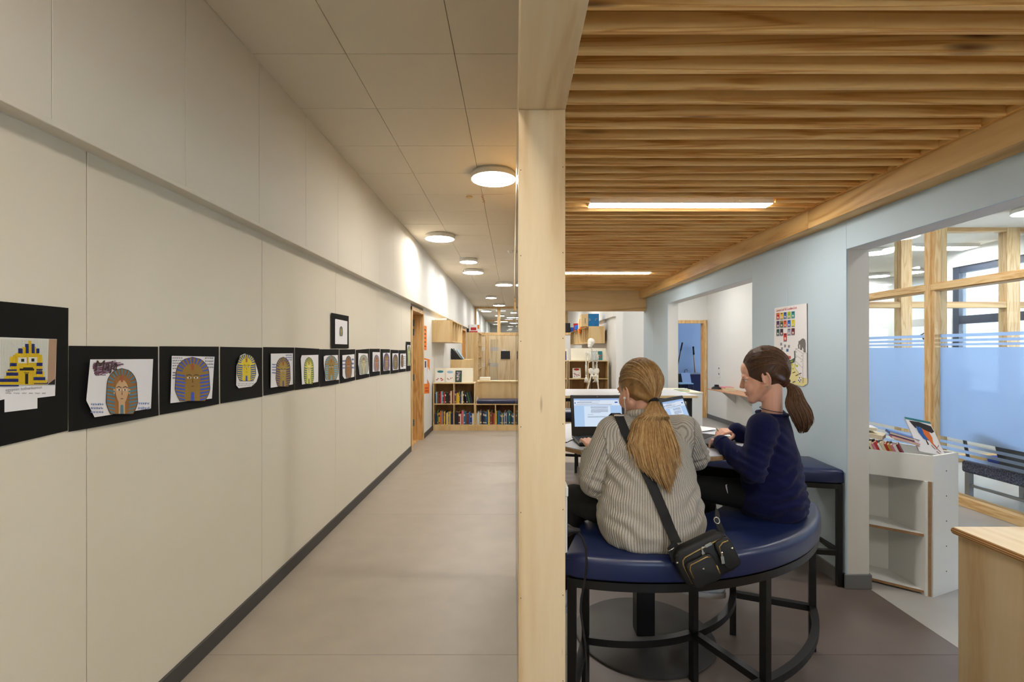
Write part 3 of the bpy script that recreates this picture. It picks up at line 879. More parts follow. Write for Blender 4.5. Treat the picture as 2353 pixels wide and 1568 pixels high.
for z in (0.03, 0.22, 0.41):
    d = bx('drawer', (1.67, 4.348, z), (2.04, 4.3595, z + 0.18), 'white_laminate', t, 0.001)
    bx('handle', (1.80, 4.338, z + 0.14), (1.91, 4.3475, z + 0.15), 'grey_metal', d)

# ---- laptops
emit('screen_base', (0.50, 0.70, 1.0, 1), 0.23)
emit('screen_page', (0.72, 0.84, 1.0, 1), 0.25)
emit('screen_bar', (0.42, 0.62, 1.0, 1), 0.21)
emit('screen_toolbar', (0.78, 0.87, 1.0, 1), 0.24)
plain('screen_text', rgb(104, 120, 160), 0.6)
emit('screen_blue', (0.05, 0.2, 0.9, 1), 0.12)
plain('screen_dark', rgb(14, 17, 26), 0.3)
plain('key_black', rgb(16, 16, 18), 0.5)
plain('palm_grey', rgb(48, 50, 56), 0.4, 0.2)
def laptop(label, hinge, yaw, W, D, L, tilt, rich, logo=None):
    """hinge centre; local x along the hinge, -y towards the user"""
    t = thing('laptop', label, 'laptop', hinge, yaw)
    ft = 0.004
    b = B(); b.box((-W/2, -D, ft), (W/2, 0.008, 0.018), 0.003)
    base = b.done('base', 'black_plastic', t, local=True)
    B().box((-W/2 + 0.01, -D + 0.006, 0.0181), (W/2 - 0.01, -0.012, 0.0186)).done('palm_rest', 'palm_grey', t, local=True)
    b = B()
    for r in range(5):
        for k in range(13):
            x = -W/2 + 0.02 + (W - 0.04) * k / 13
            b.box((x, -0.034 - 0.0175 * r, 0.0186), (x + (W - 0.04) / 13 - 0.003, -0.034 - 0.0175 * r + 0.0145, 0.0202))
    b.done('keyboard', 'key_black', t, local=True)
    B().box((-0.045, -D + 0.012, 0.0186), (0.045, -D + 0.068, 0.0189)).done('touchpad', 'dark_grey', t, local=True)
    m = TR(0, 0.004, 0.016) @ RX(-tilt)      # lid local: x, z up along lid, -y screen side
    lid = B().box((-W/2, 0, 0), (W/2, 0.007, L), 0.003, m).done('lid', 'black_plastic', t, local=True)
    B().tube([m @ V((-W/2 + 0.03, 0.004, 0.002)), m @ V((W/2 - 0.03, 0.004, 0.002))], 0.006, 8).done('hinge', 'black_plastic', t, local=True)
    def q(nm, x0, x1, z0, z1, mat, lay):
        return B().box((x0, -0.0006 * lay, z0), (x1, 0.0004, z1), 0, m).done(nm, mat, lid, local=True)
    sw, z0, z1 = W/2 - 0.018, 0.042, L - 0.020
    q('display', -sw, sw, z0, z1, 'screen_base', 1)
    b = B(); b.ball(m @ V((0, -0.0003, L - 0.010)), 0.0022, 8, 6); b.done('webcam', 'grey_metal', lid, local=True)
    q('task_bar', -sw, sw, z0, z0 + 0.007, 'screen_dark', 2)
    hgt = z1 - z0
    q('browser_bar', -sw, sw, z1 - hgt * 0.06, z1, 'screen_bar', 2)
    q('tool_bar', -sw, sw, z1 - hgt * 0.24, z1 - hgt * 0.06, 'screen_toolbar', 2)
    q('page', -sw * 0.58, sw * 0.52, z0 + 0.007, z1 - hgt * 0.26, 'screen_page', 2)
    q('share_button', sw * 0.72, sw * 0.84, z1 - hgt * 0.155, z1 - hgt * 0.115, 'screen_blue', 3)
    q('document_icon', -sw * 0.97, -sw * 0.93, z1 - hgt * 0.175, z1 - hgt * 0.13, 'screen_blue', 3)
    # lines of tiny writing
    random.seed(int(hinge[0] * 1000))
    b = B()
    def words(x0, x1, z, h):
        x = x0
        while x < x1:
            wl = random.uniform(0.003, 0.011)
            e = min(x + wl, x1)
            b.box((x, -0.0018, z), (e, -0.0012, z + h), 0, m)
            x = e + 0.0016
    words(-sw * 0.86, -sw * 0.25, z1 - hgt * 0.135, 0.0022)
    words(-sw * 0.86, sw * 0.05, z1 - hgt * 0.165, 0.0016)
    words(-sw * 0.92, sw * 0.6, z1 - hgt * 0.215, 0.0018)
    words(-sw * 0.75, sw * 0.1, z1 - hgt * 0.085, 0.0014)
    for k in range(3): words(-sw * 0.3, sw * 0.42, z1 - hgt * (0.29 + 0.025 * k), 0.0015)
    for k in range(5): words(-sw * 0.3 + (0.0 if k else 0.004), sw * (0.42 if k < 4 else 0.1), z1 - hgt * (0.385 + 0.025 * k), 0.0015)
    words(-sw * 0.44, -sw * 0.2, z1 - hgt * 0.555, 0.0015)
    for k in range(2): words(-sw * 0.44, sw * 0.42, z1 - hgt * (0.62 + 0.026 * k), 0.0015)
    b.done('document_text', 'screen_text', lid, local=True)
    return t
lap1 = laptop('open black laptop showing a text document, in front of the person in grey', (0.468, 2.62, TZ), radians(3), 0.30, 0.205, 0.222, radians(13), True)
lap2 = laptop('open black laptop turned towards the person in navy', (0.935, 2.60, TZ), radians(48), 0.30, 0.205, 0.222, radians(22), True)
b = B(); b.tube([px(1299, 1017, 2.42), (0.275, 2.47, TZ + 0.008), (0.295, 2.51, TZ + 0.0085), (0.319, 2.53, TZ + 0.0125)], 0.003, 6)
b.tube([(0.19, 2.36, 0.99), (0.235, 2.41, TZ + 0.008), px(1299, 1017, 2.42)], 0.003, 6)
tag(b.done('charger_cable', 'black_plastic', None, True), 'thin black charger cable running off the table edge to the laptop', 'cable')
# sheet of paper on the table
b = B()
rings = []
for i in range(7):
    u = i / 6
    rings.append([V((1.03 + 0.20 * u - 0.10 * v, 2.78 + 0.11 * u + 0.19 * v, TZ + 0.0015 + 0.022 * max(0, v - 0.3) * (1 - u) + 0.01 * u * (1 - v))) for v in (0, 0.25, 0.5, 0.75, 1.0)])
b.loft(rings, False, False)
tag(b.done('paper_sheet', 'paper', None, True), 'loose white paper sheet on the round table beyond the hands', 'paper')

# ---- plywood cabinet in the right foreground
t = thing('plywood_cabinet', 'birch plywood cabinet with rounded layered top, cut off by the right edge', 'cabinet', (2.0, 1.2, 0))
FX, FY, FZ = 1.486, 1.642, 0.90
bx('side_panel', (FX + 0.012, 0.5, 0), (FX + 0.03, FY - 0.014, FZ - 0.022), 'birch', t, 0.001)
bx('back_panel', (FX + 0.03, FY - 0.032, 0), (2.05, FY - 0.014, FZ - 0.022), 'birch', t, 0.001)
bx('front_panel', (FX + 0.03, 0.5, 0), (2.05, 0.518, FZ - 0.022), 'birch', t, 0.001)
bx('side_panel', (2.032, 0.518, 0), (2.05, FY - 0.032, FZ - 0.022), 'birch', t, 0.001)
b = B()
for k in range(7):       # plies of the top board
    b.mi = k % 2
    ins = 0.0035 * (abs(k - 3) / 3) ** 2
    z0 = FZ - 0.022 + 0.022 * k / 7
    b.box((FX + ins, 0.48 + ins, z0), (2.065 - ins, FY - ins, z0 + 0.022 / 7))
plain('ply_dark', rgb(150, 104, 60), 0.6); plain('ply_light', rgb(216, 176, 122), 0.6)
b.done('top_edge', ['ply_light', 'ply_dark'], t)
bx('top', (FX + 0.004, 0.484, FZ - 0.0005), (2.061, FY - 0.004, FZ + 0.0012), 'birch_y', t)

# ---- white angled book display in the hall opening
P0, P1, P2 = V((2.20, 3.22)), V((2.547, 2.93)), V((2.795, 3.035))
t = thing('book_display', 'white angled bookcase with a book tray on top, beyond the wall opening', 'bookcase', (2.45, 3.15, 0))
PI_ = V((2.535, 3.25)); PB = V((2.33, 3.42))
DZ = 0.857
def wallseg(nm, a, c, z0, z1, th, mat):
    """vertical board from a to c (plan points), thickness th to the left of a->c"""
    d = (c - a); n = V((-d.y, d.x)).normalized() * th
    b = B(); b.prism([(a.x, a.y), (c.x, c.y), (c.x + n.x, c.y + n.y), (a.x + n.x, a.y + n.y)], z1 - z0, TR(0, 0, z0))
    return b.done(nm, mat, t)
side = wallseg('end_panel', P1, P2, 0.0, DZ, 0.018, 'white_laminate')
b = B()
dd = (P2 - P1).normalized(); nn = V((dd.y, -dd.x))
for z in (0.135, 0.29, 0.445, 0.6, 0.755):
    q = P1 + (P2 - P1) * 0.51
    b.ball((q.x + nn.x * 0.0004, q.y + nn.y * 0.0004, z), (0.0035, 0.0035, 0.0035), 8, 6)
b.done('screw_hole', 'dark_gap', side)
wallseg('tray_front', P0, P1, DZ - 0.158, DZ, 0.016, 'white_laminate')
ed = (P0 - P1).normalized()
wallseg('divider', P1 + ed * 0.024, PI_, 0.0, DZ - 0.158, 0.016, 'white_laminate')
wallseg('divider_edge', P1 + ed * 0.024, P1 + ed * 0.010, 0.0, DZ - 0.158, -0.0015, 'ply_edge')
wallseg('back_panel', PI_ + V((0.01, -0.006)), PB, 0.0, DZ, 0.016, 'white_laminate')
wallseg('tray_back', P2 - dd * 0.003, PI_ + V((0.13, 0.16)), DZ - 0.158, DZ, 0.016, 'white_laminate')
wallseg('tray_back', PI_ + V((0.13, 0.16)), PB, DZ - 0.158, DZ, 0.016, 'white_laminate')
wallseg('left_panel', PB, P0, 0.0, DZ, 0.016, 'white_laminate')
for z in (0.012, 0.358):
    b = B(); b.prism([(P0.x, P0.y), (P1.x - 0.012, P1.y + 0.012), (PI_.x - 0.004, PI_.y - 0.004), (PB.x, PB.y)], 0.016, TR(0, 0, z)); b.done('shelf', 'white_laminate', t)
    wallseg('shelf_edge', P0, P1 + ed * 0.03, z, z + 0.016, -0.0015, 'ply_edge')
b = B(); b.prism([(P0.x + 0.01, P0.y + 0.012), (P1.x - 0.003, P1.y + 0.022), (P2.x - 0.02, P2.y + 0.012), (PI_.x + 0.13, PI_.y + 0.15), (PB.x + 0.01, PB.y - 0.012)], 0.012, TR(0, 0, DZ - 0.098)); b.done('tray_bottom', 'white_laminate', t)

# ---- books
PAL = {'dark red': (122, 30, 34), 'red': (190, 44, 42), 'navy': (28, 40, 82), 'blue': (34, 96, 176), 'pale blue': (150, 190, 214), 'teal': (30, 122, 132),
       'green': (52, 110, 62), 'dark green': (30, 60, 44), 'yellow': (232, 196, 52), 'mustard': (196, 154, 52), 'orange': (226, 112, 38), 'brown': (104, 70, 46),
       'black': (26, 26, 28), 'charcoal': (58, 60, 66), 'grey': (130, 132, 134), 'white': (232, 230, 224), 'cream': (226, 212, 176), 'pink': (216, 130, 150), 'purple': (92, 56, 110), 'lilac': (160, 140, 184)}
for k, c in PAL.items(): plain('book_' + k, rgb(*c), 0.5)
def book_mesh(wd, h, d, col, tagc, page=True):
    """spine on the -y side; x thickness, z height"""
    b = B()
    c = 0.0018
    b.mi = 0
    b.box((0, 0, 0), (wd, 0.003, h)); b.box((0, 0.003, 0), (c, d, h)); b.box((wd - c, 0.003, 0), (wd, d, h))
    b.mi = 1
    b.box((c, 0.003, 0.002), (wd - c, d - 0.003, h - 0.003))
    if tagc:
        b.mi = 2
        b.box((0.0025, -0.0006, h * 0.66), (wd - 0.0025, 0, h * 0.82)); b.box((0.001, -0.0006, h * 0.10), (wd - 0.001, 0, h * 0.18))
    return b, ['book_' + col, 'page'] + (['book_' + tagc] if tagc else [])
def book_row(x0, x1, yf, z0, hmax, n, seed, where, group, cols=None, lean_last=0, dmax=0.2):
    R = random.Random(seed)
    ws = [R.uniform(0.6, 1.5) for _ in range(n)]
    tot = sum(ws); k = (x1 - x0 - 0.001 * n) / tot
    x = x0
    names = cols or [R.choice(list(PAL)) for _ in range(n)]
    for i in range(n):
        wd = ws[i] * k
        h = hmax * R.uniform(0.74, 1.0); d = min(dmax, h * 0.72)
        cn = names[i % len(names)]
        tg = R.choice(['cream', 'white', 'mustard', 'black', None, None, None, None, None, None])
        if tg == cn: tg = None
        b, mats = book_mesh(wd, h, d, cn, tg)
        lean = lean_last and i >= n - lean_last
        a = -radians(13) if lean else 0
        if lean:
            b.bm.transform(TR(wd, 0, 0) @ RY(a) @ TR(-wd, 0, 0))
            mz = min(v.co.z for v in b.bm.verts)
            if i == n - lean_last: x += 0.235 * sin(radians(13)) * 0.92
            wd = wd / cos(a)
            b.bm.transform(TR(x, yf + R.uniform(0, 0.012), z0 - mz + 0.0004))
        else:
            b.bm.transform(TR(x, yf + R.uniform(0, 0.015), z0 + 0.0004))
        o = b.done('book', mats)
        tag(o, '%s book, %s from the left in %s' % (cn, ORD[i], where), 'book', group)
        x += wd + 0.001
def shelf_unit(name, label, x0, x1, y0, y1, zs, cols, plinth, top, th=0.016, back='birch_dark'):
    """open-fronted unit; zs shelf heights (top of each board), cols inner x dividers"""
    t = thing(name, label, 'bookcase', ((x0 + x1) / 2, (y0 + y1) / 2, 0))
    for x in (x0, x1 - th):
        bx('side_panel', (x, y0, 0), (x + th, y1, top), 'birch_shelf', t, 0.0008)
    bx('back_panel', (x0 + th, y1 - 0.01, plinth), (x1 - th, y1 - 0.002, top), back, t)
    bx('top_panel', (x0 - 0.002, y0 - 0.003, top), (x1 + 0.002, y1, top + th), 'birch_shelf', t, 0.0008)
    bx('plinth', (x0 + th, y0 + 0.004, 0), (x1 - th, y0 + 0.02, plinth - th), 'birch_shelf', t)
    for z in zs:
        bx('shelf', (x0 + th, y0 + 0.001, z - th), (x1 - th, y1 - 0.01, z), 'birch_shelf', t)
    lv = list(zs) + [top + th]
    for a, c in zip(lv[:-1], lv[1:]):
        for x in cols:
            bx('divider', (x - th/2, y0 + 0.001, a), (x + th/2, y1 - 0.01, c - th), 'birch_shelf', t)
    return t
YB = 9.01
shelf_unit('bookcase', 'low birch bookcase with two rows of books against the left corridor wall', -1.49, -0.712, YB, YB + 0.36, (0.108, 0.50), (-1.105,), 0.108, 0.872)
book_row(-1.468, -1.117, YB + 0.035, 0.50, 0.235, 15, 11, 'the upper left compartment of the low bookcase', 'books in the low bookcase',
         ['navy', 'pale blue', 'brown', 'dark red', 'red', 'pale blue', 'navy', 'red', 'charcoal', 'black', 'black', 'black', 'dark red', 'cream', 'dark red'])
book_row(-1.092, -0.80, YB + 0.035, 0.50, 0.235, 15, 12, 'the upper right compartment of the low bookcase', 'books in the low bookcase',
         ['purple', 'mustard', 'yellow', 'yellow', 'yellow', 'navy', 'blue', 'cream', 'charcoal', 'navy', 'black', 'green', 'black', 'navy', 'black'], 6)
book_row(-1.468, -1.117, YB + 0.035, 0.108, 0.27, 16, 13, 'the lower left compartment of the low bookcase', 'books in the low bookcase',
         ['charcoal', 'navy', 'green', 'mustard', 'orange', 'grey', 'pink', 'black', 'yellow', 'navy', 'yellow', 'cream', 'blue', 'yellow', 'navy', 'navy'])
book_row(-1.092, -0.735, YB + 0.035, 0.108, 0.26, 15, 14, 'the lower right compartment of the low bookcase', 'books in the low bookcase',
         ['black', 'black', 'black', 'dark red', 'white', 'red', 'pink', 'teal', 'blue', 'brown', 'dark red', 'blue', 'navy', 'blue', 'white'])
# bench unit with shelves below
t = shelf_unit('reading_bench', 'birch reading bench with books below and a high back, beside the low bookcase', -0.706, 0.72, YB, YB + 0.42, (0.108,), (-0.33, 0.02, 0.37), 0.108, 0.48)
t['category'] = 'bench'
bx('backrest', (-0.68, YB + 0.42, 0.0), (0.72, YB + 0.45, 0.875), 'birch_shelf', t)
bx('back_cap', (-0.70, YB + 0.40, 0.875), (0.73, YB + 0.62, 0.90), 'birch_shelf', t, 0.001)
b = B(); b.box((-0.68, YB + 0.0, 0.497), (0.70, YB + 0.40, 0.565), 0.018, seg=3)
tag(b.done('seat_cushion', 'leather_navy', None, True, angle=40), 'long navy leather cushion on the birch reading bench', 'cushion')
book_row(-0.686, -0.342, YB + 0.035, 0.108, 0.27, 19, 15, 'the left compartment under the reading bench', 'books under the reading bench',
         ['white', 'pale blue', 'white', 'mustard', 'grey', 'navy', 'black', 'navy', 'charcoal', 'blue', 'teal', 'navy', 'yellow', 'cream', 'dark red', 'red', 'brown', 'dark red', 'orange'])
book_row(-0.318, 0.01, YB + 0.035, 0.108, 0.26, 18, 16, 'the right compartment under the reading bench', 'books under the reading bench',
         ['yellow', 'navy', 'teal', 'blue', 'navy', 'green', 'cream', 'navy', 'pale blue', 'lilac', 'charcoal', 'pale blue', 'navy', 'teal', 'teal', 'dark green', 'navy', 'blue'])
tag(bx('white_box', (-0.655, YB + 0.45, 0.901), (-0.45, YB + 0.6, 0.965), 'cream_board', None, 0.003), 'flat white box lying on the reading bench back', 'box')
# leaning display board with picture books
t = thing('display_board', 'cream sloping display board standing on the low bookcase', 'display', (-1.1, YB + 0.2, 0.888))
mb = TR(0, YB + 0.06, 0.888) @ RX(radians(-16))
B().box((-1.475, 0, 0.012), (-0.755, 0.012, 0.285), 0.002, mb).done('board', 'cream_board', t)
bx('ledge', (-1.475, YB + 0.025, 0.8885), (-0.755, YB + 0.075, 0.898), 'cream_board', t)
B().box((-1.475, 0, 0), (-1.46, 0.012, 0.25), 0, TR(0, YB + 0.29, 0.8885) @ RX(radians(30))).done('strut', 'cream_board', t)
B().box((-0.77, 0, 0), (-0.755, 0.012, 0.25), 0, TR(0, YB + 0.29, 0.8885) @ RX(radians(30))).done('strut', 'cream_board', t)
def blobs(b, R, m, x0, x1, z0, z1, n, s=0.02):
    for _ in range(n):
        cx, cz = R.uniform(x0, x1), R.uniform(z0, z1)
        k = R.randint(5, 8)
        pts = []
        for i in range(k):
            a = 2 * pi * i / k
            r = s * R.uniform(0.5, 1.2)
            pts.append(m @ V((cx + r * cos(a), -0.0008 - 0.0002 * R.random(), cz + r * 0.7 * sin(a))))
        b.poly(pts)
def picture_book(label, x0, x1, h, m, ground, blobc, seed, title=None, group='picture books on display'):
    b = B(); b.box((x0, -0.008, 0), (x1, 0, h), 0.0008, m)
    o = b.done('picture_book', ground); tag(o, label, 'book', group)
    R = random.Random(seed)
    mm = m @ TR(0, -0.0082, 0)
    for c, n, zlo, zhi, s in blobc:
        b = B(); blobs(b, R, mm, x0 + 0.03, x1 - 0.03, h * zlo, h * zhi, n, s); b.done('cover_picture', c, o)['kind'] = 'stuff'
    if title:
        b = B(); b.prism([((x0 + x1) / 2 + 0.06 * cos(2*pi*k/16), h * 0.86 + 0.024 * sin(2*pi*k/16)) for k in range(16)], 0.0006, mm @ TR(0, 0.0004, 0) @ RX(radians(90)))
        b.done('title_badge', title, o)
    return o
mbk = TR(0, YB + 0.052, 0.8985) @ RX(radians(-16))
picture_book('white picture book with teal title oval, leftmost on the cream display board', -1.455, -1.285, 0.235, mbk, 'book_white', [('book_red', 5, 0.12, 0.3, 0.018), ('book_charcoal', 4, 0.15, 0.35, 0.01)], 1, 'book_teal')
picture_book('white picture book with green spine, second on the cream display board', -1.265, -1.11, 0.225, mbk, 'book_white', [('book_red', 4, 0.15, 0.4, 0.012), ('book_charcoal', 4, 0.12, 0.4, 0.01)], 2, 'book_pale blue')
bx('green_spine', (-1.265, YB + 0.0395, 0.91), (-1.248, YB + 0.042, 0.913), 'book_green', bpy.data.objects['picture_book.001'])
picture_book('green and purple patterned book, rightmost on the cream display board', -1.085, -0.965, 0.225, mbk, 'book_dark green', [('book_lilac', 12, 0.15, 0.9, 0.02), ('book_cream', 9, 0.1, 0.9, 0.014), ('book_green', 8, 0.1, 0.9, 0.018)], 3)

# ---- wall shelf on the left wall, end facing us
def wall_box_shelf(label, xa, xb, y0, y1, z0, z1, n, open_side):
    """compartments open towards open_side (+1 = +x)"""
    t = thing('wall_shelf', label, 'shelf', ((xa + xb) / 2, (y0 + y1) / 2, z0))
    th = 0.016
    bx('end_panel', (xa, y0, z0), (xb, y0 + th, z1), 'birch_shelf', t); bx('end_panel', (xa, y1 - th, z0), (xb, y1, z1), 'birch_shelf', t)
    bx('top_panel', (xa, y0 + th, z1 - th), (xb, y1 - th, z1), 'birch_shelf', t); bx('bottom_panel', (xa, y0 + th, z0), (xb, y1 - th, z0 + th), 'birch_shelf', t)
    xk = (xa, xa + 0.008) if open_side > 0 else (xb - 0.008, xb)
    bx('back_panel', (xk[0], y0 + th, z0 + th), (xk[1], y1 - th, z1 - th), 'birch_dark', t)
    for k in range(1, n):
        y = y0 + (y1 - y0) * k / n
        bx('divider', (xa + 0.008, y - th/2, z0 + th), (xb - 0.004, y + th/2, z1 - th), 'birch_shelf', t)
    return t
wall_box_shelf('birch wall shelf with upright compartments on the left corridor wall', -1.512, -1.128, 9.0, 10.72, 1.65, 2.06, 4, 1)
for i, (y, cn) in enumerate(((9.47, 'navy'), (9.50, 'charcoal'), (9.56, 'dark red'), (10.35, 'pale blue'), (10.39, 'white'))):
    b, mats = book_mesh(0.028, 0.28, 0.2, cn, 'cream')
    b.bm.transform(TR(-1.15, y, 1.6665) @ RZ(radians(90)))
    tag(b.done('book', mats), '%s book in the birch wall shelf on the left wall, %s from front' % (cn, ORD[i]), 'book', 'books in the left wall shelf')
b = B(); b.box((-0.11, -0.025, 0), (0.11, 0.025, 0.03), 0.004, TR(-1.36, 9.12, 2.062) @ RZ(radians(30)) @ RY(radians(-8)))
tag(b.done('folded_paper', 'paper'), 'crumpled white paper bundle on top of the left wall shelf', 'paper')
# lower shelf units further along the left wall
t = shelf_unit('bookcase', 'waist-high birch bookcase end-on under the left wall shelf', -1.51, -1.03, 11.65, 12.6, (0.108, 0.5, 0.88), (), 0.108, 1.255)
bx('end_panel', (-1.51, 11.636, 0), (-1.03, 11.649, 1.255), 'birch_shelf', t)
t = thing('magazine_rack', 'black slanted magazine rack with booklets on the waist-high bookcase', 'rack', (-1.35, 11.9, 1.272))
B().prism([(0, 0), (0.27, 0), (0.02, 0.27), (0, 0.27)], 0.012, TR(-1.5, 11.68, 1.272) @ RX(radians(90))).done('rack_side', 'black_plastic', t)
B().prism([(0, 0), (0.27, 0), (0.02, 0.27), (0, 0.27)], 0.012, TR(-1.5, 12.10, 1.272) @ RX(radians(90))).done('rack_side', 'black_plastic', t)
bx('rack_base', (-1.5, 11.68, 1.272), (-1.23, 12.09, 1.28), 'black_plastic', t)
for i, cn in enumerate(('charcoal', 'cream', 'green', 'white', 'pale blue')):
    b = B(); b.box((0, 0, 0), (0.012, 0.21, 0.29), 0.001, TR(-1.40 + 0.045 * i, 11.72 + 0.012 * i, 1.2815) @ RY(radians(-34)))
    tag(b.done('booklet', 'book_' + cn), '%s booklet leaning in the black magazine rack' % cn, 'booklet', 'booklets in the rack')
t = thing('tall_bookcase', 'tall birch bookcase end-on far down the left wall, red box on top', 'bookcase', (-1.32, 16.5, 0))
bx('end_panel', (-1.51, 15.7, 0), (-1.13, 15.718, 2.065), 'birch_shelf', t); bx('end_panel', (-1.51, 17.38, 0), (-1.13, 17.4, 2.065), 'birch_shelf', t)
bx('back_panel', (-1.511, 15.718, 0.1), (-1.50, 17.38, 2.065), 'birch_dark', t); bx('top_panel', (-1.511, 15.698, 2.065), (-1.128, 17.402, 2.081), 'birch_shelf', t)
for z in (0.1, 0.49, 0.88, 1.27, 1.66):
    bx('shelf', (-1.50, 15.718, z - 0.018), (-1.132, 17.38, z), 'birch_shelf', t)
for y in (16.1, 16.5, 16.95): bx('divider', (-1.50, y, 0.1), (-1.14, y + 0.016, 2.065), 'birch_shelf', t)
for i, (z, cn) in enumerate(((1.27, 'red'), (1.66, 'charcoal'), (0.88, 'blue'), (0.49, 'grey'))):
    b, mats = book_mesh(0.2, 0.24, 0.2, cn, 'white'); b.bm.transform(TR(-1.14, 15.75 + 0.02 * i, z + 0.001) @ RZ(radians(90)))
    tag(b.done('book', mats), '%s book spine in the side of the tall far bookcase' % cn, 'book', 'books in the tall far bookcase')
t = thing('striped_box', 'white and red patterned box on top of the tall far bookcase', 'box', (-1.3, 15.95, 2.082))
bx('body', (-1.44, 15.75, 2.082), (-1.13, 16.1, 2.34), 'paper', t, 0.01)
bx('red_print', (-1.38, 15.744, 2.15), (-1.2, 15.749, 2.24), 'red_plastic', t); bx('red_base', (-1.42, 15.743, 2.085), (-1.16, 15.7495, 2.12), 'red_plastic', t)
bx('orange_flap', (-1.16, 15.742, 2.2), (-1.10, 15.7495, 2.32), 'orange_paper', t); bx('black_edge', (-1.49, 15.76, 2.084), (-1.445, 16.0, 2.3), 'black_plastic', t)
# screen on the plywood panel
t = thing('wall_screen', 'small black wall screen on the far plywood panel', 'screen', (-0.3, 18.31, 1.3))
bx('frame', (-0.46, 18.29, 1.17), (-0.12, 18.325, 1.465), 'black_plastic', t, 0.004); bx('display', (-0.445, 18.286, 1.185), (-0.135, 18.2895, 1.45), 'screen_dark', t)
tag(bx('paper_label', (-0.41, 18.322, 1.475), (-0.27, 18.328, 1.515), 'paper'), 'small white label above the black wall screen', 'label')
# orange notices on the left wall behind the door
def wall_sheet(name, label, y0, y1, z0, z1, mat, x=XL, tilt=0.0, parent=None):
    b = B(); b.box((0, -(y1 - y0)/2, -(z1 - z0)/2), (0.0012, (y1 - y0)/2, (z1 - z0)/2), 0, TR(x + 0.0004, (y0 + y1)/2, (z0 + z1)/2) @ RX(tilt))
    o = b.done(name, mat, parent)
    if label: tag(o, label, 'notice', 'orange notices by the door')
    return o
def wy(xp): return -XL * F / (1179 - xp)
def wz(xp, yp): return CAM_H + (805 - yp) * wy(xp) / F
n1 = wall_sheet('paper_notice', 'narrow orange notice high on the wall behind the wooden door frame', 8.17, 8.45, 1.50, 1.92, 'orange_paper')
for k in range(5): wall_sheet('printed_line', None, 8.24, 8.38, 1.56 + 0.07 * k, 1.575 + 0.07 * k, 'card_black', XL + 0.0013, 0, n1)
n2 = wall_sheet('paper_notice', 'orange notice with white sheets hanging lower behind the door frame', 8.17, 8.75, 0.74, 1.35, 'orange_paper', tilt=radians(-4))
w1 = wall_sheet('white_page', None, 8.2, 8.5, 0.92, 1.33, 'paper', XL + 0.0014, radians(-3), n2)
wall_sheet('photo_print', None, 8.26, 8.4, 1.2, 1.31, 'book_navy', XL + 0.003, 0, n2)
wall_sheet('white_page', None, 8.48, 8.98, 0.9, 1.12, 'paper', XL + 0.0035, radians(-24), n2)
for k in range(2): wall_sheet('printed_line', None, 8.3, 8.6, 0.78 + 0.05 * k, 0.795 + 0.05 * k, 'red_plastic', XL + 0.0016, radians(-4), n2)

# ---- library corner on the right
YR = 10.45
t = shelf_unit('bookcase', 'chest-high birch bookcase behind the skeleton', 1.20, 2.06, YR, YR + 0.36, (0.108, 0.50, 0.885), (1.63,), 0.108, 1.255)
t = shelf_unit('bookcase', 'chest-high birch bookcase left of the skeleton, mostly behind the post', 0.32, 1.175, YR, YR + 0.36, (0.108, 0.50, 0.885), (0.75,), 0.108, 1.255)
for i, (x0, x1, z, lab) in enumerate(((1.24, 1.59, 0.5, 'left'), (1.66, 2.0, 0.5, 'right'))):
    tag(bx('storage_box', (x0, YR + 0.04, z + 0.0008), (x1, YR + 0.33, z + 0.09), 'cream_board', None, 0.004), 'flat cream box in the %s lower compartment behind the skeleton' % lab, 'box', 'flat cream boxes')
t = thing('display_board', 'cream sloping display board on the bookcase behind the skeleton', 'display', (1.62, YR + 0.2, 1.271))
mb = TR(0, YR + 0.08, 1.271) @ RX(radians(-14))
B().box((1.26, 0, 0.012), (2.02, 0.012, 0.28), 0.002, mb).done('board', 'cream_board', t); bx('ledge', (1.26, YR + 0.03, 1.2715), (2.02, YR + 0.09, 1.281), 'cream_board', t)
B().prism([(0, 0), (0.16, 0), (0.07, 0.27)], 0.012, TR(2.021, YR + 0.07, 1.2715) @ RZ(radians(90)) @ RX(radians(90))).done('side_bracket', 'cream_board', t)
t = thing('display_board', 'cream sloping display board with dark books left of the skeleton', 'display', (0.9, YR + 0.2, 1.271))
mb2 = TR(0, YR + 0.08, 1.271) @ RX(radians(-14))
B().box((0.45, 0, 0.012), (1.20, 0.012, 0.26), 0.002, mb2).done('board', 'cream_board', t); bx('ledge', (0.45, YR + 0.03, 1.2715), (1.20, YR + 0.09, 1.281), 'cream_board', t)
mk = TR(0, YR + 0.068, 1.2815) @ RX(radians(-14))
picture_book('green picture book with red figures, right of the skeleton on the display board', 1.80, 1.945, 0.20, mk, 'book_teal', [('book_red', 6, 0.15, 0.55, 0.02), ('book_cream', 4, 0.35, 0.6, 0.014), ('book_green', 4, 0.1, 0.9, 0.02)], 5)
picture_book('purple and red book on the display board beside the post', 0.99, 1.10, 0.19, mk, 'book_purple', [('book_red', 4, 0.6, 0.9, 0.018), ('book_white', 6, 0.2, 0.7, 0.012)], 6)
picture_book('dark red book at the post edge on the display board', 0.84, 0.95, 0.19, mk, 'book_dark red', [('book_purple', 5, 0.2, 0.8, 0.018)], 7)
picture_book('thin blue book at the right end of the dark books display', 1.135, 1.16, 0.2, mk, 'book_navy', [], 8)
picture_book('pale blue book half hidden behind the skeleton on the display board', 1.70, 1.79, 0.19, mk, 'book_pale blue', [], 9)
ms = TR(0, YR + 0.10, 0.8855) @ RX(radians(-12))
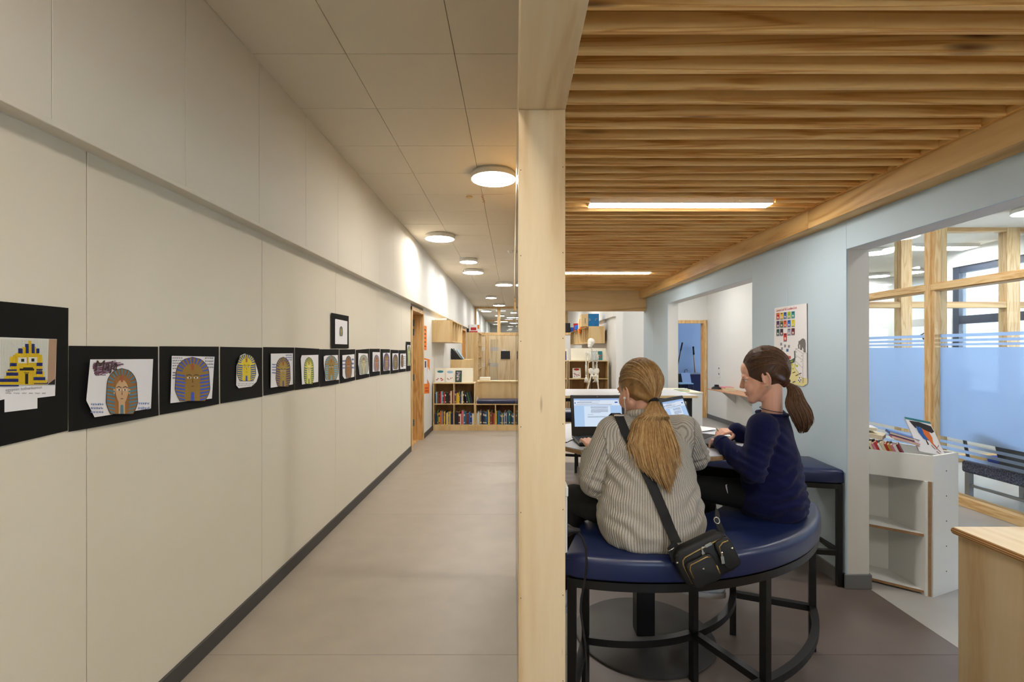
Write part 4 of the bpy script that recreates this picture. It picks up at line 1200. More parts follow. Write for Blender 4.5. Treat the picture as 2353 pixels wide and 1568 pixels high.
picture_book('white picture book with red band and red cartoon, left of the skeleton ribs', 1.30, 1.48, 0.225, ms, 'book_white', [('book_red', 6, 0.2, 0.5, 0.018), ('book_black', 5, 0.15, 0.35, 0.014), ('book_lilac', 3, 0.3, 0.5, 0.016)], 10, 'book_red', 'picture books in the bookcase')
picture_book('cream picture book with yellow top, behind the skeleton pelvis', 1.70, 1.87, 0.215, ms, 'book_cream', [('book_mustard', 5, 0.75, 0.95, 0.02), ('book_brown', 5, 0.2, 0.5, 0.014)], 11, None, 'picture books in the bookcase')
picture_book('dark patterned book in the bookcase beside the post', 0.93, 1.05, 0.2, ms, 'book_charcoal', [('book_cream', 5, 0.2, 0.8, 0.014)], 12, None, 'picture books in the bookcase')
wall_box_shelf('birch wall shelf with upright compartments above the skeleton', 1.705, 2.069, 10.9, 15.0, 1.655, 2.04, 11, -1)
t = thing('blue_box', 'blue painted box with a tan side on the wall shelf above the skeleton', 'box', (1.9, 11.05, 2.041))
bx('body', (1.70, 10.95, 2.0415), (1.945, 11.25, 2.325), 'blue_box', t, 0.004)
b = B(); b.prism([(1.70, 10.95), (1.70, 11.4), (1.59, 11.5), (1.565, 11.05)], 0.28, TR(0, 0, 2.0415)); b.done('tan_side', 'tan_card', t)
b = B(); R_ = random.Random(4)
for k in range(26):
    cx = R_.choice((1.735, 1.885)) + R_.uniform(-0.028, 0.028); cz = 2.19 + R_.uniform(-0.03, 0.03)
    b.box((cx, 10.948, cz), (cx + R_.uniform(0.004, 0.014), 10.9495, cz + R_.uniform(0.003, 0.01)))
b.done('worn_print', 'tan_card', t)
b = B()
for k in range(5): b.box((1.632, 11.0, 2.11 + 0.024 * k), (1.646, 11.005, 2.126 + 0.024 * k), 0, TR(-0.0, -0.012, 0))
b.done('lettering', 'card_black', t)
toys = [('red cardboard horn', 'red_plastic', (1.735, 11.7, 2.041), 0.10, 0.24), ('orange carton', 'orange_paper', (1.75, 12.0, 2.041), 0.09, 0.2), ('brown carton', 'tan_card', (1.80, 12.35, 2.041), 0.12, 0.24),
        ('blue plastic crate', 'blue_plastic', (1.80, 12.9, 2.041), 0.13, 0.12), ('red cylinder', 'red_plastic', (1.82, 13.5, 2.041), 0.14, 0.2), ('blue plastic crate', 'blue_plastic', (1.80, 14.2, 2.041), 0.15, 0.12)]
for i, (nm, mt, p, r, h) in enumerate(toys):
    b = B()
    if 'cylinder' in nm or 'horn' in nm:
        b.lathe([(r * (0.5 if 'horn' in nm else 1), 0.0005), (r * 0.9, h * 0.6), (r, h)], p, 18)
    elif 'crate' in nm:
        x, y, z = p
        b.box((x - r, y - 0.2, z + 0.0005), (x + r, y + 0.2, z + 0.012))
        for s in (-1, 1):
            b.box((x + s * r - 0.006, y - 0.2, z + 0.012), (x + s * r + 0.006, y + 0.2, z + h)); b.box((x - r, y + s * 0.2 - 0.006, z + 0.012), (x + r, y + s * 0.2 + 0.006, z + h))
    else:
        x, y, z = p
        b.box((x - r, y - 0.12, z + 0.0005), (x + r, y + 0.12, z + h), 0.003); b.box((x - r - 0.004, y - 0.125, z + h * 0.55), (x + r + 0.004, y + 0.125, z + h + 0.004))
    tag(b.done(nm.replace(' ', '_'), mt, None, False), '%s on the wall shelf above the skeleton, %s behind the blue box' % (nm, ORD[i]), 'box', 'things on the right wall shelf')
b = B(); b.box((1.66, 12.2, 2.02), (1.702, 12.5, 2.0405), 0); b.prism([(0, 0), (0.05, 0), (0.03, -0.1), (0.015, -0.1)], 0.25, TR(1.66, 12.45, 2.02) @ RX(radians(90)))
tag(b.done('orange_cloth', 'orange_paper'), 'orange cloth hanging over the edge of the right wall shelf', 'cloth')
t = thing('tall_cabinet', 'dark cabinet top with a timber lip beside the post under the ceiling', 'cabinet', (1.0, 13.6, 0))
bx('carcass', (0.6, 13.5, 0), (1.6, 13.9, 1.95), 'wall_white', t, 0.003); bx('timber_lip', (0.6, 13.48, 1.93), (1.6, 13.5, 1.99), 'frame_wood_z', t); bx('dark_top', (0.6, 13.52, 1.99), (1.6, 13.88, 2.26), 'screen_dark', t, 0.01)

# ---- desk board, books and socket on the hall wall
t = thing('wall_desk', 'brown folding wall board used as a desk, seen past the person in navy', 'desk', (4.1, 8.6, 0.7))
bx('board', (3.9, 7.4, 0.712), (4.318, 9.72, 0.73), 'brown_board', t, 0.002)
for y in (7.8, 8.7, 9.4):
    B().prism([(0, 0), (-0.3, 0), (0, -0.25)], 0.02, TR(4.318, y, 0.7115) @ RX(radians(90))).done('bracket', 'wall_white', t)
for i, (x0, y0, z, mt, lab) in enumerate(((4.0, 9.0, 0.7305, 'book_cream', 'cream book at the bottom of the pile on the wall desk'), (4.0, 9.05, 0.7545, 'book_cream', 'second cream book in the pile on the wall desk'), (3.99, 9.1, 0.7785, 'book_pink', 'pink book on top of the pile on the wall desk'))):
    b = B(); b.mi = 0; b.box((x0, y0, z), (x0 + 0.17, y0 + 0.24, z + 0.003)); b.box((x0, y0, z + 0.02), (x0 + 0.17, y0 + 0.24, z + 0.0235)); b.box((x0, y0, z + 0.003), (x0 + 0.003, y0 + 0.24, z + 0.02)); b.mi = 1; b.box((x0 + 0.003, y0 + 0.004, z + 0.003), (x0 + 0.165, y0 + 0.236, z + 0.02))
    tag(b.done('book', [mt, 'page']), lab, 'book', 'books on the wall desk')
for i in range(2):
    o = bx('booklet', (3.93 + 0.02 * i, 7.72 + 0.04 * i, 0.7305 + 0.0105 * i), (4.1 + 0.02 * i, 8.1 + 0.04 * i, 0.7405 + 0.0105 * i), 'paper', None, 0.001)
    tag(o, 'white booklet on the wall desk, %s one' % ('lower', 'upper')[i], 'booklet', 'white booklets on the wall desk')
b = B(); b.lathe([(0.10, 0.0005), (0.09, 0.03), (0.04, 0.06), (0.045, 0.085), (0.001, 0.09)], (4.02, 9.55, 0.73), 16)
tag(b.done('desk_bell', 'black_plastic', None, True, angle=40), 'small black knobbed object at the far end of the wall desk', 'bell')
t = thing('wall_socket', 'white double wall socket beside the wooden hall door', 'socket', (4.315, 10.2, 1.05))
bx('plate', (4.308, 10.06, 0.93), (4.32, 10.18, 1.19), 'white_laminate', t, 0.003)
for z in (1.0, 1.12): B().ball((4.3075, 10.12, z), (0.001, 0.02, 0.02), 10, 8).done('outlet', 'dark_grey', t)
# things in the blue room behind door 3
def stick(label, p0, p1, r, m1, head=None):
    t = thing('broom', label, 'broom', (p1[0], p1[1], p1[2]))
    B().tube([p0, p1], r, 8).done('handle', m1, t, True)
    d = (V(p0) - V(p1)).normalized()
    B().tube([V(p0) - d * 0.22, V(p0) + d * 0.005], r * 1.35, 8).done('grip', 'black_plastic', t, True)
    if head: bx('head', (p1[0] - 0.18, p1[1] - 0.05, p1[2] - 0.05), (p1[0] + 0.12, p1[1] + 0.03, p1[2] + 0.02), 'black_plastic', t, 0.005)
stick('dark broom leaning on the blue wall, left in the doorway', px(1568, 788, 13.2), px(1554, 855, 13.1), 0.016, 'base_metal')
stick('wooden broom with black head leaning upright in the blue doorway', px(1593, 797, 13.24), px(1598, 866, 13.2), 0.018, 'brown_board', True)
t = thing('stool_chair', 'pale blue chair with black tubular legs in the blue doorway', 'chair', (4.4, 12.6, 0))
c0 = px(1573, 880, 12.0)
bx('seat', (c0.x - 0.17, 11.85, 0.66), (c0.x + 0.17, 12.2, 0.69), 'book_pale blue', t, 0.006)
for sx in (-1, 1):
    for y in (11.87, 12.18):
        B().tube([(c0.x + sx * 0.15, y, 0.66), (c0.x + sx * 0.19, y, 0.0)], 0.012, 8).done('leg', 'black_metal', t, True)
tag(B().box((-0.11, -0.003, 0), (0.11, 0.003, 0.26), 0, TR(c0.x + 0.06, 12.0, 0.693) @ RX(radians(-25))).done('paper_sign', 'wall_bluegrey'), 'pale paper sign propped on the blue room chair', 'paper')
b = B(); b.tube([(c0.x + 0.07, 12.22, 0.92), (c0.x + 0.1, 12.25, 1.0), (c0.x + 0.14, 12.25, 1.02), (c0.x + 0.16, 12.24, 0.97)], 0.008, 6); b.tube([(c0.x + 0.07, 12.22, 0.92), (c0.x + 0.02, 12.19, 0.692)], 0.006, 6)
tag(b.done('small_lamp', 'dark_grey', None, True), 'small dark hook-necked stand on the blue room chair', 'stand')
t = thing('dark_counter', 'dark purple counter block at the right edge of the blue doorway', 'counter', (4.9, 13.0, 0))
bx('body', (4.62, 12.72, 0.0), (5.4, 13.1, 0.86), 'fabric_navy', t, 0.004); bx('top', (4.60, 12.70, 0.861), (5.42, 13.12, 0.885), 'grey_metal', t, 0.003)
# ---- upholstered bench behind the glazed wall
t = thing('upholstered_bench', 'patterned navy upholstered bench on grey metal legs behind the glazed wall', 'bench', (4.85, 3.8, 0))
m, nt, bs = new_mat('pattern_fabric')
vo = N(nt, 'ShaderNodeTexVoronoi', feature='DISTANCE_TO_EDGE'); vo.inputs['Scale'].default_value = 48
nt.links.new(coords(nt), vo.inputs['Vector'])
nt.links.new(ramp(nt, vo.outputs['Distance'], [(0.03, rgb(112, 120, 136)), (0.09, rgb(30, 36, 78))]), bs.inputs['Base Color'])
bs.inputs['Roughness'].default_value = 0.9
bx('seat', (4.5, 2.6, 0.285), (5.1, 4.86, 0.395), 'pattern_fabric', t, 0.015)
bx('rail', (4.52, 2.65, 0.15), (4.545, 4.82, 0.175), 'grey_metal', t)
for x in (4.51, 5.05):
    for y in (2.65, 4.78): bx('leg', (x, y, 0), (x + 0.045, y + 0.05, 0.285), 'grey_metal', t, 0.002)
b = B(); b.box((4.64, 3.3, 0.3955), (5.05, 4.75, 0.47), 0.03, seg=2)
tag(b.done('blue_cushion', 'fabric_blue', None, True), 'bright blue cushion on the patterned bench behind the glazed wall', 'cushion')
b = B(); b.prism([(4.47, 0.3965), (3.5, 0.3965), (3.5, 0.46), (4.56, 0.765)], 0.03, TR(4.505, 0, 0) @ Matrix(((0, 0, 1, 0), (1, 0, 0, 0), (0, 1, 0, 0), (0, 0, 0, 1))))
tag(b.done('dark_board', 'dark_grey'), 'dark grey slanted board on the bench behind the frosted glass', 'board')
t = thing('easel', 'dark folded easel behind the frosted glass left of the mullion', 'easel', (5.3, 5.9, 0))
for dx in (-0.25, 0.25): B().tube([(5.25 + dx, 5.8, 0), (5.25, 5.9, 1.72)], 0.018, 8).done('leg', 'dark_grey', t)
B().tube([(5.25, 6.3, 0), (5.25, 5.92, 1.7)], 0.018, 8).done('leg', 'dark_grey', t)
bx('board', (4.95, 5.80, 0.55), (5.5, 5.83, 1.28), 'dark_grey', t)
b = B(); b.tube([(5.2, 5.88, 1.5), (5.0, 5.85, 1.6), (4.93, 5.85, 1.68), (5.02, 5.85, 1.73)], 0.01, 6); b.done('hook_arm', 'dark_grey', t, True)

# ---- power plug and cable on the post
t = thing('power_outlet', 'white outlet strip on the right side of the plywood post', 'outlet', (0.177, 1.7, 0.86))
bx('plate', (0.1775, 1.665, 0.80), (0.187, 1.735, 1.0), 'white_laminate', t, 0.003); bx('plate', (0.1775, 1.66, 0.845 + 0.15), (0.1895, 1.74, 1.03), 'white_laminate', t, 0.003)
t = thing('power_plug', 'black plug with a cable hanging down beside the plywood post', 'plug', (0.187, 1.70, 0.865))
B().tube([(0.1875, 1.70, 0.867), (0.196, 1.70, 0.867), (0.212, 1.70, 0.866), (0.235, 1.70, 0.866)], [0.021, 0.021, 0.011, 0.007], 12).done('plug_body', 'black_plastic', t, True)
pts = [(0.235, 1.70, 0.866)]
for (xx, yy) in ((1328, 1224), (1338, 1237), (1347, 1262), (1348, 1300), (1343, 1340), (1336, 1375), (1334, 1405), (1339, 1440), (1345, 1480), (1348, 1530), (1348, 1568), (1345, 1640)):
    pts.append(px(xx, yy, 1.70))
pts.append((0.24, 1.72, 0.01))
B().tube(pts, 0.0042, 8).done('cable', 'black_plastic', t, True)
# ================================================================== PEOPLE
plain('skin_fair', rgb(226, 172, 146), 0.5, var=0.04, nscale=30)
for nm in ('skin_fair',):
    bsd = M[nm].node_tree.nodes['Principled BSDF']
    try:
        bsd.inputs['Subsurface Weight'].default_value = 0.15
        bsd.inputs['Subsurface Radius'].default_value = (0.01, 0.004, 0.002)
    except Exception: pass
plain('trouser_black', rgb(9, 9, 10), 0.85)
plain('shoe_white', rgb(222, 222, 224), 0.5)
plain('eye_white', rgb(196, 190, 186), 0.3)
plain('eye_dark', rgb(34, 28, 26), 0.2)
plain('lip', rgb(196, 122, 108), 0.5)
plain('bag_black', rgb(8, 8, 9), 0.6, bmp=0.1, bscale=300)
plain('strap_black', rgb(7, 7, 8), 0.75)
plain('scrunchie', rgb(84, 42, 30), 0.8)

def knit(name, c, groove_shade, ribs=True, fuzz=0.3):
    m, nt, bs = new_mat(name)
    bs.inputs['Roughness'].default_value = 0.95
    bs.inputs['Specular IOR Level'].default_value = 0.1
    try:
        bs.inputs['Sheen Weight'].default_value = fuzz
        bs.inputs['Sheen Roughness'].default_value = 0.6
    except Exception: pass
    nz = N(nt, 'ShaderNodeTexNoise'); nz.inputs['Scale'].default_value = 260; nz.inputs['Detail'].default_value = 2
    nt.links.new(coords(nt), nz.inputs['Vector'])
    n2 = N(nt, 'ShaderNodeTexNoise'); n2.inputs['Scale'].default_value = 700; n2.inputs['Detail'].default_value = 1
    nt.links.new(coords(nt), n2.inputs['Vector'])
    at = N(nt, 'ShaderNodeAttribute'); at.attribute_name = 'rib'
    mu = N(nt, 'ShaderNodeMath', operation='MULTIPLY'); mu.inputs[1].default_value = 2 * pi
    nt.links.new(at.outputs['Fac'], mu.inputs[0])
    sn = N(nt, 'ShaderNodeMath', operation='SINE'); nt.links.new(mu.outputs[0], sn.inputs[0])
    hf = N(nt, 'ShaderNodeMath', operation='MULTIPLY_ADD'); hf.inputs[1].default_value = 0.5 if ribs else 0.1; hf.inputs[2].default_value = 0.5
    nt.links.new(sn.outputs[0], hf.inputs[0])
    ad = N(nt, 'ShaderNodeMath', operation='MULTIPLY_ADD'); ad.inputs[1].default_value = 0.55
    nt.links.new(nz.outputs['Fac'], ad.inputs[0]); nt.links.new(hf.outputs[0], ad.inputs[2])
    lo = tuple(q * groove_shade for q in c[:3]) + (1,)  # painted shade: rib grooves get a darker base colour
    hi = tuple(min(1, q * 1.18) for q in c[:3]) + (1,)
    nt.links.new(ramp(nt, ad.outputs[0], [(0.15, lo), (0.6, c), (1.15, hi)]), bs.inputs['Base Color'])
    a2 = N(nt, 'ShaderNodeMath', operation='MULTIPLY_ADD'); a2.inputs[1].default_value = 0.5
    nt.links.new(n2.outputs['Fac'], a2.inputs[0]); nt.links.new(ad.outputs[0], a2.inputs[2])
    bump(nt, bs, a2.outputs[0], 0.8 if ribs else 0.45, 0.0035 if ribs else 0.002)
    return m
knit('knit_grey', rgb(178, 171, 160), 0.58, True, 0.1)
knit('knit_navy', rgb(17, 21, 58), 0.6, False, 0.06)

def hair_mat(name, c0, c1, c2):
    m, nt, bs = new_mat(name)
    at = N(nt, 'ShaderNodeAttribute'); at.attribute_name = 'shade'
    nz = N(nt, 'ShaderNodeTexNoise'); nz.inputs['Scale'].default_value = 90; nz.inputs['Detail'].default_value = 2
    nt.links.new(coords(nt, (1, 1, 0.15)), nz.inputs['Vector'])
    ad = N(nt, 'ShaderNodeMath', operation='MULTIPLY_ADD'); ad.inputs[1].default_value = 0.5; 
    nt.links.new(nz.outputs['Fac'], ad.inputs[0])
    m2 = N(nt, 'ShaderNodeMath', operation='MULTIPLY'); m2.inputs[1].default_value = 0.75
    nt.links.new(at.outputs['Fac'], m2.inputs[0]); nt.links.new(m2.outputs[0], ad.inputs[2])
    nt.links.new(ramp(nt, ad.outputs[0], [(0.1, c0), (0.55, c1), (1.0, c2)]), bs.inputs['Base Color'])
    bs.inputs['Roughness'].default_value = 0.42
    bs.inputs['Specular IOR Level'].default_value = 0.35
    return m
hair_mat('hair_blond', rgb(98, 70, 40), rgb(160, 120, 72), rgb(214, 180, 128))
hair_mat('hair_brown', rgb(46, 30, 22), rgb(84, 58, 42), rgb(134, 100, 74))

def blob(name, b, voxel, smooth, mat, parent=None, adapt=0.0):
    """voxel-union of every closed shape in b -> one continuous smooth mesh"""
    me = bpy.data.meshes.new('tmp'); b.bm.to_mesh(me); b.bm.free()
    o = bpy.data.objects.new('tmp', me); COL.objects.link(o)
    r = o.modifiers.new('r', 'REMESH'); r.mode = 'VOXEL'; r.voxel_size = voxel; r.adaptivity = adapt
    if smooth:
        s = o.modifiers.new('s', 'SMOOTH'); s.factor = 0.5; s.iterations = smooth
    dg = bpy.context.evaluated_depsgraph_get()
    ev = o.evaluated_get(dg)
    me2 = bpy.data.meshes.new_from_object(ev)
    bpy.data.objects.remove(o)
    me2.name = name
    me2.materials.clear()
    for q in (mat if isinstance(mat, list) else [mat]): me2.materials.append(M[q])
    me2.polygons.foreach_set('use_smooth', [True] * len(me2.polygons))
    o = bpy.data.objects.new(name, me2); COL.objects.link(o)
    if parent is not None: o.parent = parent
    return o

def frame(fwd, up=(0, 0, 1)):
    f = V(fwd).normalized(); r = f.cross(V(up)).normalized(); u = r.cross(f).normalized()
    return f, u, r      # r is the person's right

class Head:
    def __init__(s, c, fwd, sc=1.0, roll=0.0):
        s.c = V(c); s.f, s.u, s.r = frame(fwd); s.s = sc
        if roll:
            q = Matrix.Rotation(roll, 3, s.f); s.u = q @ s.u; s.r = q @ s.r
        s.rot = Matrix((s.f, s.r, s.u)).transposed().to_4x4()     # local (f,r,u) -> world
    def p(s, f, u, r=0.0): return s.c + (s.f * f + s.u * u + s.r * r) * s.s
    def ell(s, b, f, u, r, rf, ru, rr, n=24):
        b.ball(s.p(f, u, r), (rf * s.s, rr * s.s, ru * s.s), n, n * 2 // 3, s.rot)
    def cap(s, b, a, c, r0, r1): b.cap(s.p(*a), s.p(*c), r0 * s.s, r1 * s.s, 14)
    def flesh(s, b, neck):
        E, C = s.ell, s.cap
        E(b, -0.015, 0.030, 0, 0.088, 0.084, 0.072)
        E(b, 0.026, -0.030, 0, 0.058, 0.083, 0.056)
        E(b, 0.056, 0.036, 0, 0.026, 0.04, 0.05)
        E(b, 0.068, -0.092, 0, 0.022, 0.020, 0.024)
        for q in (-1, 1):
            C(b, (0.0, -0.045, q * 0.05), (0.062, -0.09, q * 0.014), 0.022, 0.020)
            E(b, 0.058, -0.036, q * 0.03, 0.026, 0.030, 0.024)
            E(b, 0.072, 0.016, q * 0.026, 0.012, 0.010, 0.024)
            E(b, 0.0665, 0.004, q * 0.029, 0.014, 0.006, 0.017, 14)
            E(b, 0.0645, -0.012, q * 0.029, 0.013, 0.006, 0.017, 14)
            # ear: shell plus rolled rim
            E(b, -0.012, -0.016, q * 0.0695, 0.0135, 0.030, 0.0055, 16)
            E(b, -0.010, -0.044, q * 0.069, 0.008, 0.010, 0.006, 12)
            pts = []
            for k in range(15):
                a = radians(-70 + 285 * k / 14)
                pts.append(s.p(-0.012 - 0.0145 * cos(a), -0.014 + 0.031 * sin(a), q * (0.0735 + 0.004 * max(0, cos(a)))))
            b.tube(pts, 0.0042 * s.s, 7)
        C(b, (0.081, 0.006, 0), (0.0985, -0.028, 0), 0.0070, 0.0085)
        E(b, 0.089, -0.032, 0, 0.011, 0.0068, 0.0125)
        E(b, 0.081, -0.058, 0, 0.011, 0.0055, 0.019)
        E(b, 0.080, -0.068, 0, 0.010, 0.0058, 0.016)
        b.cap(s.p(-0.026, -0.05), neck, 0.038 * s.s, 0.046, 16)
    def hair_dirs(s, tie):
        """cap ellipsoid in head space"""
        s.ec = (-0.021, 0.036, 0.0); s.er = (0.0915, 0.092, 0.081)
    def on_cap(s, d, k=1.0):
        d = d.normalized()
        return s.p(s.ec[0] + s.er[0] * k * d.x, s.ec[1] + s.er[1] * k * d.z, s.er[2] * k * d.y)

def hand(b, wrist, d, up, thumb, curl=0.5, s=1.0, spread=0.0, tips=None):
    """wrist point, pointing direction d, back-of-hand normal up, thumb=+1 if the thumb lies on d x up side"""
    w = V(wrist); d = V(d).normalized(); side = d.cross(V(up)).normalized(); u = side.cross(d).normalized()
    side = side * thumb
    kn = []
    L = [0.036, 0.040, 0.037, 0.029]
    b.ball(w + d * 0.035 * s + u * 0.0, (0.034 * s, 0.026 * s, 0.012 * s), 14, 10, Matrix((d, side, u)).transposed().to_4x4())
    for i in range(4):
        off = (0.027 - 0.018 * i) * s
        base = w + side * off * 0.55 + d * 0.008 * s
        k = w + d * (0.072 - 0.004 * abs(i - 1)) * s + side * off + u * 0.004 * s
        b.cap(base, k, 0.011 * s, 0.0088 * s, 10)
        a = 0.0
        p = k
        dd = d + side * (0.10 - 0.07 * i) * (1 + spread)
        dd.normalize()
        for j, (ln, rr) in enumerate(((L[i], 0.0080), (L[i] * 0.66, 0.0070), (L[i] * 0.52, 0.0062))):
            a += curl * (0.75, 1.0, 0.7)[j] * (1 + 0.08 * i)
            v = dd * cos(a) - u * sin(a)
            q = p + v * ln * s
            b.cap(p, q, rr * s * 1.03, rr * s, 10)
            p = q
    t0 = w + side * 0.018 * s + d * 0.012 * s - u * 0.004 * s
    t1 = t0 + (d * 0.55 + side * 0.72 - u * 0.25).normalized() * 0.034 * s
    t2 = t1 + (d * 0.82 + side * 0.30 - u * 0.3).normalized() * 0.027 * s
    t3 = t2 + (d * 0.9 + side * 0.02 - u * 0.35).normalized() * 0.021 * s
    b.cap(t0, t1, 0.0125 * s, 0.0100 * s, 10); b.cap(t1, t2, 0.0098 * s, 0.0085 * s, 10); b.cap(t2, t3, 0.0085 * s, 0.0070 * s, 10)

def rib_attr(o, bones, pitch=0.0083):
    """bones: (p0,p1,ref,radius): stripe phase running round each limb"""
    me = o.data
    at = me.attributes.new('rib', 'FLOAT', 'POINT')
    vals = []
    for v in me.vertices:
        best = None
        for p0, p1, ref, rad, wt in bones:
            ax = p1 - p0; L = ax.length
            k = max(0, min(1, (v.co - p0).dot(ax) / (L * L)))
            d = ((v.co - p0 - ax * k).length) / wt
            if best is None or d < best[0]: best = (d, p0, ax / L, ref, rad)
        _, p0, a, ref, rad = best
        x = (ref - a * ref.dot(a)).normalized(); y = a.cross(x)
        q = v.co - p0
        vals.append(atan2(q.dot(y), q.dot(x)) * rad / pitch)
    at.data.foreach_set('value', vals)

def folds(o, amp, zref=None, seed=0.0, keep=None, creases=()):
    me = o.data
    nrm = [v.normal.copy() for v in me.vertices]
    for v, n in zip(me.vertices, nrm):
        p = v.co
        q = V((p.x * 9 + seed, p.y * 9, p.z * 6))
        a = noise.noise(q) * 0.65 + (1 - abs(noise.noise(V((p.x * 15 + seed, p.y * 15, p.z * 7 + 3.1))))) * 0.5 - 0.25
        a += 0.9 * noise.noise(V((p.x * 4.5 + p.z * 5 + seed, p.y * 5, p.z * 4.5 - p.x * 3)))
        k = amp * (keep(p) if keep else 1.0)
        d = a * k
        for c, ax, rad, wl, am in creases:      # cloth creases fading away from a joint
            q = p - c
            d += am * sin(q.dot(ax) / wl * 2 * pi + 2.5 * noise.noise(p * 14)) * math.exp(-(q.length / rad) ** 2)
        v.co = p + n * d
    me.update()

def strands(name, paths, r, mat, parent, n=3, tip=0.4):
    """many thin hair strands joined into one part"""
    b = B(); sh = []
    for pts, s in paths:
        k = len(pts)
        rr = [r * (1 if i < k * 0.6 else 1 - (1 - tip) * (i - k * 0.6) / (k * 0.4)) for i in range(k)]
        before = len(b.bm.verts)
        b.tube(pts, rr, n)
        sh += [s] * (len(b.bm.verts) - before)
    o = b.done(name, mat, None, True)
    if parent is not None: o.parent = parent
    at = o.data.attributes.new('shade', 'FLOAT', 'POINT'); at.data.foreach_set('value', sh)
    o['kind'] = 'stuff'
    return o

def slerp(a, b, t):
    a = a.normalized(); b = b.normalized()
    w = math.acos(max(-1, min(1, a.dot(b))))
    if w < 1e-4: return a
    return (a * sin((1 - t) * w) + b * sin(t * w)) / sin(w)

def sweep(d0, tie_d, t):
    """direction along a hair drawn back above the ear and down to the nape"""
    via = V((-0.95, d0.y * 0.85, 0.30 + 0.25 * max(0, d0.z)))
    return (d0 * (1 - t) ** 2 + via * (2 * t * (1 - t)) * 1.15 + tie_d * t * t).normalized()

def make_hair(H, person, mat, seed, nst=420, tie_d=V((-0.55, 0, -0.84)), tk=1.16):
    """cap swept back to a tie at the nape; direction vectors are (forward, right, up)"""
    tie_d = tie_d.normalized()
    R = random.Random(seed)
    H.hair_dirs(None)
    b = B()
    b.ball(H.p(H.ec[0], H.ec[1]), (H.er[0] * H.s, H.er[2] * H.s, H.er[1] * H.s), 36, 24, H.rot)
    tie = H.on_cap(tie_d, tk)
    for q in (-1, 1):
        for d0, r in ((V((0.66, q * 0.72, 0.10)), 0.013), (V((0.45, q * 0.85, 0.06)), 0.013), (V((0.1, q * 0.95, 0.10)), 0.014)):
            pts = [H.on_cap(sweep(d0, tie_d, k / 10), 0.90 + 0.13 * (k / 10) ** 4) for k in range(11)]
            b.tube(pts, [r * H.s * (0.5 + 0.5 * min(1, k / 3)) for k in range(11)], 9)
        for d0 in (V((-0.25, q * 0.75, -0.45)), V((-0.5, q * 0.45, -0.7))):
            pts = [H.on_cap(slerp(d0, tie_d, k / 6), 0.96 + 0.06 * (k / 6) ** 2) for k in range(7)]
            b.tube(pts, 0.014 * H.s, 8)
    b.cap(H.on_cap(tie_d, 0.85), tie, 0.034 * H.s, 0.015 * H.s)
    hm = blob('hair', b, 0.0048, 7, mat, person)
    at = hm.data.attributes.new('shade', 'FLOAT', 'POINT'); at.data.foreach_set('value', [0.22] * len(hm.data.vertices))
    paths = []
    for i in range(nst):
        while True:
            d0 = V((R.uniform(-0.9, 0.95), R.uniform(-1, 1), R.uniform(-0.3, 1))).normalized()
            if d0.x > 0.45 and d0.z < 0.30 + 0.1 * abs(d0.y): continue
            if d0.x > -0.15 and d0.z < 0.08: continue
            if d0.z < -0.3 and d0.x > -0.5: continue
            break
        lift = R.uniform(1.0, 1.022)
        pts = [H.on_cap(sweep(d0, tie_d, k / 13), lift + 0.01 * sin(pi * k / 13) + ((tk - 1.0) * (k / 13) ** 5)) for k in range(14)]
        paths.append((pts, R.random()))
    for i in range(nst // 3):
        q = R.choice((-1, 1))
        d0 = V((R.uniform(0.05, 0.7), q * R.uniform(0.72, 0.95), R.uniform(0.0, 0.22)))
        lift = R.uniform(1.035, 1.065)
        pts = [H.on_cap(sweep(d0, tie_d, k / 13), lift - 0.05 * max(0, 1 - k / 3) + (tk - 1.05) * (k / 13) ** 5) for k in range(14)]
        paths.append((pts, R.random()))
    strands('hair_strands', paths, 0.0008, mat, person)
    paths = []
    for i in range(46):            # loose flyaway hairs
        d0 = V((R.uniform(-0.3, 0.8), R.uniform(-0.9, 0.9), R.uniform(0.35, 1))).normalized()
        w = V((R.uniform(-1, 1), R.uniform(-1, 1), R.uniform(0, 1))) * 0.3
        kk = R.uniform(0.3, 1)
        pts = [H.on_cap(d0 + w * (k / 5) ** 2 + (tie_d - d0) * 0.16 * k / 5, 1.01 + 0.07 * (k / 5) ** 2 * kk) for k in range(6)]
        paths.append((pts, R.random()))
    strands('flyaway_hairs', paths, 0.0003, mat, person)
    return tie

def torso(b, rows, rot=0.0, n=40, sub=5):
    """smooth lofted torso: rows (z, cx, cy, rx, ry), rotated by rot about each centre"""
    def cr(p0, p1, p2, p3, t): return 0.5 * ((2 * p1) + (-p0 + p2) * t + (2*p0 - 5*p1 + 4*p2 - p3) * t*t + (-p0 + 3*p1 - 3*p2 + p3) * t**3)
    rows2 = []
    for i in range(len(rows) - 1):
        p = [rows[max(0, i-1)], rows[i], rows[i+1], rows[min(len(rows)-1, i+2)]]
        for k in range(sub):
            rows2.append([cr(p[0][j], p[1][j], p[2][j], p[3][j], k / sub) for j in range(5)])
    rows2.append(rows[-1])
    rings = []
    for z, cx, cy, rx, ry in rows2:
        rg = []
        for k in range(n):
            a = 2 * pi * k / n
            ca, sa = cos(a), sin(a)
            e = 0.86
            x = rx * math.copysign(abs(ca) ** e, ca); y = ry * math.copysign(abs(sa) ** e, sa)
            rg.append(V((cx + x * cos(rot) - y * sin(rot), cy + x * sin(rot) + y * cos(rot), z)))
        rings.append(rg)
    b.loft(rings)

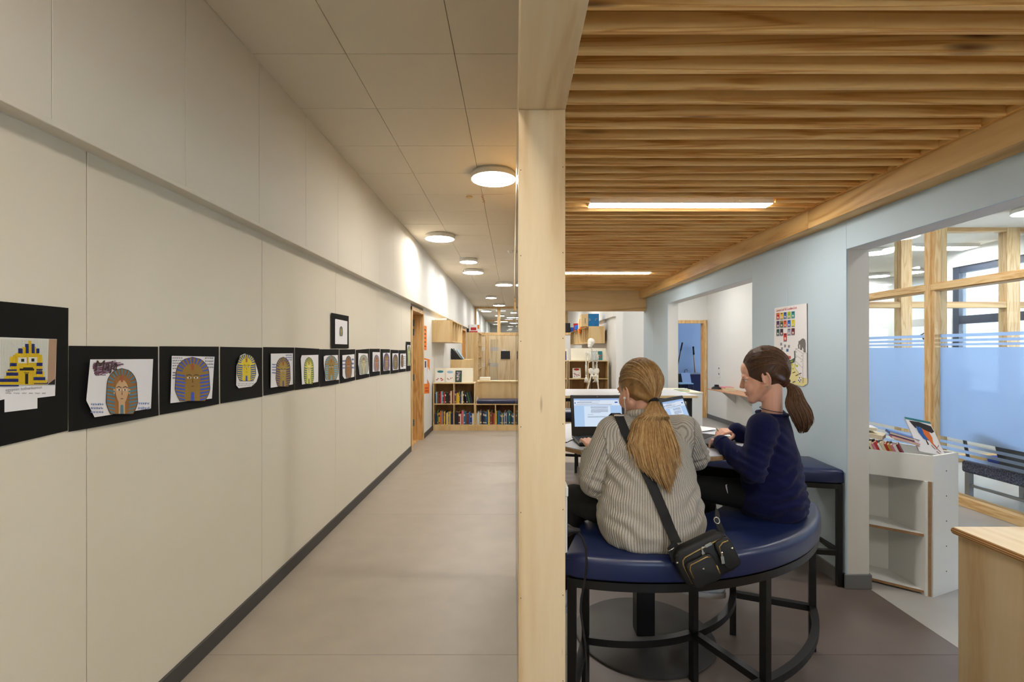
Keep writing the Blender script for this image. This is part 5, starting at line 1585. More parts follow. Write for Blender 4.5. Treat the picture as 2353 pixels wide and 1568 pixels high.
# ---------------------------------------------------------------- girl in grey, back to us
G1 = dict(L_sh=V((0.425, 2.03, 1.150)), L_el=V((0.342, 2.02, 0.958)), L_wr=V((0.352, 2.205, 1.022)),
          R_sh=V((0.708, 2.03, 1.152)), R_el=V((0.792, 2.12, 1.035)), R_wr=V((0.60, 2.335, 1.072)))
H1 = Head((0.542, 2.09, 1.327), (-0.42, 0.88, -0.20), 1.06)
b = B()
H1.flesh(b, V((0.565, 2.05, 1.205)))
b.cap((0.553, 1.95, 0.85), (0.56, 2.03, 1.13), 0.10, 0.085, 16)
b.cap((0.46, 2.03, 1.145), (0.67, 2.03, 1.145), 0.05, 0.05)
for s in ('L', 'R'):
    b.cap(G1[s + '_sh'], G1[s + '_el'], 0.04, 0.034); b.cap(G1[s + '_el'], G1[s + '_wr'], 0.033, 0.023)
LEG1 = [(V((0.495, 1.96, 0.828)), V((0.275, 2.17, 0.835)), V((0.235, 2.30, 0.40))), (V((0.62, 1.985, 0.828)), V((0.445, 2.28, 0.835)), V((0.25, 2.42, 0.40)))]
for h, k, a in LEG1:
    b.cap(h, k, 0.066, 0.048); b.cap(k, a, 0.044, 0.028)
    b.cap(a, a + V((0.02, 0.11, -0.06)), 0.028, 0.02)
b.cap(G1['L_wr'], G1['L_wr'] + V((0.012, 0.06, 0.022)), 0.021, 0.019)
hand(b, G1['L_wr'] + V((0.010, 0.068, 0.030)), (0.0, 0.98, 0.16), (0.0, -0.12, 1), 1, 0.26, 0.95)
hand(b, G1['R_wr'] + V((-0.01, 0.012, 0)), (-0.30, 0.92, -0.14), (0.0, 0.15, 1), -1, 0.34, 0.9)
girl1 = blob('person', b, 0.0036, 3, 'skin_fair')
tag(girl1, 'seated person seen from behind in a ribbed grey sweater, typing on a laptop', 'person')
b = B()
torso(b, [(0.738, 0.545, 1.945, 0.165, 0.135), (0.752, 0.545, 1.94, 0.192, 0.158), (0.80, 0.550, 1.938, 0.213, 0.168), (0.86, 0.552, 1.942, 0.210, 0.162), (0.94, 0.55, 1.952, 0.186, 0.150), (1.02, 0.553, 1.972, 0.176, 0.136), (1.09, 0.557, 2.0, 0.170, 0.118), (1.15, 0.56, 2.025, 0.152, 0.097), (1.195, 0.563, 2.042, 0.112, 0.080), (1.228, 0.565, 2.05, 0.070, 0.066)])
b.cap((0.50, 2.04, 1.165), G1['L_sh'] + V((0, 0, 0.01)), 0.062, 0.068, 18); b.cap((0.63, 2.04, 1.165), G1['R_sh'] + V((0, 0, 0.01)), 0.062, 0.068, 18)
for s, r0, r1, r2 in (('L', 0.078, 0.071, 0.037), ('R', 0.078, 0.066, 0.043)):
    b.cap(G1[s + '_sh'], G1[s + '_el'], r0, r1, 20); b.cap(G1[s + '_el'], G1[s + '_wr'], r1, r2, 20)
sw1 = blob('sweater', b, 0.006, 7, 'knit_grey', girl1)
folds(sw1, 0.011, seed=1.7, creases=((G1['L_el'] + V((0.03, -0.03, 0.0)), V((0.35, 0.1, 0.93)), 0.085, 0.036, 0.006), (V((0.43, 1.90, 1.03)), V((0.75, 0, 0.66)), 0.075, 0.05, 0.010),
      (G1['R_el'] + V((0, -0.03, 0)), V((-0.35, 0.1, 0.93)), 0.075, 0.036, 0.006), (V((0.69, 1.86, 0.90)), V((-0.6, 0, 0.8)), 0.10, 0.055, 0.007), (V((0.45, 1.82, 0.82)), V((0.5, 0, 0.86)), 0.10, 0.06, 0.006)))
rib_attr(sw1, [(V((0.55, 1.97, 0.76)), V((0.56, 2.03, 1.22)), V((0, 1, 0)), 0.17, 2.4), (G1['L_sh'], G1['L_el'], V((0.5, 1, 0)), 0.07, 1), (G1['L_el'], G1['L_wr'], V((0.5, 0, -1)), 0.055, 1),
              (G1['R_sh'], G1['R_el'], V((-0.5, 1, 0)), 0.07, 1), (G1['R_el'], G1['R_wr'], V((-0.5, 0, -1)), 0.055, 1)])
def ring(nm, c, ax, R, r, mat, parent, sq=(1, 1), n=28, ref=(1, 0, 0), m=8):
    ax = V(ax).normalized(); x = (V(ref) - ax * V(ref).dot(ax)).normalized(); y = ax.cross(x)
    b = B(); b.tube([V(c) + (x * cos(2*pi*k/n) * sq[0] + y * sin(2*pi*k/n) * sq[1]) * R for k in range(n)], r, m, True)
    o = b.done(nm, mat, None, True)
    o.parent = parent
    if mat.startswith('knit'):
        at = o.data.attributes.new('rib', 'FLOAT', 'POINT')
        at.data.foreach_set('value', [(i // m) * 2 * pi * R / n / 0.0105 for i in range(len(o.data.vertices))])
    return o
ring('collar', (0.5645, 2.05, 1.226), (0, 0.25, 1), 0.064, 0.018, 'knit_grey', girl1, (1.08, 0.95), 40, m=12)
for s, c in (('L', G1['L_wr']), ('R', G1['R_wr'])):
    ring('cuff', c, c - G1[s + '_el'], 0.031, 0.013, 'knit_grey', girl1, n=24, m=10)
b = B()
for h, k, a in LEG1:
    b.cap(h, k, 0.084, 0.062, 18); b.cap(k, a, 0.058, 0.042, 18)
b.ball((0.55, 1.95, 0.835), (0.17, 0.13, 0.08), 24, 16)
tr1 = blob('trousers', b, 0.007, 5, 'trouser_black', girl1); folds(tr1, 0.006, seed=4)
def shoe(heel, toe, parent, mat='shoe_white', w=0.036, h=0.05):
    heel, toe = V(heel), V(toe)
    b = B(); d = (toe - heel)
    b.cap(heel + V((0, 0, h * 0.7)), heel + d * 0.35 + V((0, 0, h * 0.62)), w, w * 0.95); b.cap(heel + d * 0.35 + V((0, 0, h * 0.55)), toe + V((0, 0, h * 0.42)), w * 0.92, w * 0.72)
    o = blob('shoe', b, 0.006, 4, mat, parent)
    b = B(); s = d.cross(V((0, 0, 1))).normalized()
    pts = []
    for k in range(20):
        a = 2 * pi * k / 20
        c = heel + d * 0.5 + d.normalized() * cos(a) * (d.length / 2 + w) + s * sin(a) * w * 1.04
        pts.append(c)
    b.loft([[p + V((0, 0, -0.022)) for p in pts], [p + V((0, 0, 0.006)) for p in pts]])
    so = b.done('sole', 'shoe_white', None, True, angle=40); so.parent = o
    return o
for h, k, a in LEG1: shoe(a + V((0, -0.03, -0.1)), a + V((0.02, 0.12, -0.11)), girl1)
tie1 = make_hair(H1, girl1, 'hair_blond', 21, 850)
back1 = H1.f * -1
ring('hair_tie', tie1, V((0.1, -0.6, -0.8)), 0.015, 0.0075, 'strap_black', girl1, n=20)
bv1 = BVHTree.FromPolygons([v.co.copy() for v in sw1.data.vertices], [list(p.vertices) for p in sw1.data.polygons])
def back_y(x, z, default=1.86):
    h = bv1.ray_cast(V((x, 1.2, z)), V((0, 1, 0)))
    return h[0].y if h[0] is not None else default
R = random.Random(8)
paths = []
for i in range(1500):
    u = R.gauss(0, 0.42); u = max(-1, min(1, u)); lay = R.random()
    ln = R.uniform(0.62, 1.0) * (1 - 0.25 * abs(u))
    pts = []
    ctr = [(0.0, tie1.x, tie1.z, 0.011), (0.1, tie1.x - 0.004, tie1.z - 0.03, 0.034), (0.28, 0.566, 1.205, 0.074), (0.5, 0.553, 1.13, 0.100), (0.75, 0.555, 1.05, 0.096), (1.0, 0.580, 0.965, 0.058)]
    ph = R.uniform(0, 6)
    for k in range(13):
        t = k / 12 * ln
        for (t0, x0, z0, w0), (t1, x1, z1, w1) in zip(ctr[:-1], ctr[1:]):
            if t0 <= t <= t1 + 1e-9:
                q = (t - t0) / (t1 - t0); x = x0 + (x1 - x0) * q; z = z0 + (z1 - z0) * q; wd = w0 + (w1 - w0) * q
        x = x + wd * u + 0.004 * sin(ph + 5 * t)
        yb = min(back_y(x, z, 1.95), 2.0) - 0.006 - 0.030 * lay * (1 - abs(u) * 0.5)
        q = min(1.0, t / 0.34); q = q * q * (3 - 2 * q)
        y = (tie1.y - 0.010 - 0.05 * sin(pi * min(1, t / 0.5)) * 0.6 + (lay - 0.5) * 0.02) * (1 - q) + yb * q
        pts.append(V((x, y, z)))
    paths.append((pts, min(1, 0.25 + 0.75 * R.random() * (0.6 + 0.4 * lay))))
strands('ponytail', paths, 0.0013, 'hair_blond', girl1, 4, 0.25)
# earphone wire
e = H1.p(-0.004, -0.03, -0.078)
b = B(); b.ball(e, 0.006, 10, 8); b.tube([e, e + V((0.0, 0.004, -0.02)), e + V((0.006, 0.012, -0.05)), e + V((0.012, 0.03, -0.085)), e + V((0.014, 0.06, -0.12))], 0.0015, 6)
o = b.done('earphone', 'paper', None, True); o.parent = girl1
# ---- crossbody bag of the person in grey
def strap_pt(x, z, off=0.004): return V((x, back_y(x, z) - off, z))
t = thing('crossbody_bag', 'black crossbody bag with zip pockets hanging behind the person in grey', 'bag', (0.69, 1.715, 0.70))
top = V((0.432, 2.035, 1.234))
pts = [V((0.428, 2.075, 1.218)), top, V((0.436, 1.985, 1.226))]
for k in range(1, 15):
    q = k / 14
    pts.append(strap_pt(0.436 + (0.575 - 0.436) * q ** 0.9, 1.205 + (0.845 - 1.205) * q, 0.005))
pts.append(V((0.583, 1.725, 0.812)))
rings = []
for i, p in enumerate(pts):
    a = pts[max(0, i - 1)]; c = pts[min(len(pts) - 1, i + 1)]
    tg = (c - a).normalized(); sd = V((1, 0, 0)); sd = (sd - tg * sd.dot(tg)).normalized(); nn_ = sd.cross(tg).normalized()
    w_ = 0.019
    rings.append([p - sd * w_ - nn_ * 0.0015, p + sd * w_ - nn_ * 0.0015, p + sd * w_ + nn_ * 0.0015, p - sd * w_ + nn_ * 0.0015])
B().loft(rings).done('strap', 'strap_black', t)
b = B(); b.box((-0.022, -0.004, -0.004), (0.022, 0.004, 0.004), 0.002, TR(0.436, 1.983, 1.231) @ RX(radians(60))); b.done('strap_slider', 'chrome', t)
mbag = TR(0.678, 1.712, 0.765) @ RY(radians(-25)) @ RX(radians(-6))
def rrect(w, h, r, n=5, cx=0, cz=0):
    pts = []
    for sx, sz, a0 in ((1, 1, 0), (-1, 1, 90), (-1, -1, 180), (1, -1, 270)):
        for k in range(n):
            a = radians(a0 + 90 * k / (n - 1))
            pts.append((cx + sx * (w / 2 - r) + r * cos(a), cz + sz * (h / 2 - r) + r * sin(a)))
    return pts
FR = Matrix(((1, 0, 0, 0), (0, 0, -1, 0), (0, 1, 0, 0), (0, 0, 0, 1)))     # (x,y,z)->(x,-z... front face)
def plate(nm, w, h, r, cx, cz, y0, th, mat, parent, bev=0.004):
    b = B(); b.prism(rrect(w, h, r, 5, cx, cz), th, mbag @ TR(0, y0, 0) @ FR, bev); return b.done(nm, mat, parent, True, angle=50)
body = plate('body', 0.205, 0.140, 0.035, 0, 0, 0.028, 0.056, 'bag_black', t, 0.012)
pk1 = plate('front_pocket', 0.105, 0.095, 0.02, -0.03, -0.022, -0.028, 0.016, 'bag_black', t, 0.006)
pk2 = plate('side_pocket', 0.06, 0.105, 0.018, 0.072, -0.004, -0.028, 0.014, 'bag_black', t, 0.006)
def zipper(path, y, parent, nm='zipper'):
    B().tube([mbag @ V((x, y, z)) for x, z in path], 0.0028, 6).done(nm, 'brass', parent, True)
zipper([(-0.082, -0.05), (-0.083, 0.018), (-0.078, 0.032), (-0.066, 0.040), (0.0, 0.044), (0.06, 0.046), (0.085, 0.044)], -0.0285, t)
zipper([(-0.072, -0.028), (-0.071, 0.002), (-0.062, 0.016), (0.0, 0.018), (0.012, 0.012)], -0.0445, pk1)
zipper([(0.05, 0.012), (0.056, 0.03), (0.072, 0.038), (0.092, 0.036)], -0.0425, pk2)
zipper([(0.016, -0.05), (0.018, -0.02)], -0.044, pk1)
def pull(x, z, a, y, parent):
    m = mbag @ TR(x, y, z) @ RY(a)
    b = B(); b.ball(m @ V((0, 0, 0)), 0.005, 8, 6); b.box((-0.003, -0.003, -0.012), (0.003, 0.0, 0.0), 0.0008, m); b.box((-0.0055, -0.003, -0.036), (0.0055, -0.0005, -0.011), 0.0008, m)
    b.done('zip_pull', 'chrome', parent)
pull(0.0, 0.044, radians(12), -0.032, t); pull(0.003, 0.046, radians(-92), -0.032, t); pull(0.052, 0.01, radians(18), -0.046, pk2)
b = B()
for x, z, y in ((-0.028, -0.012, -0.0455), (0.092, 0.008, -0.043), (-0.098, 0.035, -0.029)): b.ball(mbag @ V((x, y, z)), 0.0045, 10, 8)
b.done('rivet', 'chrome', t)
B().tube([mbag @ V(p) for p in ((-0.105, -0.012, 0.075), (-0.085, -0.012, 0.078), (-0.085, 0.01, 0.078), (-0.105, 0.01, 0.075))], 0.002, 6, True).done('strap_ring', 'chrome', t, True)
B().tube([V((0.583, 1.725, 0.812)), mbag @ V((-0.095, 0, 0.076)), mbag @ V((-0.1, 0, 0.03))], 0, flat=(0.024, 0.003, (0, 1, 0))).done('strap_tab', 'strap_black', t)
B().tube([mbag @ V((0.095, 0.0, 0.05)), mbag @ V((0.1, 0.01, 0.09)), V((0.76, 1.80, 0.905))], 0, flat=(0.022, 0.003, (0, 1, 0))).done('strap_tab', 'strap_black', t)
B().tube([mbag @ V((0.098 + 0.009 * cos(2*pi*k/10), 0.004, 0.095 + 0.012 * sin(2*pi*k/10))) for k in range(10)], 0.002, 6, True).done('strap_ring', 'chrome', t, True)

# ---------------------------------------------------------------- girl in navy, turned to the left
f2 = V((-0.8, 0.6, 0)); l2 = V((-0.6, -0.8, 0))
R2 = Matrix((-l2, f2, V((0, 0, 1)))).transposed().to_4x4()
G2 = dict(L_sh=V((1.118, 2.165, 1.155)), L_el=V((1.050, 2.115, 0.975)), L_wr=V((0.972, 2.255, 1.068)),
          R_sh=V((1.282, 2.378, 1.155)), R_el=V((1.262, 2.515, 0.99)), R_wr=V((1.178, 2.545, 1.075)))
H2 = Head((1.176, 2.275, 1.380), (-0.85, 0.47, -0.26), 1.06)
b = B()
H2.flesh(b, V((1.212, 2.265, 1.19)))
b.cap((1.205, 2.26, 0.85), (1.2, 2.265, 1.13), 0.09, 0.08, 16)
b.cap(G2['L_sh'] - l2 * 0.03, G2['R_sh'] + l2 * 0.03, 0.045, 0.045)
for s in ('L', 'R'):
    b.cap(G2[s + '_sh'], G2[s + '_el'], 0.038, 0.032); b.cap(G2[s + '_el'], G2[s + '_wr'], 0.031, 0.022)
LEG2 = [(V((1.165, 2.20, 0.825)), V((0.885, 2.375, 0.83)), V((1.085, 2.58, 0.315))), (V((1.25, 2.31, 0.825)), V((1.0, 2.575, 0.83)), V((1.16, 2.74, 0.34)))]
for h, k, a in LEG2:
    b.cap(h, k, 0.062, 0.046); b.cap(k, a, 0.042, 0.027); b.cap(a, a + V((-0.10, 0.03, -0.05)), 0.027, 0.02)
hand(b, G2['L_wr'] + V((0.004, 0.012, 0.002)), (0.14, 0.93, -0.10), (0.05, 0.25, 1), 1, 0.42, 0.93)
hand(b, G2['R_wr'] + V((-0.012, 0.002, 0.0)), (-0.97, -0.05, -0.10), (0.12, -0.25, 1), -1, 0.62, 0.93)
girl2 = blob('person', b, 0.0036, 3, 'skin_fair')
tag(girl2, 'seated person in a navy sweater turned in profile, hands over a laptop', 'person')
b = B()
torso(b, [(0.738, 1.21, 2.248, 0.125, 0.108), (0.752, 1.21, 2.246, 0.150, 0.132), (0.80, 1.212, 2.243, 0.166, 0.142), (0.86, 1.208, 2.246, 0.162, 0.136), (0.94, 1.205, 2.25, 0.152, 0.126), (1.02, 1.203, 2.256, 0.150, 0.118), (1.09, 1.202, 2.262, 0.146, 0.104), (1.14, 1.203, 2.266, 0.128, 0.088), (1.175, 1.207, 2.266, 0.098, 0.074), (1.205, 1.212, 2.265, 0.062, 0.058)], atan2(0.8, 0.6))
b.cap((1.18, 2.235, 1.16), G2['L_sh'] + V((0, 0, 0.004)), 0.046, 0.054, 18); b.cap((1.23, 2.30, 1.16), G2['R_sh'] + V((0, 0, 0.004)), 0.046, 0.054, 18)
for s, r0, r1, r2 in (('L', 0.063, 0.056, 0.037), ('R', 0.063, 0.054, 0.037)):
    b.cap(G2[s + '_sh'], G2[s + '_el'], r0, r1, 20); b.cap(G2[s + '_el'], G2[s + '_wr'], r1, r2, 20)
sw2 = blob('sweater', b, 0.006, 7, 'knit_navy', girl2)
folds(sw2, 0.010, seed=7.3, creases=((G2['L_el'], V((0.45, -0.1, 0.88)), 0.085, 0.034, 0.006), (G2['L_sh'] + V((0.03, -0.02, -0.08)), V((0.6, 0, 0.8)), 0.07, 0.045, 0.006),
      (V((1.20, 2.12, 0.86)), V((-0.35, 0, 0.93)), 0.14, 0.05, 0.007), (V((1.30, 2.17, 0.80)), V((0.2, 0, 0.97)), 0.12, 0.04, 0.006), (V((1.0, 2.19, 1.03)), V((0.8, -0.5, 0.2)), 0.06, 0.03, 0.004)))
rib_attr(sw2, [(V((1.205, 2.25, 0.76)), V((1.2, 2.27, 1.22)), f2, 0.14, 2.2), (G2['L_sh'], G2['L_el'], V((0, 1, 0)), 0.06, 1), (G2['L_el'], G2['L_wr'], V((0, 0, -1)), 0.05, 1), (G2['R_sh'], G2['R_el'], V((0, 1, 0)), 0.06, 1), (G2['R_el'], G2['R_wr'], V((0, 0, -1)), 0.05, 1)])
ring('collar', (1.212, 2.264, 1.203), (0.05, -0.05, 1), 0.064, 0.008, 'knit_navy', girl2, (1.0, 0.98), 40, m=10)
for s, c in (('L', G2['L_wr']), ('R', G2['R_wr'])):
    ring('cuff', c, c - G2[s + '_el'], 0.029, 0.010, 'knit_navy', girl2, n=24, m=10)
b = B()
for h, k, a in LEG2:
    b.cap(h, k, 0.080, 0.058, 18); b.cap(k, a, 0.052, 0.036, 18)
b.ball((1.205, 2.255, 0.83), (0.14, 0.12, 0.075), 24, 16, R2)
tr2 = blob('trousers', b, 0.007, 5, 'trouser_black', girl2); folds(tr2, 0.005, seed=9)
for (h, k, a), (heel, toe) in zip(LEG2, ((V((1.10, 2.585, 0.205)), V((0.95, 2.62, 0.205))), (V((1.17, 2.75, 0.235)), V((1.02, 2.79, 0.235))))):
    so = shoe(heel, toe, girl2)
bv = BVHTree.FromPolygons([v.co.copy() for v in tr2.data.vertices], [list(p.vertices) for p in tr2.data.polygons])
# white curved mark on the trouser leg
ctrl = [(1667, 1114.5, 1671.5, 1113.5), (1667.5, 1120, 1670, 1116), (1669, 1126, 1671, 1121), (1670.8, 1131, 1671.8, 1127.5), (1672.4, 1135, 1672.6, 1133.5)]
rl = []
for x0, y0, x1, y1 in ctrl:
    row = []
    for xx, yy in ((x0, y0), (x1, y1)):
        d = (px(xx, yy, 1.0) - V((0, 0, CAM_H))).normalized()
        h = bv.ray_cast(V((0, 0, CAM_H)), d)
        row.append((h[0] if h[0] is not None else px(xx, yy, 2.2)) - d * 0.003)
    rl.append(row)
b = B(); b.loft(rl, False, False); o = b.done('curved_logo', 'paper', None); o.parent = girl2
tie2 = make_hair(H2, girl2, 'hair_brown', 33, 850)
ring('hair_tie', tie2, V((0.55, -0.4, -0.5)), 0.015, 0.0085, 'scrunchie', girl2, n=20)
R = random.Random(9)
paths = []
e0 = V((1.335, 2.165, 1.125))
ctrl2 = [tie2, tie2 + V((0.030, -0.020, -0.022)), V((1.258, 2.168, 1.270)), V((1.282, 2.152, 1.222)), V((1.295, 2.150, 1.170)), V((1.292, 2.154, 1.130))]
wds = [0.012, 0.026, 0.044, 0.050, 0.040, 0.016]
for i in range(1000):
    a = R.uniform(0, 2 * pi); rr = sqrt(R.random()); ln = R.uniform(0.72, 1.0)
    pts = []
    for k in range(12):
        t = k / 11 * ln * 5
        j = min(4, int(t)); q = t - j
        q2 = q
        c = ctrl2[j].lerp(ctrl2[j + 1], q2); wd = wds[j] * (1 - q) + wds[j + 1] * q
        pts.append(c + V((cos(a), sin(a) * 0.7, 0.25 * cos(a))) * rr * wd + V((0.003 * sin(6 * t + i), 0, 0)))
    # light smoothing
    for _ in range(2):
        pts = [pts[0]] + [(pts[m - 1] + pts[m] * 2 + pts[m + 1]) / 4 for m in range(1, len(pts) - 1)] + [pts[-1]]
    paths.append((pts, R.random()))
strands('ponytail', paths, 0.0011, 'hair_brown', girl2, 4, 0.3)
for H, g in ((H1, girl1), (H2, girl2)):
    for q in (-1, 1):
        b = B(); b.mi = 0; b.ball(H.p(0.0672, -0.004, q * 0.029), 0.0110 * H.s, 14, 10)
        b.mi = 1; b.ball(H.p(0.0722, -0.0045, q * 0.029), 0.0070 * H.s, 12, 8)
        o = b.done('eye', ['eye_white', 'eye_dark'], None, True); o.parent = g
        b = B(); b.tube([H.p(0.081 - 0.012 * abs(k - 1.2) * 0.6, 0.018 + 0.004 + 0.002 * k - 0.0012 * k * k, q * (0.014 + 0.011 * k)) for k in range(4)], [0.0018, 0.0024, 0.002, 0.001], 6)
        o = b.done('eyebrow', 'hair_brown', None, True); o.parent = g
        b = B(); b.tube([H.p(0.0815 - 0.003 * abs(k - 1.5), 0.0035 - 0.0016 * abs(k - 1.5), q * (0.017 + 0.008 * k)) for k in range(4)], 0.0012, 5)
        o = b.done('eyelash', 'eye_dark', None, True); o.parent = g
    b = B(); b.ball(H.p(0.0895, -0.0575, 0), (0.004, 0.016, 0.004), 12, 8, H.rot); b.ball(H.p(0.0875, -0.067, 0), (0.004, 0.014, 0.0045), 12, 8, H.rot)
    o = b.done('lips', 'lip', None, True); o.parent = g
b = B()
for k, (f_, u_) in enumerate(((-0.012, -0.050), (-0.006, -0.047), (-0.001, -0.043))): b.ball(H2.p(f_, u_, -0.0765), 0.003, 8, 6)
o = b.done('earrings', 'chrome', None, True); o.parent = girl2
ring('necklace', (1.212, 2.262, 1.222), (0.12, -0.1, 1), 0.053, 0.0016, 'strap_black', girl2, n=32, m=6)
for c, ax in ((G2['R_wr'] + V((-0.105, -0.008, 0.006)), (-1, 0, -0.4)), (G2['R_wr'] + V((-0.10, 0.012, 0.005)), (-1, 0, -0.4))):
    ring('finger_ring', c, ax, 0.0085, 0.0012, 'brass', girl2, n=14, m=5)
# ================================================================== WALL ART, POSTER, SKELETON, TRAY BOOKS
def MM(name, c, rough=0.8):
    if name not in M: plain(name, rgb(*c), rough)
    return name
class Sheet:
    """flat print space on a wall given in photograph pixels: left wall (side=-1) or right wall (+1)"""
    def __init__(s, side): s.side = side
    def pt(s, x, y, lay=0.0):
        if s.side < 0:
            Y = -XL * F / (1179 - x); return V((XL + lay, Y, CAM_H - (y - 805) * Y / F))
        Y = XW * F / (x - 1179); return V((XW - lay, Y, CAM_H - (y - 805) * Y / F))
LW, RW = Sheet(-1), Sheet(1)
def flat(nm, sh, polys, lay, mat, parent):
    b = B()
    for i_, p in enumerate(polys):
        b.poly([sh.pt(x, y, lay + 0.00004 * i_) for x, y in p])
    return b.done(nm, mat, parent)
def text_mesh(nm, body, size, mtx, mat, parent, shear=0.0):
    cu = bpy.data.curves.new('t', 'FONT'); cu.body = body; cu.size = size; cu.shear = shear; cu.resolution_u = 3; cu.extrude = 0.0001
    o = bpy.data.objects.new('t', cu); COL.objects.link(o)
    dg = bpy.context.evaluated_depsgraph_get()
    me = bpy.data.meshes.new_from_object(o.evaluated_get(dg))
    bpy.data.objects.remove(o)
    me.name = nm
    me.transform(wm(parent).inverted() @ mtx)
    me.materials.clear(); me.materials.append(M[mat])
    o = bpy.data.objects.new(nm, me); COL.objects.link(o); o.parent = parent
    return o
def wall_mtx(sh, x, y, lay):
    p = sh.pt(x, y, lay)
    if sh.side < 0: m = Matrix(((0, 0, 1), (1, 0, 0), (0, 1, 0)))
    else: m = Matrix(((0, 0, -1), (-1, 0, 0), (0, 1, 0)))
    return Matrix.Translation(p) @ m.to_4x4()

def card(nm, label, quad, group, bulge=0.004, seed=0, x0=0.0008):
    """black card: quad of pixel corners tl,tr,br,bl -> slightly bowed sheet"""
    R = random.Random(seed)
    tl, tr, br, bl = [LW.pt(*q) for q in quad]
    t = thing(nm, label, 'artwork', ((tl + tr + br + bl) / 4), group=group)
    n = 9
    rows = []
    lift = R.uniform(0.3, 1.0)
    for j in range(n):
        v = j / (n - 1)
        a = tl.lerp(bl, v); c = tr.lerp(br, v)
        row = []
        for i in range(n):
            u = i / (n - 1)
            p = a.lerp(c, u)
            d = x0 + 0.0012 + bulge * (v ** 3) * lift * (0.4 + 0.6 * sin(pi * u)) + 0.001 * sin(pi * u)
            row.append(p + V((d, 0, 0)))
        rows.append(row)
    b = B(); b.loft(rows, False, False)
    # thickness
    r = bmesh.ops.solidify(b.bm, geom=b.bm.faces[:], thickness=0.0005)
    b.done('backing_card', 'card_black', t, True, angle=40)
    return t

def pharaoh(t, paper, box, gold, stripe, face, seed, lay=0.0095, lines=12):
    """child's drawing of a pharaoh mask; box x0,x1,y0,y1 in pixels"""
    x0, x1, y0, y1 = box
    sfx = '%d' % seed
    G, S_, Fc = MM('ink_gold' + sfx, gold), MM('ink_stripe' + sfx, stripe), MM('ink_face' + sfx, face)
    MM('ink_line', (58, 48, 40)); MM('ink_white', (232, 228, 222)); MM('ink_dark', (62, 50, 44))
    def Q(u, v): return (x0 + (x1 - x0) * u, y1 - (y1 - y0) * v)
    def hw(v):            # half width of the headdress by height
        if v > 0.62: return 0.46 * sqrt(max(0.0, 1 - ((v - 0.62) / 0.38) ** 2))
        if v > 0.28: return 0.46 + 0.03 * (0.62 - v) / 0.34
        return 0.49 - 0.14 * ((0.28 - v) / 0.28) ** 1.5
    out = [Q(0.5 - hw(v), v) for v in [k / 24 for k in range(25)]] + [Q(0.5 + hw(v), v) for v in [1 - k / 24 for k in range(25)]]
    hd = flat('headdress', LW, [out], lay, G, paper)
    st = []
    R = random.Random(seed)
    nst = lines
    for k in range(nst):
        va = 0.02 + 0.62 * k / nst; vb = va + 0.62 / nst * 0.5
        for sg in (-1, 1):
            i0 = 0.20 + 0.02 * R.random()
            o0, o1 = hw(va), hw(vb)
            dv = -0.015
            st.append([Q(0.5 + sg * i0, va + dv), Q(0.5 + sg * o0 * 0.985, va + 0.02), Q(0.5 + sg * o1 * 0.985, vb + 0.02), Q(0.5 + sg * i0, vb + dv)])
    for k in range(-5, 6):
        if k % 1: continue
        a0 = radians(90 + k * 15 - 3.2); a1 = radians(90 + k * 15 + 3.2)
        def rp(a, r): return Q(0.5 + 0.46 * r * cos(a), 0.62 + 0.38 * r * sin(a))
        st.append([rp(a0, 0.62), rp(a0, 0.985), rp(a1, 0.985), rp(a1, 0.62)])
    flat('stripe', LW, st, lay + 0.0004, S_, hd)
    fc = [Q(0.5 + 0.21 * sin(2*pi*k/24) * (1.0 if cos(2*pi*k/24) > 0 else 0.9 - 0.12 * -cos(2*pi*k/24)), 0.48 + 0.27 * cos(2*pi*k/24)) for k in range(24)]
    nk = [Q(0.40, 0.0), Q(0.60, 0.0), Q(0.60, 0.3), Q(0.40, 0.3)]
    flat('neck', LW, [nk], lay + 0.0007, Fc, hd)
    flat('face', LW, [fc], lay + 0.0009, Fc, hd)
    ears = [[Q(0.5 + sg * 0.235 + 0.035 * sin(a), 0.5 + 0.06 * cos(a)) for a in [2*pi*k/10 for k in range(10)]] for sg in (-1, 1)]
    for e_ in ears: flat('ear', LW, [e_], lay + 0.0006, Fc, hd)
    flat('beard', LW, [[Q(0.45, 0.0), Q(0.55, 0.0), Q(0.54, 0.2), Q(0.46, 0.2)]], lay + 0.0011, S_, hd)
    ew = [[Q(0.5 + sg * 0.095 + 0.062 * cos(a), 0.53 + 0.022 * sin(a)) for a in [2*pi*k/12 for k in range(12)]] for sg in (-1, 1)]
    for e_ in ew: flat('eye', LW, [e_], lay + 0.0012, 'ink_white', hd)
    dk = [[Q(0.5 + sg * 0.09 + 0.026 * cos(a), 0.53 + 0.02 * sin(a)) for a in [2*pi*k/10 for k in range(10)]] for sg in (-1, 1)]
    for sg in (-1, 1):
        dk.append([Q(0.5 + sg * 0.02, 0.585), Q(0.5 + sg * 0.10, 0.61), Q(0.5 + sg * 0.18, 0.585), Q(0.5 + sg * 0.18, 0.572), Q(0.5 + sg * 0.10, 0.592), Q(0.5 + sg * 0.02, 0.572)])
    dk.append([Q(0.488, 0.42), Q(0.51, 0.42), Q(0.503, 0.53), Q(0.497, 0.53)])
    dk.append([Q(0.44, 0.338), Q(0.5, 0.344), Q(0.56, 0.338), Q(0.5, 0.328)])
    flat('features', LW, dk, lay + 0.0016, 'ink_dark', hd)
    flat('serpent', LW, [[Q(0.47, 0.70), Q(0.53, 0.70), Q(0.55, 0.82), Q(0.5, 0.86), Q(0.45, 0.82)]], lay + 0.0013, MM('ink_rust', (168, 92, 56)), hd)
    # outline
    pts = [LW.pt(x, y, lay + 0.0009) for x, y in out]
    B().tube(pts, 0.0011, 4, True).done('outline', 'ink_line', hd)

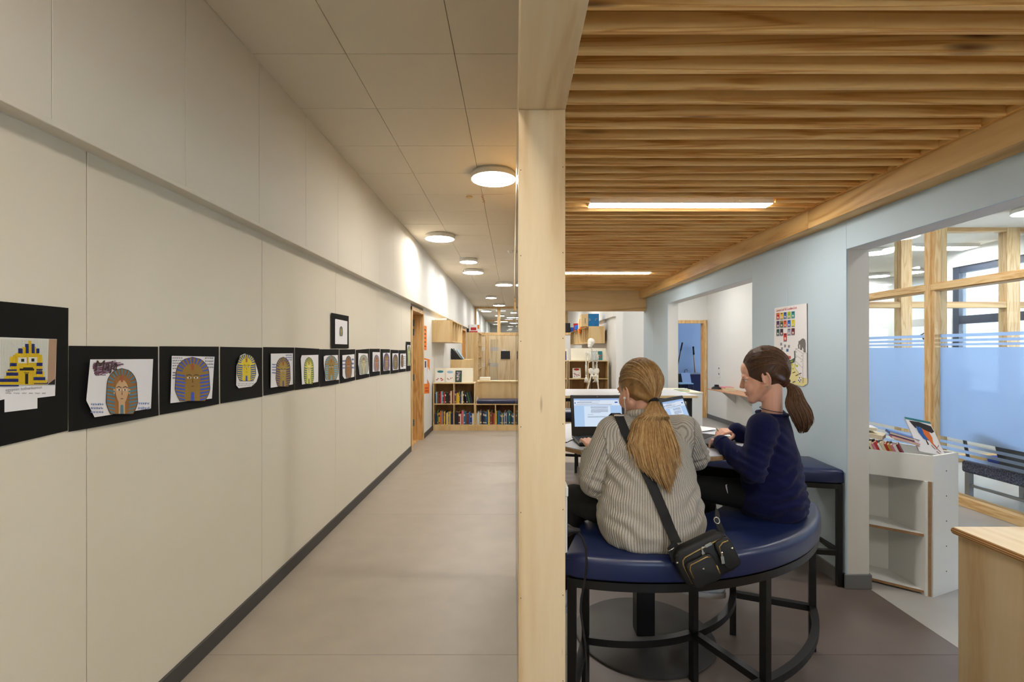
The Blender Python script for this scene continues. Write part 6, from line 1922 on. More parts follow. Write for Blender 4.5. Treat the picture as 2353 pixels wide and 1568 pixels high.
def scribbles(paper, boxes, lay, mat, seed, r=0.0006):
    R = random.Random(seed)
    b = B()
    for x0, x1, y0, y1, n in boxes:
        for k in range(n):
            y = y0 + (y1 - y0) * (k + 0.5) / n
            h = (y1 - y0) / n * 0.3
            x = x0
            while x < x1:
                wl = R.uniform(0.08, 0.2) * (x1 - x0)
                m = 6
                b.tube([LW.pt(min(x1, x + wl * j / m), y + h * (1 if j % 2 else -1) * R.uniform(0.4, 1), lay) for j in range(m + 1)], r, 3)
                x += wl + 0.06 * (x1 - x0)
    b.done('handwriting', mat, paper)
plain('pencil', rgb(150, 146, 150), 0.8); plain('pen_blue', rgb(140, 158, 206), 0.8); plain('crayon_plum', rgb(112, 70, 92), 0.85)
GRP = 'pharaoh drawings along the left wall'
def c1(x, y): return (x * 0.25515, 640 + y * 0.25515)
def c2(x, y): return (500 + x * 0.1955, 700 + y * 0.1955)
def paper_poly(t, pts, lay=0.0075):
    return flat('paper_sheet', LW, [pts], lay, 'paper', t)
# -- leftmost: upright card with the brick mosaic photograph
t = card('pharaoh_picture', 'tall black card with a yellow and blue brick mosaic pharaoh, leftmost on the wall', ((-70, 686), (156, 708), (154, 990), (-70, 1042)), GRP, 0.003, 1)
pp = paper_poly(t, [(-40, 774), (126.5, 779.7), (122.4, 910), (81.6, 915), (81.6, 939), (5.6, 948), (5.6, 918), (-40, 928)], 0.006)
MM('mosaic_white', (222, 220, 210)); MM('mosaic_yellow', (226, 190, 30)); MM('mosaic_blue', (28, 38, 110)); MM('mosaic_black', (26, 24, 18)); MM('mosaic_tan', (176, 142, 116)); MM('mosaic_ochre', (150, 116, 20))
def R4(a, b_, c, d): return [c1(a, b_), c1(c, b_), c1(c, d), c1(a, d)]
ph = flat('mosaic_photo', LW, [[(-40, 776), c1(492, 549), c1(473, 958), (-40, 890)]], 0.0072, 'mosaic_white', t)
flat('brown_border', LW, [[c1(420, 547), c1(492, 549), c1(475, 940), c1(402, 950)]], 0.0078, 'mosaic_tan', ph)
flat('dark_corner', LW, [[c1(402, 958), c1(473, 905), c1(473, 958)]], 0.0083, 'mosaic_black', ph)
flat('yellow_bricks', LW, [R4(228, 562, 256, 680), R4(172, 615, 202, 680), R4(280, 618, 304, 680), R4(116, 672, 332, 690), R4(92, 688, 356, 712), R4(62, 710, 358, 862), R4(32, 840, 372, 885), R4(10, 884, 382, 915), R4(-60, 912, 400, 950), R4(-130, 940, 400, 958)], 0.0084, 'mosaic_yellow', ph)
flat('blue_bricks', LW, [R4(200, 590, 228, 672), R4(253, 590, 281, 672), R4(142, 630, 172, 672), R4(304, 632, 330, 672), R4(62, 765, 118, 795), R4(306, 760, 357, 790), R4(46, 822, 118, 838), R4(306, 812, 357, 826), R4(30, 852, 130, 880), R4(293, 838, 357, 865), R4(-40, 905, 142, 933), R4(278, 890, 380, 918), R4(-120, 960, 142, 972), R4(278, 936, 404, 952)], 0.009, 'mosaic_blue', ph)
flat('white_eyes', LW, [R4(133, 712, 215, 765), R4(230, 710, 308, 760)], 0.0092, 'mosaic_white', ph)
flat('black_bricks', LW, [R4(163, 725, 190, 752), R4(255, 722, 282, 750), R4(148, 812, 280, 830), R4(180, 802, 270, 813), R4(198, 860, 226, 952)], 0.0096, 'mosaic_black', ph)
flat('ochre_bricks', LW, [R4(185, 845, 238, 858), R4(214, 712, 230, 780)], 0.0094, 'mosaic_ochre', ph)
# raised studs over the yellow field
YEL = ((228, 562, 256, 680), (172, 615, 202, 680), (280, 618, 304, 680), (116, 672, 332, 690), (92, 688, 356, 712), (62, 710, 358, 862), (32, 840, 372, 885), (10, 884, 382, 915), (-60, 912, 400, 950))
BLU = ((200, 590, 228, 672), (253, 590, 281, 672), (142, 630, 172, 672), (304, 632, 330, 672), (62, 765, 118, 795), (306, 760, 357, 790), (46, 822, 118, 838), (306, 812, 357, 826), (30, 852, 130, 880), (293, 838, 357, 865), (-40, 905, 142, 933), (278, 890, 380, 918))
OTH = ((133, 712, 215, 765), (230, 710, 308, 760), (148, 802, 280, 830), (198, 860, 226, 952), (185, 845, 238, 858))
bs3 = {'mosaic_white': B(), 'mosaic_yellow': B(), 'mosaic_blue': B()}
inr = lambda x, y, L: any(a_ <= x <= c_ and b_ <= y <= d_ for a_, b_, c_, d_ in L)
for i in range(32):
    for j in range(28):
        x, y = -20 + i * 13.6, 556 + j * 14.2
        if inr(x, y, OTH) or x > 408: continue
        mt = 'mosaic_blue' if inr(x, y, BLU) else 'mosaic_yellow' if inr(x, y, YEL) else 'mosaic_white'
        p = LW.pt(*c1(x, y), 0.0091 if mt == 'mosaic_blue' else 0.0085 if mt == 'mosaic_yellow' else 0.0073)
        bs3[mt].box((0, -0.0018, -0.0018), (0.0012, 0.0018, 0.0018), 0, Matrix.Translation(p))
for mt, b in bs3.items():
    so = b.done('brick_stud', mt, ph); so['kind'] = 'stuff'
p0 = wall_mtx(LW, *c1(30, 1018), 0.0066)
text_mesh('handwriting', 'egypten tuthankamun', 0.0128, p0, 'pencil', pp)
scribbles(pp, [(8, 102, 901, 907, 1)], 0.0066, 'pencil', 9)
# -- the row of landscape cards
rows = [
 ('brown and blue pharaoh and a plum name scribble, second card from the left', ((156.5, 795), (362, 797), (362, 955), (154, 993)), [c1(778, 730), c1(1350, 727), c1(1330, 1172), c1(818, 1252), c1(742, 1100)], (233.5, 308.7, 847, 952), (158, 108, 56), (84, 132, 150), (206, 168, 128)),
 ('gold and bright blue pharaoh with wide eyes, third card from the left', ((365, 796), (502, 797), (502, 929), (365, 954)), [c1(1530, 698), c1(1917, 706), c1(1893, 1083), c1(1517, 1125)], (396, 479, 821, 922), (158, 124, 52), (62, 92, 196), (156, 120, 54)),
 ('cut-out bright yellow and blue pharaoh head, fourth card from the left', ((504.9, 797.2), (601.7, 799.3), (601.7, 911.7), (504.9, 927.8)), [c2(*q) for q in ((250, 600), (300, 578), (350, 590), (400, 620), (420, 660), (450, 760), (465, 830), (440, 910), (380, 965), (230, 985), (200, 950), (205, 720))], c2(206, 585) + c2(432, 900), (238, 214, 62), (48, 86, 190), (236, 208, 50)),
 ('olive and purple pharaoh with side notes, fifth card from the left', ((603.8, 797.9), (675.6, 799), (675.6, 896.5), (603.8, 909.8)), [c2(*q) for q in ((600, 578), (862, 574), (862, 940), (598, 980))], c2(656, 618) + c2(832, 965), (172, 146, 62), (92, 72, 128), (176, 150, 82)),
 ('pale yellow and green pharaoh, sixth card from the left', ((676.9, 798.9), (733.4, 802), (733.4, 888.7), (676.9, 897)), [c2(*q) for q in ((975, 598), (1172, 592), (1170, 910), (978, 942), (963, 640))], c2(1000, 620) + c2(1116, 935), (222, 214, 92), (70, 116, 96), (234, 226, 150)),
 ('brown and sky blue pharaoh filling its sheet, seventh card', ((733.8, 803), (778, 803.5), (778, 881.8), (733.8, 889.5)), [c2(*q) for q in ((1235, 612), (1260, 600), (1402, 594), (1405, 750), (1415, 885), (1255, 900), (1235, 700))], c2(1242, 600) + c2(1402, 888), (158, 130, 62), (112, 172, 204), (158, 130, 66)),
 ('brown figure with a long blue beard, eighth card', ((779.6, 804), (815.7, 803), (815.7, 874), (779.6, 881.8)), [c2(*q) for q in ((1455, 597), (1598, 585), (1597, 850), (1480, 875), (1458, 840))], c2(1486, 602) + c2(1566, 862), (168, 116, 56), (96, 122, 132), (168, 112, 54)),
 ('faint grey-green arched pharaoh, ninth card', ((817, 804.5), (847.6, 802), (847.6, 867), (817, 874)), [c2(*q) for q in ((1645, 572), (1755, 578), (1772, 815), (1660, 828), (1643, 700))], c2(1652, 592) + c2(1760, 818), (160, 160, 138), (190, 198, 188), (206, 196, 156)),
 ('small brown and lilac pharaoh, tenth card', ((848.4, 802), (872.4, 802), (872.4, 862), (848.4, 866.6)), [c2(*q) for q in ((1812, 560), (1898, 562), (1898, 785), (1812, 792))], c2(1826, 592) + c2(1890, 784), (166, 126, 84), (142, 162, 204), (194, 134, 84)),
 ('brown and violet pharaoh, eleventh card', ((874, 802.5), (895.5, 803), (895.5, 859), (874, 861.7)), [c2(*q) for q in ((1935, 570), (2020, 568), (2018, 775), (1940, 782))], c2(1940, 572) + c2(2012, 774), (158, 134, 84), (92, 82, 172), (168, 140, 92)),
 ('dark striped narrow pharaoh, twelfth card', ((896.9, 804), (914.8, 805), (914.8, 856.4), (896.9, 859.3)), [c2(*q) for q in ((2045, 575), (2118, 573), (2118, 765), (2050, 775))], c2(2052, 586) + c2(2112, 760), (146, 128, 74), (92, 92, 140), (156, 136, 84)),
 ('half-width brown pharaoh beside writing, thirteenth card', ((915.4, 805), (931.4, 805), (931.4, 853.8), (915.4, 856.4)), [c2(*q) for q in ((2140, 578), (2207, 577), (2207, 755), (2138, 760))], c2(2146, 586) + c2(2176, 736), (156, 124, 62), (80, 84, 120), (150, 116, 60)),
]
for i, (lab, quad, paper, hb, gold, stripe, face) in enumerate(rows):
    t = card('pharaoh_picture', 'card with ' + lab, quad, GRP, 0.010 if i in (0, 3) else 0.005, 10 + i)
    if i >= 2: hb = (hb[0], hb[2], hb[1], hb[3])
    lay = 0.0135 if i in (0, 3) else 0.0085
    pp = paper_poly(t, paper, lay)
    pharaoh(t, pp, hb, gold, stripe, face, 10 + i, lay + 0.0006, 8 if i < 6 else 10)
    if i == 0:
        b = B(); R = random.Random(2)
        for k in range(16):
            y = 770 + k * 7.2
            xa = 800 + max(0, (k - 6)) * 3 + R.uniform(-8, 8); xb = 1060 - abs(k - 5) * 16 + R.uniform(-20, 30)
            b.tube([LW.pt(*c1(xa + (xb - xa) * j / 5, y - (xb - xa) * j / 5 * 0.12 + R.uniform(-5, 5)), lay + 0.0006) for j in range(6)], 0.0016, 3)
        b.done('crayon_scribble', 'crayon_plum', pp)
        text_mesh('name_lettering', 'Maja', 0.055, wall_mtx(LW, *c1(808, 835), lay + 0.0024), 'ink_dark', pp, 0.2)
        scribbles(pp, [(200, 228, 925, 952, 3), (310, 336, 922, 944, 2)], lay + 0.0006, 'pen_blue', 3)
    if i == 1: scribbles(pp, [(392, 414, 820, 850, 5), (392, 400, 854, 872, 3), (467, 486, 820, 848, 4)], lay + 0.0006, 'pencil', 4)
    if i == 2: scribbles(pp, [(543, 582, 880, 888, 2)], lay + 0.0006, 'pencil', 5)
    if i == 3: scribbles(pp, [(620, 630, 835, 860, 4), (652, 666, 814, 830, 3)], lay + 0.0006, 'pen_blue', 6)
    if i == 6: scribbles(pp, [(785, 791, 826, 850, 3), (806, 811, 822, 850, 3)], lay + 0.0006, 'pen_blue', 7)
    if i == 11: scribbles(pp, [(925, 930.5, 818, 842, 6)], lay + 0.0006, 'pencil', 8)
t = card('pharaoh_picture', 'tall black card with a tiny pharaoh on white, hung above the row', ((758.4, 719), (799.1, 726.8), (799.1, 800.7), (758.4, 801)), GRP, 0.003, 40, 0.008)
pp = paper_poly(t, [c2(*q) for q in ((1362, 175), (1370, 170), (1508, 198), (1507, 470), (1362, 465))], 0.0135)
pharaoh(t, pp, (c2(1414, 0)[0], c2(1450, 0)[0], c2(0, 258)[1], c2(0, 372)[1]), (150, 146, 96), (92, 120, 150), (190, 170, 90), 40, 0.0142, 7)
t = card('pharaoh_picture', 'tall black card with a pale green pharaoh right beside the door frame', ((931.8, 785.4), (942.3, 786.2), (942.3, 852.5), (931.8, 854)), GRP, 0.003, 41, 0.006)
pp = paper_poly(t, [c2(*q) for q in ((2220, 475), (2258, 480), (2258, 718), (2224, 722))], 0.011)
pharaoh(t, pp, (c2(2223, 0)[0], c2(2257, 0)[0], c2(0, 482)[1], c2(0, 716)[1]), (190, 200, 128), (120, 140, 110), (214, 214, 150), 41, 0.0117, 12)

# -- reading poster on the blue wall
def c8(x, y): return (1760 + x * 0.14028, 680 + y * 0.14028)
t = thing('wall_poster', 'white childrens reading poster with small book covers on the pale blue wall', 'poster', RW.pt(1817, 790, 0.002))
flat('poster_sheet', RW, [[c8(150, 202), c8(678, 122), c8(690, 1440), c8(612, 1487), c8(400, 1440), c8(135, 1390)]], 0.004, 'paper', t)
b = B(); b.poly([RW.pt(*q, 0.0015) for q in (c8(150, 204), c8(684, 124), c8(690, 1440), c8(612, 1487), c8(135, 1395))]); b.done('poster_back', 'dark_grey', t)
flat('yellow_floor', RW, [[c8(140, 1085), c8(500, 1110), c8(560, 1330), c8(688, 1352), c8(688, 1438), c8(612, 1484), c8(400, 1437), c8(136, 1388)]], 0.0046, MM('poster_yellow', (232, 222, 160)), t)
cols = [[(190, 40, 44), (234, 200, 44), (64, 104, 180), (150, 188, 44), (44, 146, 156)], [(92, 54, 104), (52, 82, 54), (222, 92, 56), (44, 108, 204), (224, 220, 56)], [(44, 92, 100), (62, 46, 62), None, (162, 164, 192), (112, 34, 52)]]
xs = [(182, 233), (243, 293), (300, 350), (362, 416), (427, 483)]
tops = [(285, 402, -33), (415, 535, -23), (548, 665, -18)]
MM('cover_pale', (226, 214, 200)); MM('cover_grey', (140, 140, 150)); MM('cover_dark', (50, 44, 52))
def cover(x0, x1, ya, yb, sl, c, k):
    q = lambda x: sl * (x - 182) / 301
    nm = MM('cover_%d_%d_%d' % c, c)
    o = flat('printed_cover', RW, [[c8(x0, ya + q(x0)), c8(x1, ya + q(x1)), c8(x1, yb + q(x1)), c8(x0, yb + q(x0))]], 0.0050, nm, t)
    h = yb - ya; w_ = x1 - x0; R = random.Random(k)
    bl = [c8(x0 + w_ * (0.5 + 0.28 * cos(a)), ya + q(x0) + h * (0.62 + 0.16 * sin(a) * R.uniform(0.6, 1.3))) for a in [2*pi*j/9 for j in range(9)]]
    flat('cover_figure', RW, [bl], 0.0054, 'cover_pale', o)
    flat('cover_band', RW, [[c8(x0, yb - h * 0.14 + q(x0)), c8(x1, yb - h * 0.14 + q(x1)), c8(x1, yb + q(x1)), c8(x0, yb + q(x0))]], 0.0056, 'cover_grey', o)
    flat('cover_title', RW, [[c8(x0 + w_ * 0.2, ya + h * 0.10 + q(x0)), c8(x1 - w_ * 0.15, ya + h * 0.10 + q(x1)), c8(x1 - w_ * 0.15, ya + h * 0.2 + q(x1)), c8(x0 + w_ * 0.2, ya + h * 0.2 + q(x0))]], 0.0054, 'cover_dark' if k % 3 else 'mosaic_yellow', o)
k = 0
for r in range(3):
    for c in range(5):
        if cols[r][c]: cover(xs[c][0], xs[c][1], tops[r][0], tops[r][1], tops[r][2], cols[r][c], k)
        k += 1
cover(300, 352, 618, 758, -8, (196, 44, 44), 20)
text_mesh('poster_title', 'Lasse-Leif & Luske-Lise', 0.030, wall_mtx(RW, *c8(178, 262), 0.005) @ RZ(radians(0)), MM('poster_red', (196, 44, 52)), t)
# little room scene: tiny pictures, bed, chest of drawers, elephant, ball
MM('tiny_blue', (60, 110, 170)); MM('elephant_grey', (116, 114, 112)); MM('line_dark', (50, 46, 46)); MM('bed_green', (86, 104, 96)); MM('bed_lime', (170, 190, 40)); MM('bed_red', (196, 74, 70))
flat('tiny_picture', RW, [[c8(x, y), c8(x + 30, y - 3), c8(x + 30, y + 42), c8(x, y + 45)] for x, y in ((245, 772), (308, 802), (258, 846), (372, 808))], 0.0048, 'cover_grey', t)
flat('tiny_picture', RW, [[c8(343, 872), c8(380, 868), c8(380, 915), c8(343, 918)]], 0.0048, 'tiny_blue', t)
flat('bed_base', RW, [[c8(300, 1050), c8(420, 1050), c8(490, 1010), c8(490, 900), c8(470, 905), c8(478, 1090), c8(430, 1112), c8(320, 1105)]], 0.0048, 'bed_green', t)
flat('bed_stripe', RW, [[c8(325, 1075), c8(400, 1078), c8(450, 1060), c8(450, 1075), c8(400, 1092), c8(325, 1090)]], 0.0052, 'bed_lime', t)
flat('striped_quilt', RW, [[c8(285, 1010 + 8 * j - 26 * sin(j)), c8(330, 955 + 14 * j), c8(380, 985 + 10 * j), c8(420, 990 + 9 * j), c8(420, 996 + 9 * j), c8(380, 992 + 10 * j), c8(330, 962 + 14 * j), c8(285, 1016 + 8 * j - 26 * sin(j))] for j in range(5)], 0.0053, 'bed_red', t)
flat('chest_of_drawers', RW, [[c8(500, 868), c8(620, 950), c8(682, 940), c8(684, 1350), c8(610, 1350), c8(488, 1180)]], 0.0050, 'paper', t)
b = B()
def ln(*q): b.tube([RW.pt(*c8(*p), 0.0054) for p in q], 0.0008, 4)
ln((500, 868), (620, 950), (682, 940), (684, 1350), (610, 1350), (488, 1180), (500, 868)); ln((620, 950), (616, 1348)); ln((498, 968), (618, 1060)); ln((496, 1070), (614, 1180)); ln((500, 868), (560, 860), (682, 940)); ln((612, 1350), (610, 1430), (625, 1425), (630, 1352))
for x, y in ((512, 920), (600, 984), (508, 1005), (592, 1078), (495, 1130)): b.ball(RW.pt(*c8(x, y), 0.0052), 0.0028, 8, 6)
b.done('drawing_lines', 'line_dark', t)
flat('elephant', RW, [[c8(*q) for q in ((546, 745), (570, 735), (600, 705), (630, 698), (655, 725), (664, 780), (662, 850), (664, 925), (630, 930), (628, 880), (610, 840), (604, 885), (572, 888), (572, 800), (556, 800), (560, 868), (540, 862), (535, 805), (545, 790))]], 0.0056, 'elephant_grey', t)
flat('ball_white', RW, [[c8(563 + 32 * cos(2*pi*j/16), 1375 + 40 * sin(2*pi*j/16)) for j in range(16)]], 0.0050, 'paper', t)
flat('ball_patch', RW, [[c8(x + 10 * cos(2*pi*j/6), y + 12 * sin(2*pi*j/6)) for j in range(6)] for x, y in ((563, 1345), (548, 1385), (582, 1380), (566, 1408))], 0.0054, 'line_dark', t)
for p_ in [[c8(x + r * cos(2*pi*j/8), y + r * sin(2*pi*j/8)) for j in range(8)] for x, y, r in ((455, 1195, 14), (520, 1150, 20), (430, 1130, 16))]: flat('toy_ball', RW, [p_], 0.0054, 'bed_lime', t)
for p_ in [[c8(x - 26, y + 6), c8(x + 20, y - 14), c8(x + 26, y - 2), c8(x - 20, y + 18)] for x, y in ((470, 1255), (520, 1300), (470, 1410), (570, 1275))]: flat('toy_figure', RW, [p_], 0.0054, 'cover_dark', t)
flat('striped_chair', RW, [[c8(375 - 5 * j, 1165 + 26 * j), c8(415 - 4 * j, 1195 + 28 * j), c8(410 - 4 * j, 1205 + 28 * j), c8(372 - 5 * j, 1175 + 26 * j)] for j in range(7)], 0.0052, 'cover_grey', t)

# -- anatomical skeleton in the library corner
SY = 10.1
def c4(x, y, dy=0.0): return px(1290 + x * 0.1339, 700 + y * 0.1339, SY + dy)
t = thing('anatomical_skeleton', 'white life-size skeleton model standing before the birch bookcase', 'skeleton', (1.64, SY, 0))
b = B()
b.ball(c4(510, 640), (0.075, 0.09, 0.078), 20, 14); b.ball(c4(498, 680, -0.02), (0.058, 0.07, 0.06), 16, 12)
b.ball(c4(488, 718, -0.03), (0.045, 0.055, 0.036), 14, 10); b.cap(c4(470, 735, -0.03), c4(520, 715, 0.02), 0.016, 0.016)
sk = blob('skull', b, 0.008, 3, 'bone'); sk.parent = t; sk.data.transform(wm(t).inverted())
b = B()
b.ball(c4(478, 658, -0.092), (0.018, 0.02, 0.018), 10, 8); b.ball(c4(512, 660, -0.096), (0.018, 0.02, 0.018), 10, 8); b.ball(c4(490, 690, -0.096), (0.009, 0.015, 0.014), 8, 6)  # dark balls painting the shade of the eye and nose hollows
b.done('painted_socket', 'socket_shade', sk)
b = B()
spine = [(520, 750), (528, 790), (535, 860), (540, 930), (545, 1000), (550, 1060), (556, 1110), (556, 1160)]
for i in range(24):
    k = i / 23 * (len(spine) - 1); j = min(len(spine) - 2, int(k)); q = k - j
    x = spine[j][0] * (1 - q) + spine[j + 1][0] * q; y = spine[j][1] * (1 - q) + spine[j + 1][1] * q
    r = 0.013 + 0.012 * i / 23
    b.box((-r, -r, -0.009), (r, r, 0.009), 0.004, Matrix.Translation(c4(x, y, 0.04)))
b.done('spine', 'bone', t, True)
b = B()
for i in range(10):
    yc = 815 + 19 * i; w_ = 0.062 + 0.05 * sin(pi * (i + 2) / 13)
    for sg in (-1, 1):
        pts = []
        for j in range(10):
            a = pi * j / 9
            pts.append(c4(528 + 1.0 * i, yc - 14 + 24 * sin(a / 2), 0.05) + V((sg * w_ * sin(a) * 1.05, -0.11 * (1 - cos(a)) / 2 * 1.4, 0)))
        b.tube(pts if i < 7 else pts[:7], 0.0062, 5)
b.box((-0.012, -0.006, -0.11), (0.012, 0.006, 0.07), 0.004, Matrix.Translation(c4(500, 880, -0.105)))
b.done('ribcage', 'bone', t, True)
b = B()
for sg, sx in ((-1, 425), (1, 612)):
    b.tube([c4(510, 800, -0.08), c4(sx, 795, -0.02)], 0.009, 7)
    b.prism([(0, 0), (0.05, 0.02), (0.03, -0.11)], 0.006, Matrix.Translation(c4(sx, 815, 0.04)) @ RX(radians(90)) @ Matrix.Diagonal((-sg, 1, 1, 1)))
b.done('shoulder_girdle', 'bone', t, True)
for sx, pts in ((-1, ((420, 815), (425, 1030), (424, 1225), (420, 1260))), (1, ((610, 808), (605, 1030), (600, 1215), (592, 1250)))):
    b = B()
    P = [c4(*p) for p in pts]
    b.tube([P[0], P[0].lerp(P[1], 0.1), P[0].lerp(P[1], 0.5), P[0].lerp(P[1], 0.93), P[1]], [0.021, 0.014, 0.010, 0.015, 0.019], 8)
    for o_ in (-0.011, 0.011): b.tube([P[1] + V((o_, 0, 0)), P[2] + V((o_, 0, 0))], [0.010, 0.009], 6)
    b.ball(P[2], 0.020, 10, 8)
    for k in range(5):
        d = V(((k - 2) * 0.013, -0.01, -0.07))
        b.tube([P[2], P[2] + d, P[2] + d * 1.7 + V((0.008 * sx * -1, -0.01, 0)), P[2] + d * 2.2 + V((0.02 * sx * -1, -0.015, 0.01))], [0.006, 0.0065, 0.0055, 0.004], 6)
    b.done('arm', 'bone', t, True)
b = B()
for sg, x, y in ((-1, 512, 1150), (1, 600, 1150)):
    b.ball(c4(x, y, 0.0), (0.062, 0.022, 0.078), 16, 12, RY(radians(sg * 24)))
    b.tube([c4(x + sg * -4, 1190), c4(556 + sg * 20, 1235, -0.03), c4(556, 1225, -0.06)], 0.013, 8)
b.ball(c4(556, 1165, 0.04), (0.032, 0.02, 0.06), 12, 10)
pv = blob('pelvis', b, 0.008, 2, 'bone'); pv.parent = t; pv.data.transform(wm(t).inverted())
for pts in (((512, 1215), (440, 1445), (392, 1790), (388, 2120)), ((606, 1222), (650, 1445), (664, 1790), (668, 2120))):
    b = B(); P = [c4(*p) for p in pts]
    kn = V((P[1].x * 0.45 + P[2].x * 0.55, SY, 0.50)); an = V((P[3].x, SY, 0.08))
    b.tube([P[0], P[0].lerp(kn, 0.08), P[0].lerp(kn, 0.5), P[0].lerp(kn, 0.94), kn], [0.026, 0.019, 0.014, 0.021, 0.027], 9)
    b.tube([kn, kn.lerp(an, 0.1), kn.lerp(an, 0.5), an], [0.026, 0.017, 0.012, 0.018], 8); b.tube([kn + V((0.03, 0.01, -0.03)), an + V((0.025, 0.01, 0))], 0.006, 6)
    b.cap(an + V((0, 0.04, -0.03)), an + V((0, -0.14, -0.05)), 0.026, 0.018)
    b.done('leg', 'bone', t, True)
B().tube([V((1.665, SY + 0.12, 0.04)), V((1.665, SY + 0.12, 0.93)), V((1.665, SY + 0.06, 0.97))], 0.011, 8).done('stand_pole', 'black_metal', t, True)
b = B()
for k in range(5):
    a = 2 * pi * k / 5
    b.tube([V((1.665, SY + 0.12, 0.05)), V((1.665 + 0.19 * cos(a), SY + 0.12 + 0.19 * sin(a), 0.02))], 0.014, 8); b.ball((1.665 + 0.19 * cos(a), SY + 0.12 + 0.19 * sin(a), 0.02), 0.02, 8, 6)
b.done('stand_base', 'black_metal', t, True)

# -- books in the tray of the white display
TB = DZ - 0.084
e1 = (P1 - P0).normalized(); n1_ = V((-e1.y, e1.x))
def tray_book(label, at, along, h, wd, th, yaw, lean, col, z=TB, roll=0.0, pagec='page'):
    """upright book: th along x, wd along y, h up"""
    b = B(); b.mi = 0
    b.box((0, 0, 0), (0.002, wd, h)); b.box((th - 0.002, 0, 0), (th, wd, h)); b.box((0.002, 0, 0), (th - 0.002, 0.002, h))
    b.mi = 1; b.box((0.002, 0.002, 0.002), (th - 0.002, wd - 0.003, h - 0.002))
    b.bm.transform(TR(at.x, at.y, z) @ RZ(yaw) @ RY(lean))
    mz = min(v.co.z for v in b.bm.verts)
    b.bm.transform(TR(0, 0, z + 0.0005 - mz))
    o = b.done('book', ['book_' + col, pagec]); tag(o, label, 'book', 'books in the white display tray')
    return o
yaw0 = atan2(e1.y, e1.x)
front = ['white', 'dark red', 'cream', 'charcoal', 'red', 'white', 'navy', 'cream', 'cream', 'black', 'cream', 'pink', 'red', 'white', 'cream', 'red', 'mustard', 'pink', 'white', 'dark red']
s_ = 0.03
R = random.Random(12)
for i, cn in enumerate(front):
    th = R.uniform(0.011, 0.016)
    p = P0 + e1 * s_ + n1_ * 0.02
    tray_book('%s paperback, %s from the left in the front row of the white tray' % (cn, ORD[i]), p, e1, R.uniform(0.128, 0.142), 0.10, th, yaw0, radians(-24), cn)
    s_ += th / cos(radians(24)) + 0.0016
    if s_ > 0.40: break
s_ = 0.08
for i, cn in enumerate(['cream', 'white', 'teal', 'grey', 'charcoal', 'pale blue', 'cream', 'brown', 'black']):
    th = R.uniform(0.016, 0.024)
    p = P0 + e1 * s_ + n1_ * 0.13
    tray_book('%s book, %s from the left in the back row of the white tray' % (cn, ORD[i]), p, e1, R.uniform(0.115, 0.132), 0.09, th, yaw0, radians(-20), cn)
    s_ += th / cos(radians(20)) + 0.002
def lay_book(label, c, L, W, th, yaw, tilt, col, roll=0.0):
    b = B(); b.mi = 0
    b.box((-L/2, -W/2, 0), (L/2, W/2, 0.002)); b.box((-L/2, -W/2, th - 0.002), (L/2, W/2, th)); b.box((-L/2, -W/2, 0.002), (-L/2 + 0.002, W/2, th - 0.002))
    b.mi = 1; b.box((-L/2 + 0.002, -W/2 + 0.002, 0.002), (L/2 - 0.002, W/2 - 0.002, th - 0.002))
    b.bm.transform(Matrix.Translation(V(c)) @ RZ(yaw) @ RY(tilt) @ RX(roll))
    tag(b.done('book', ['book_' + col, 'page']), label, 'book', 'books in the white display tray')
q = P0 + e1 * 0.10 + n1_ * 0.19
lay_book('thick cream book lying slanted across the left of the white tray', (q.x, q.y, 0.922), 0.22, 0.15, 0.028, yaw0 - 0.1, radians(7), 'cream')
lay_book('white book lying on top at the left end of the white tray', (q.x - 0.03, q.y + 0.03, 0.962), 0.2, 0.14, 0.02, yaw0 + 0.3, radians(2), 'white')
q = P0 + e1 * 0.31 + n1_ * 0.16
lay_book('pink book lying slanted at the right of the white tray', (q.x, q.y, 0.912), 0.15, 0.12, 0.014, yaw0 + 0.15, radians(16), 'pink')
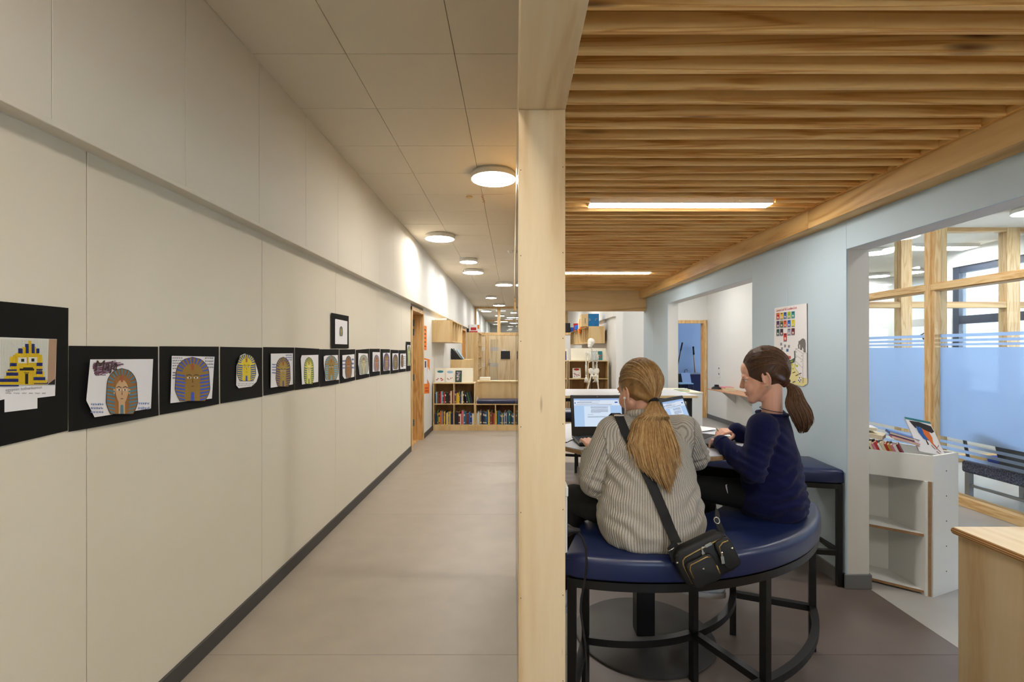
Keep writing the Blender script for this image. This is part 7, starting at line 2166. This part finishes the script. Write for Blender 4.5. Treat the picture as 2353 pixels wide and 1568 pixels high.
lay_book('blue backed book lying over the pink one in the white tray', (q.x + 0.01, q.y + 0.03, 0.932), 0.16, 0.13, 0.016, yaw0 + 0.2, radians(16), 'blue')
# big picture book leaning at the right end
A, Bq = px(2078, 958, 3.18), px(2137, 970, 3.16)
lowR = px(2171, 1043, 3.04)
ux = (Bq - A).normalized(); dn = (lowR - Bq).normalized()
nz_ = ux.cross(dn).normalized()
if nz_.y > 0: nz_ = -nz_
mk2 = Matrix((ux, dn, nz_)).transposed().to_4x4(); mk2.translation = A
W_, H_ = (Bq - A).length, (lowR - Bq).length + 0.02
b = B(); b.box((0, 0, -0.009), (W_, H_, 0), 0.0015, mk2)
bk = b.done('picture_book', 'paper'); tag(bk, 'large white picture book with a teal spine and orange beak shape, leaning in the tray', 'book', 'books in the white display tray')
def cov(nm, pts, lay, mat):
    b = B(); b.poly([mk2 @ V((x * W_, y * H_, 0.0003 + lay)) for x, y in pts]); b.done(nm, mat, bk)
cov('teal_edge', [(0, 0), (1, 0), (1, 0.07), (0, 0.07)], 0.0002, 'book_teal')
cov('black_tuft', [(0.12, 0.1), (0.5, 0.08), (0.95, 0.14), (0.98, 0.3), (0.85, 0.36), (0.6, 0.3), (0.45, 0.24), (0.25, 0.3)], 0.0003, 'book_black')
cov('blue_shape', [(0.3, 0.22), (0.5, 0.26), (0.6, 0.42), (0.62, 0.62), (0.4, 0.6), (0.3, 0.42)], 0.0005, 'book_blue')
cov('orange_shape', [(0.52, 0.28), (0.75, 0.34), (0.78, 0.5), (0.72, 0.66), (0.78, 0.85), (0.6, 0.62), (0.5, 0.44)], 0.0007, 'book_orange')
cov('dark_legs', [(0.46, 0.6), (0.5, 0.6), (0.52, 0.74), (0.46, 0.76)], 0.0007, 'book_black')
b = B()
for pts in (((0.74, 0.72), (0.78, 0.8), (0.9, 0.7)), ((0.6, 0.74), (0.68, 0.84), (0.78, 0.82), (0.86, 0.9)), ((0.7, 0.9), (0.8, 0.96), (0.92, 0.94))):
    b.tube([mk2 @ V((x * W_, y * H_, 0.001)) for x, y in pts], 0.0016, 4)
b.done('cover_script', 'book_dark red', bk)
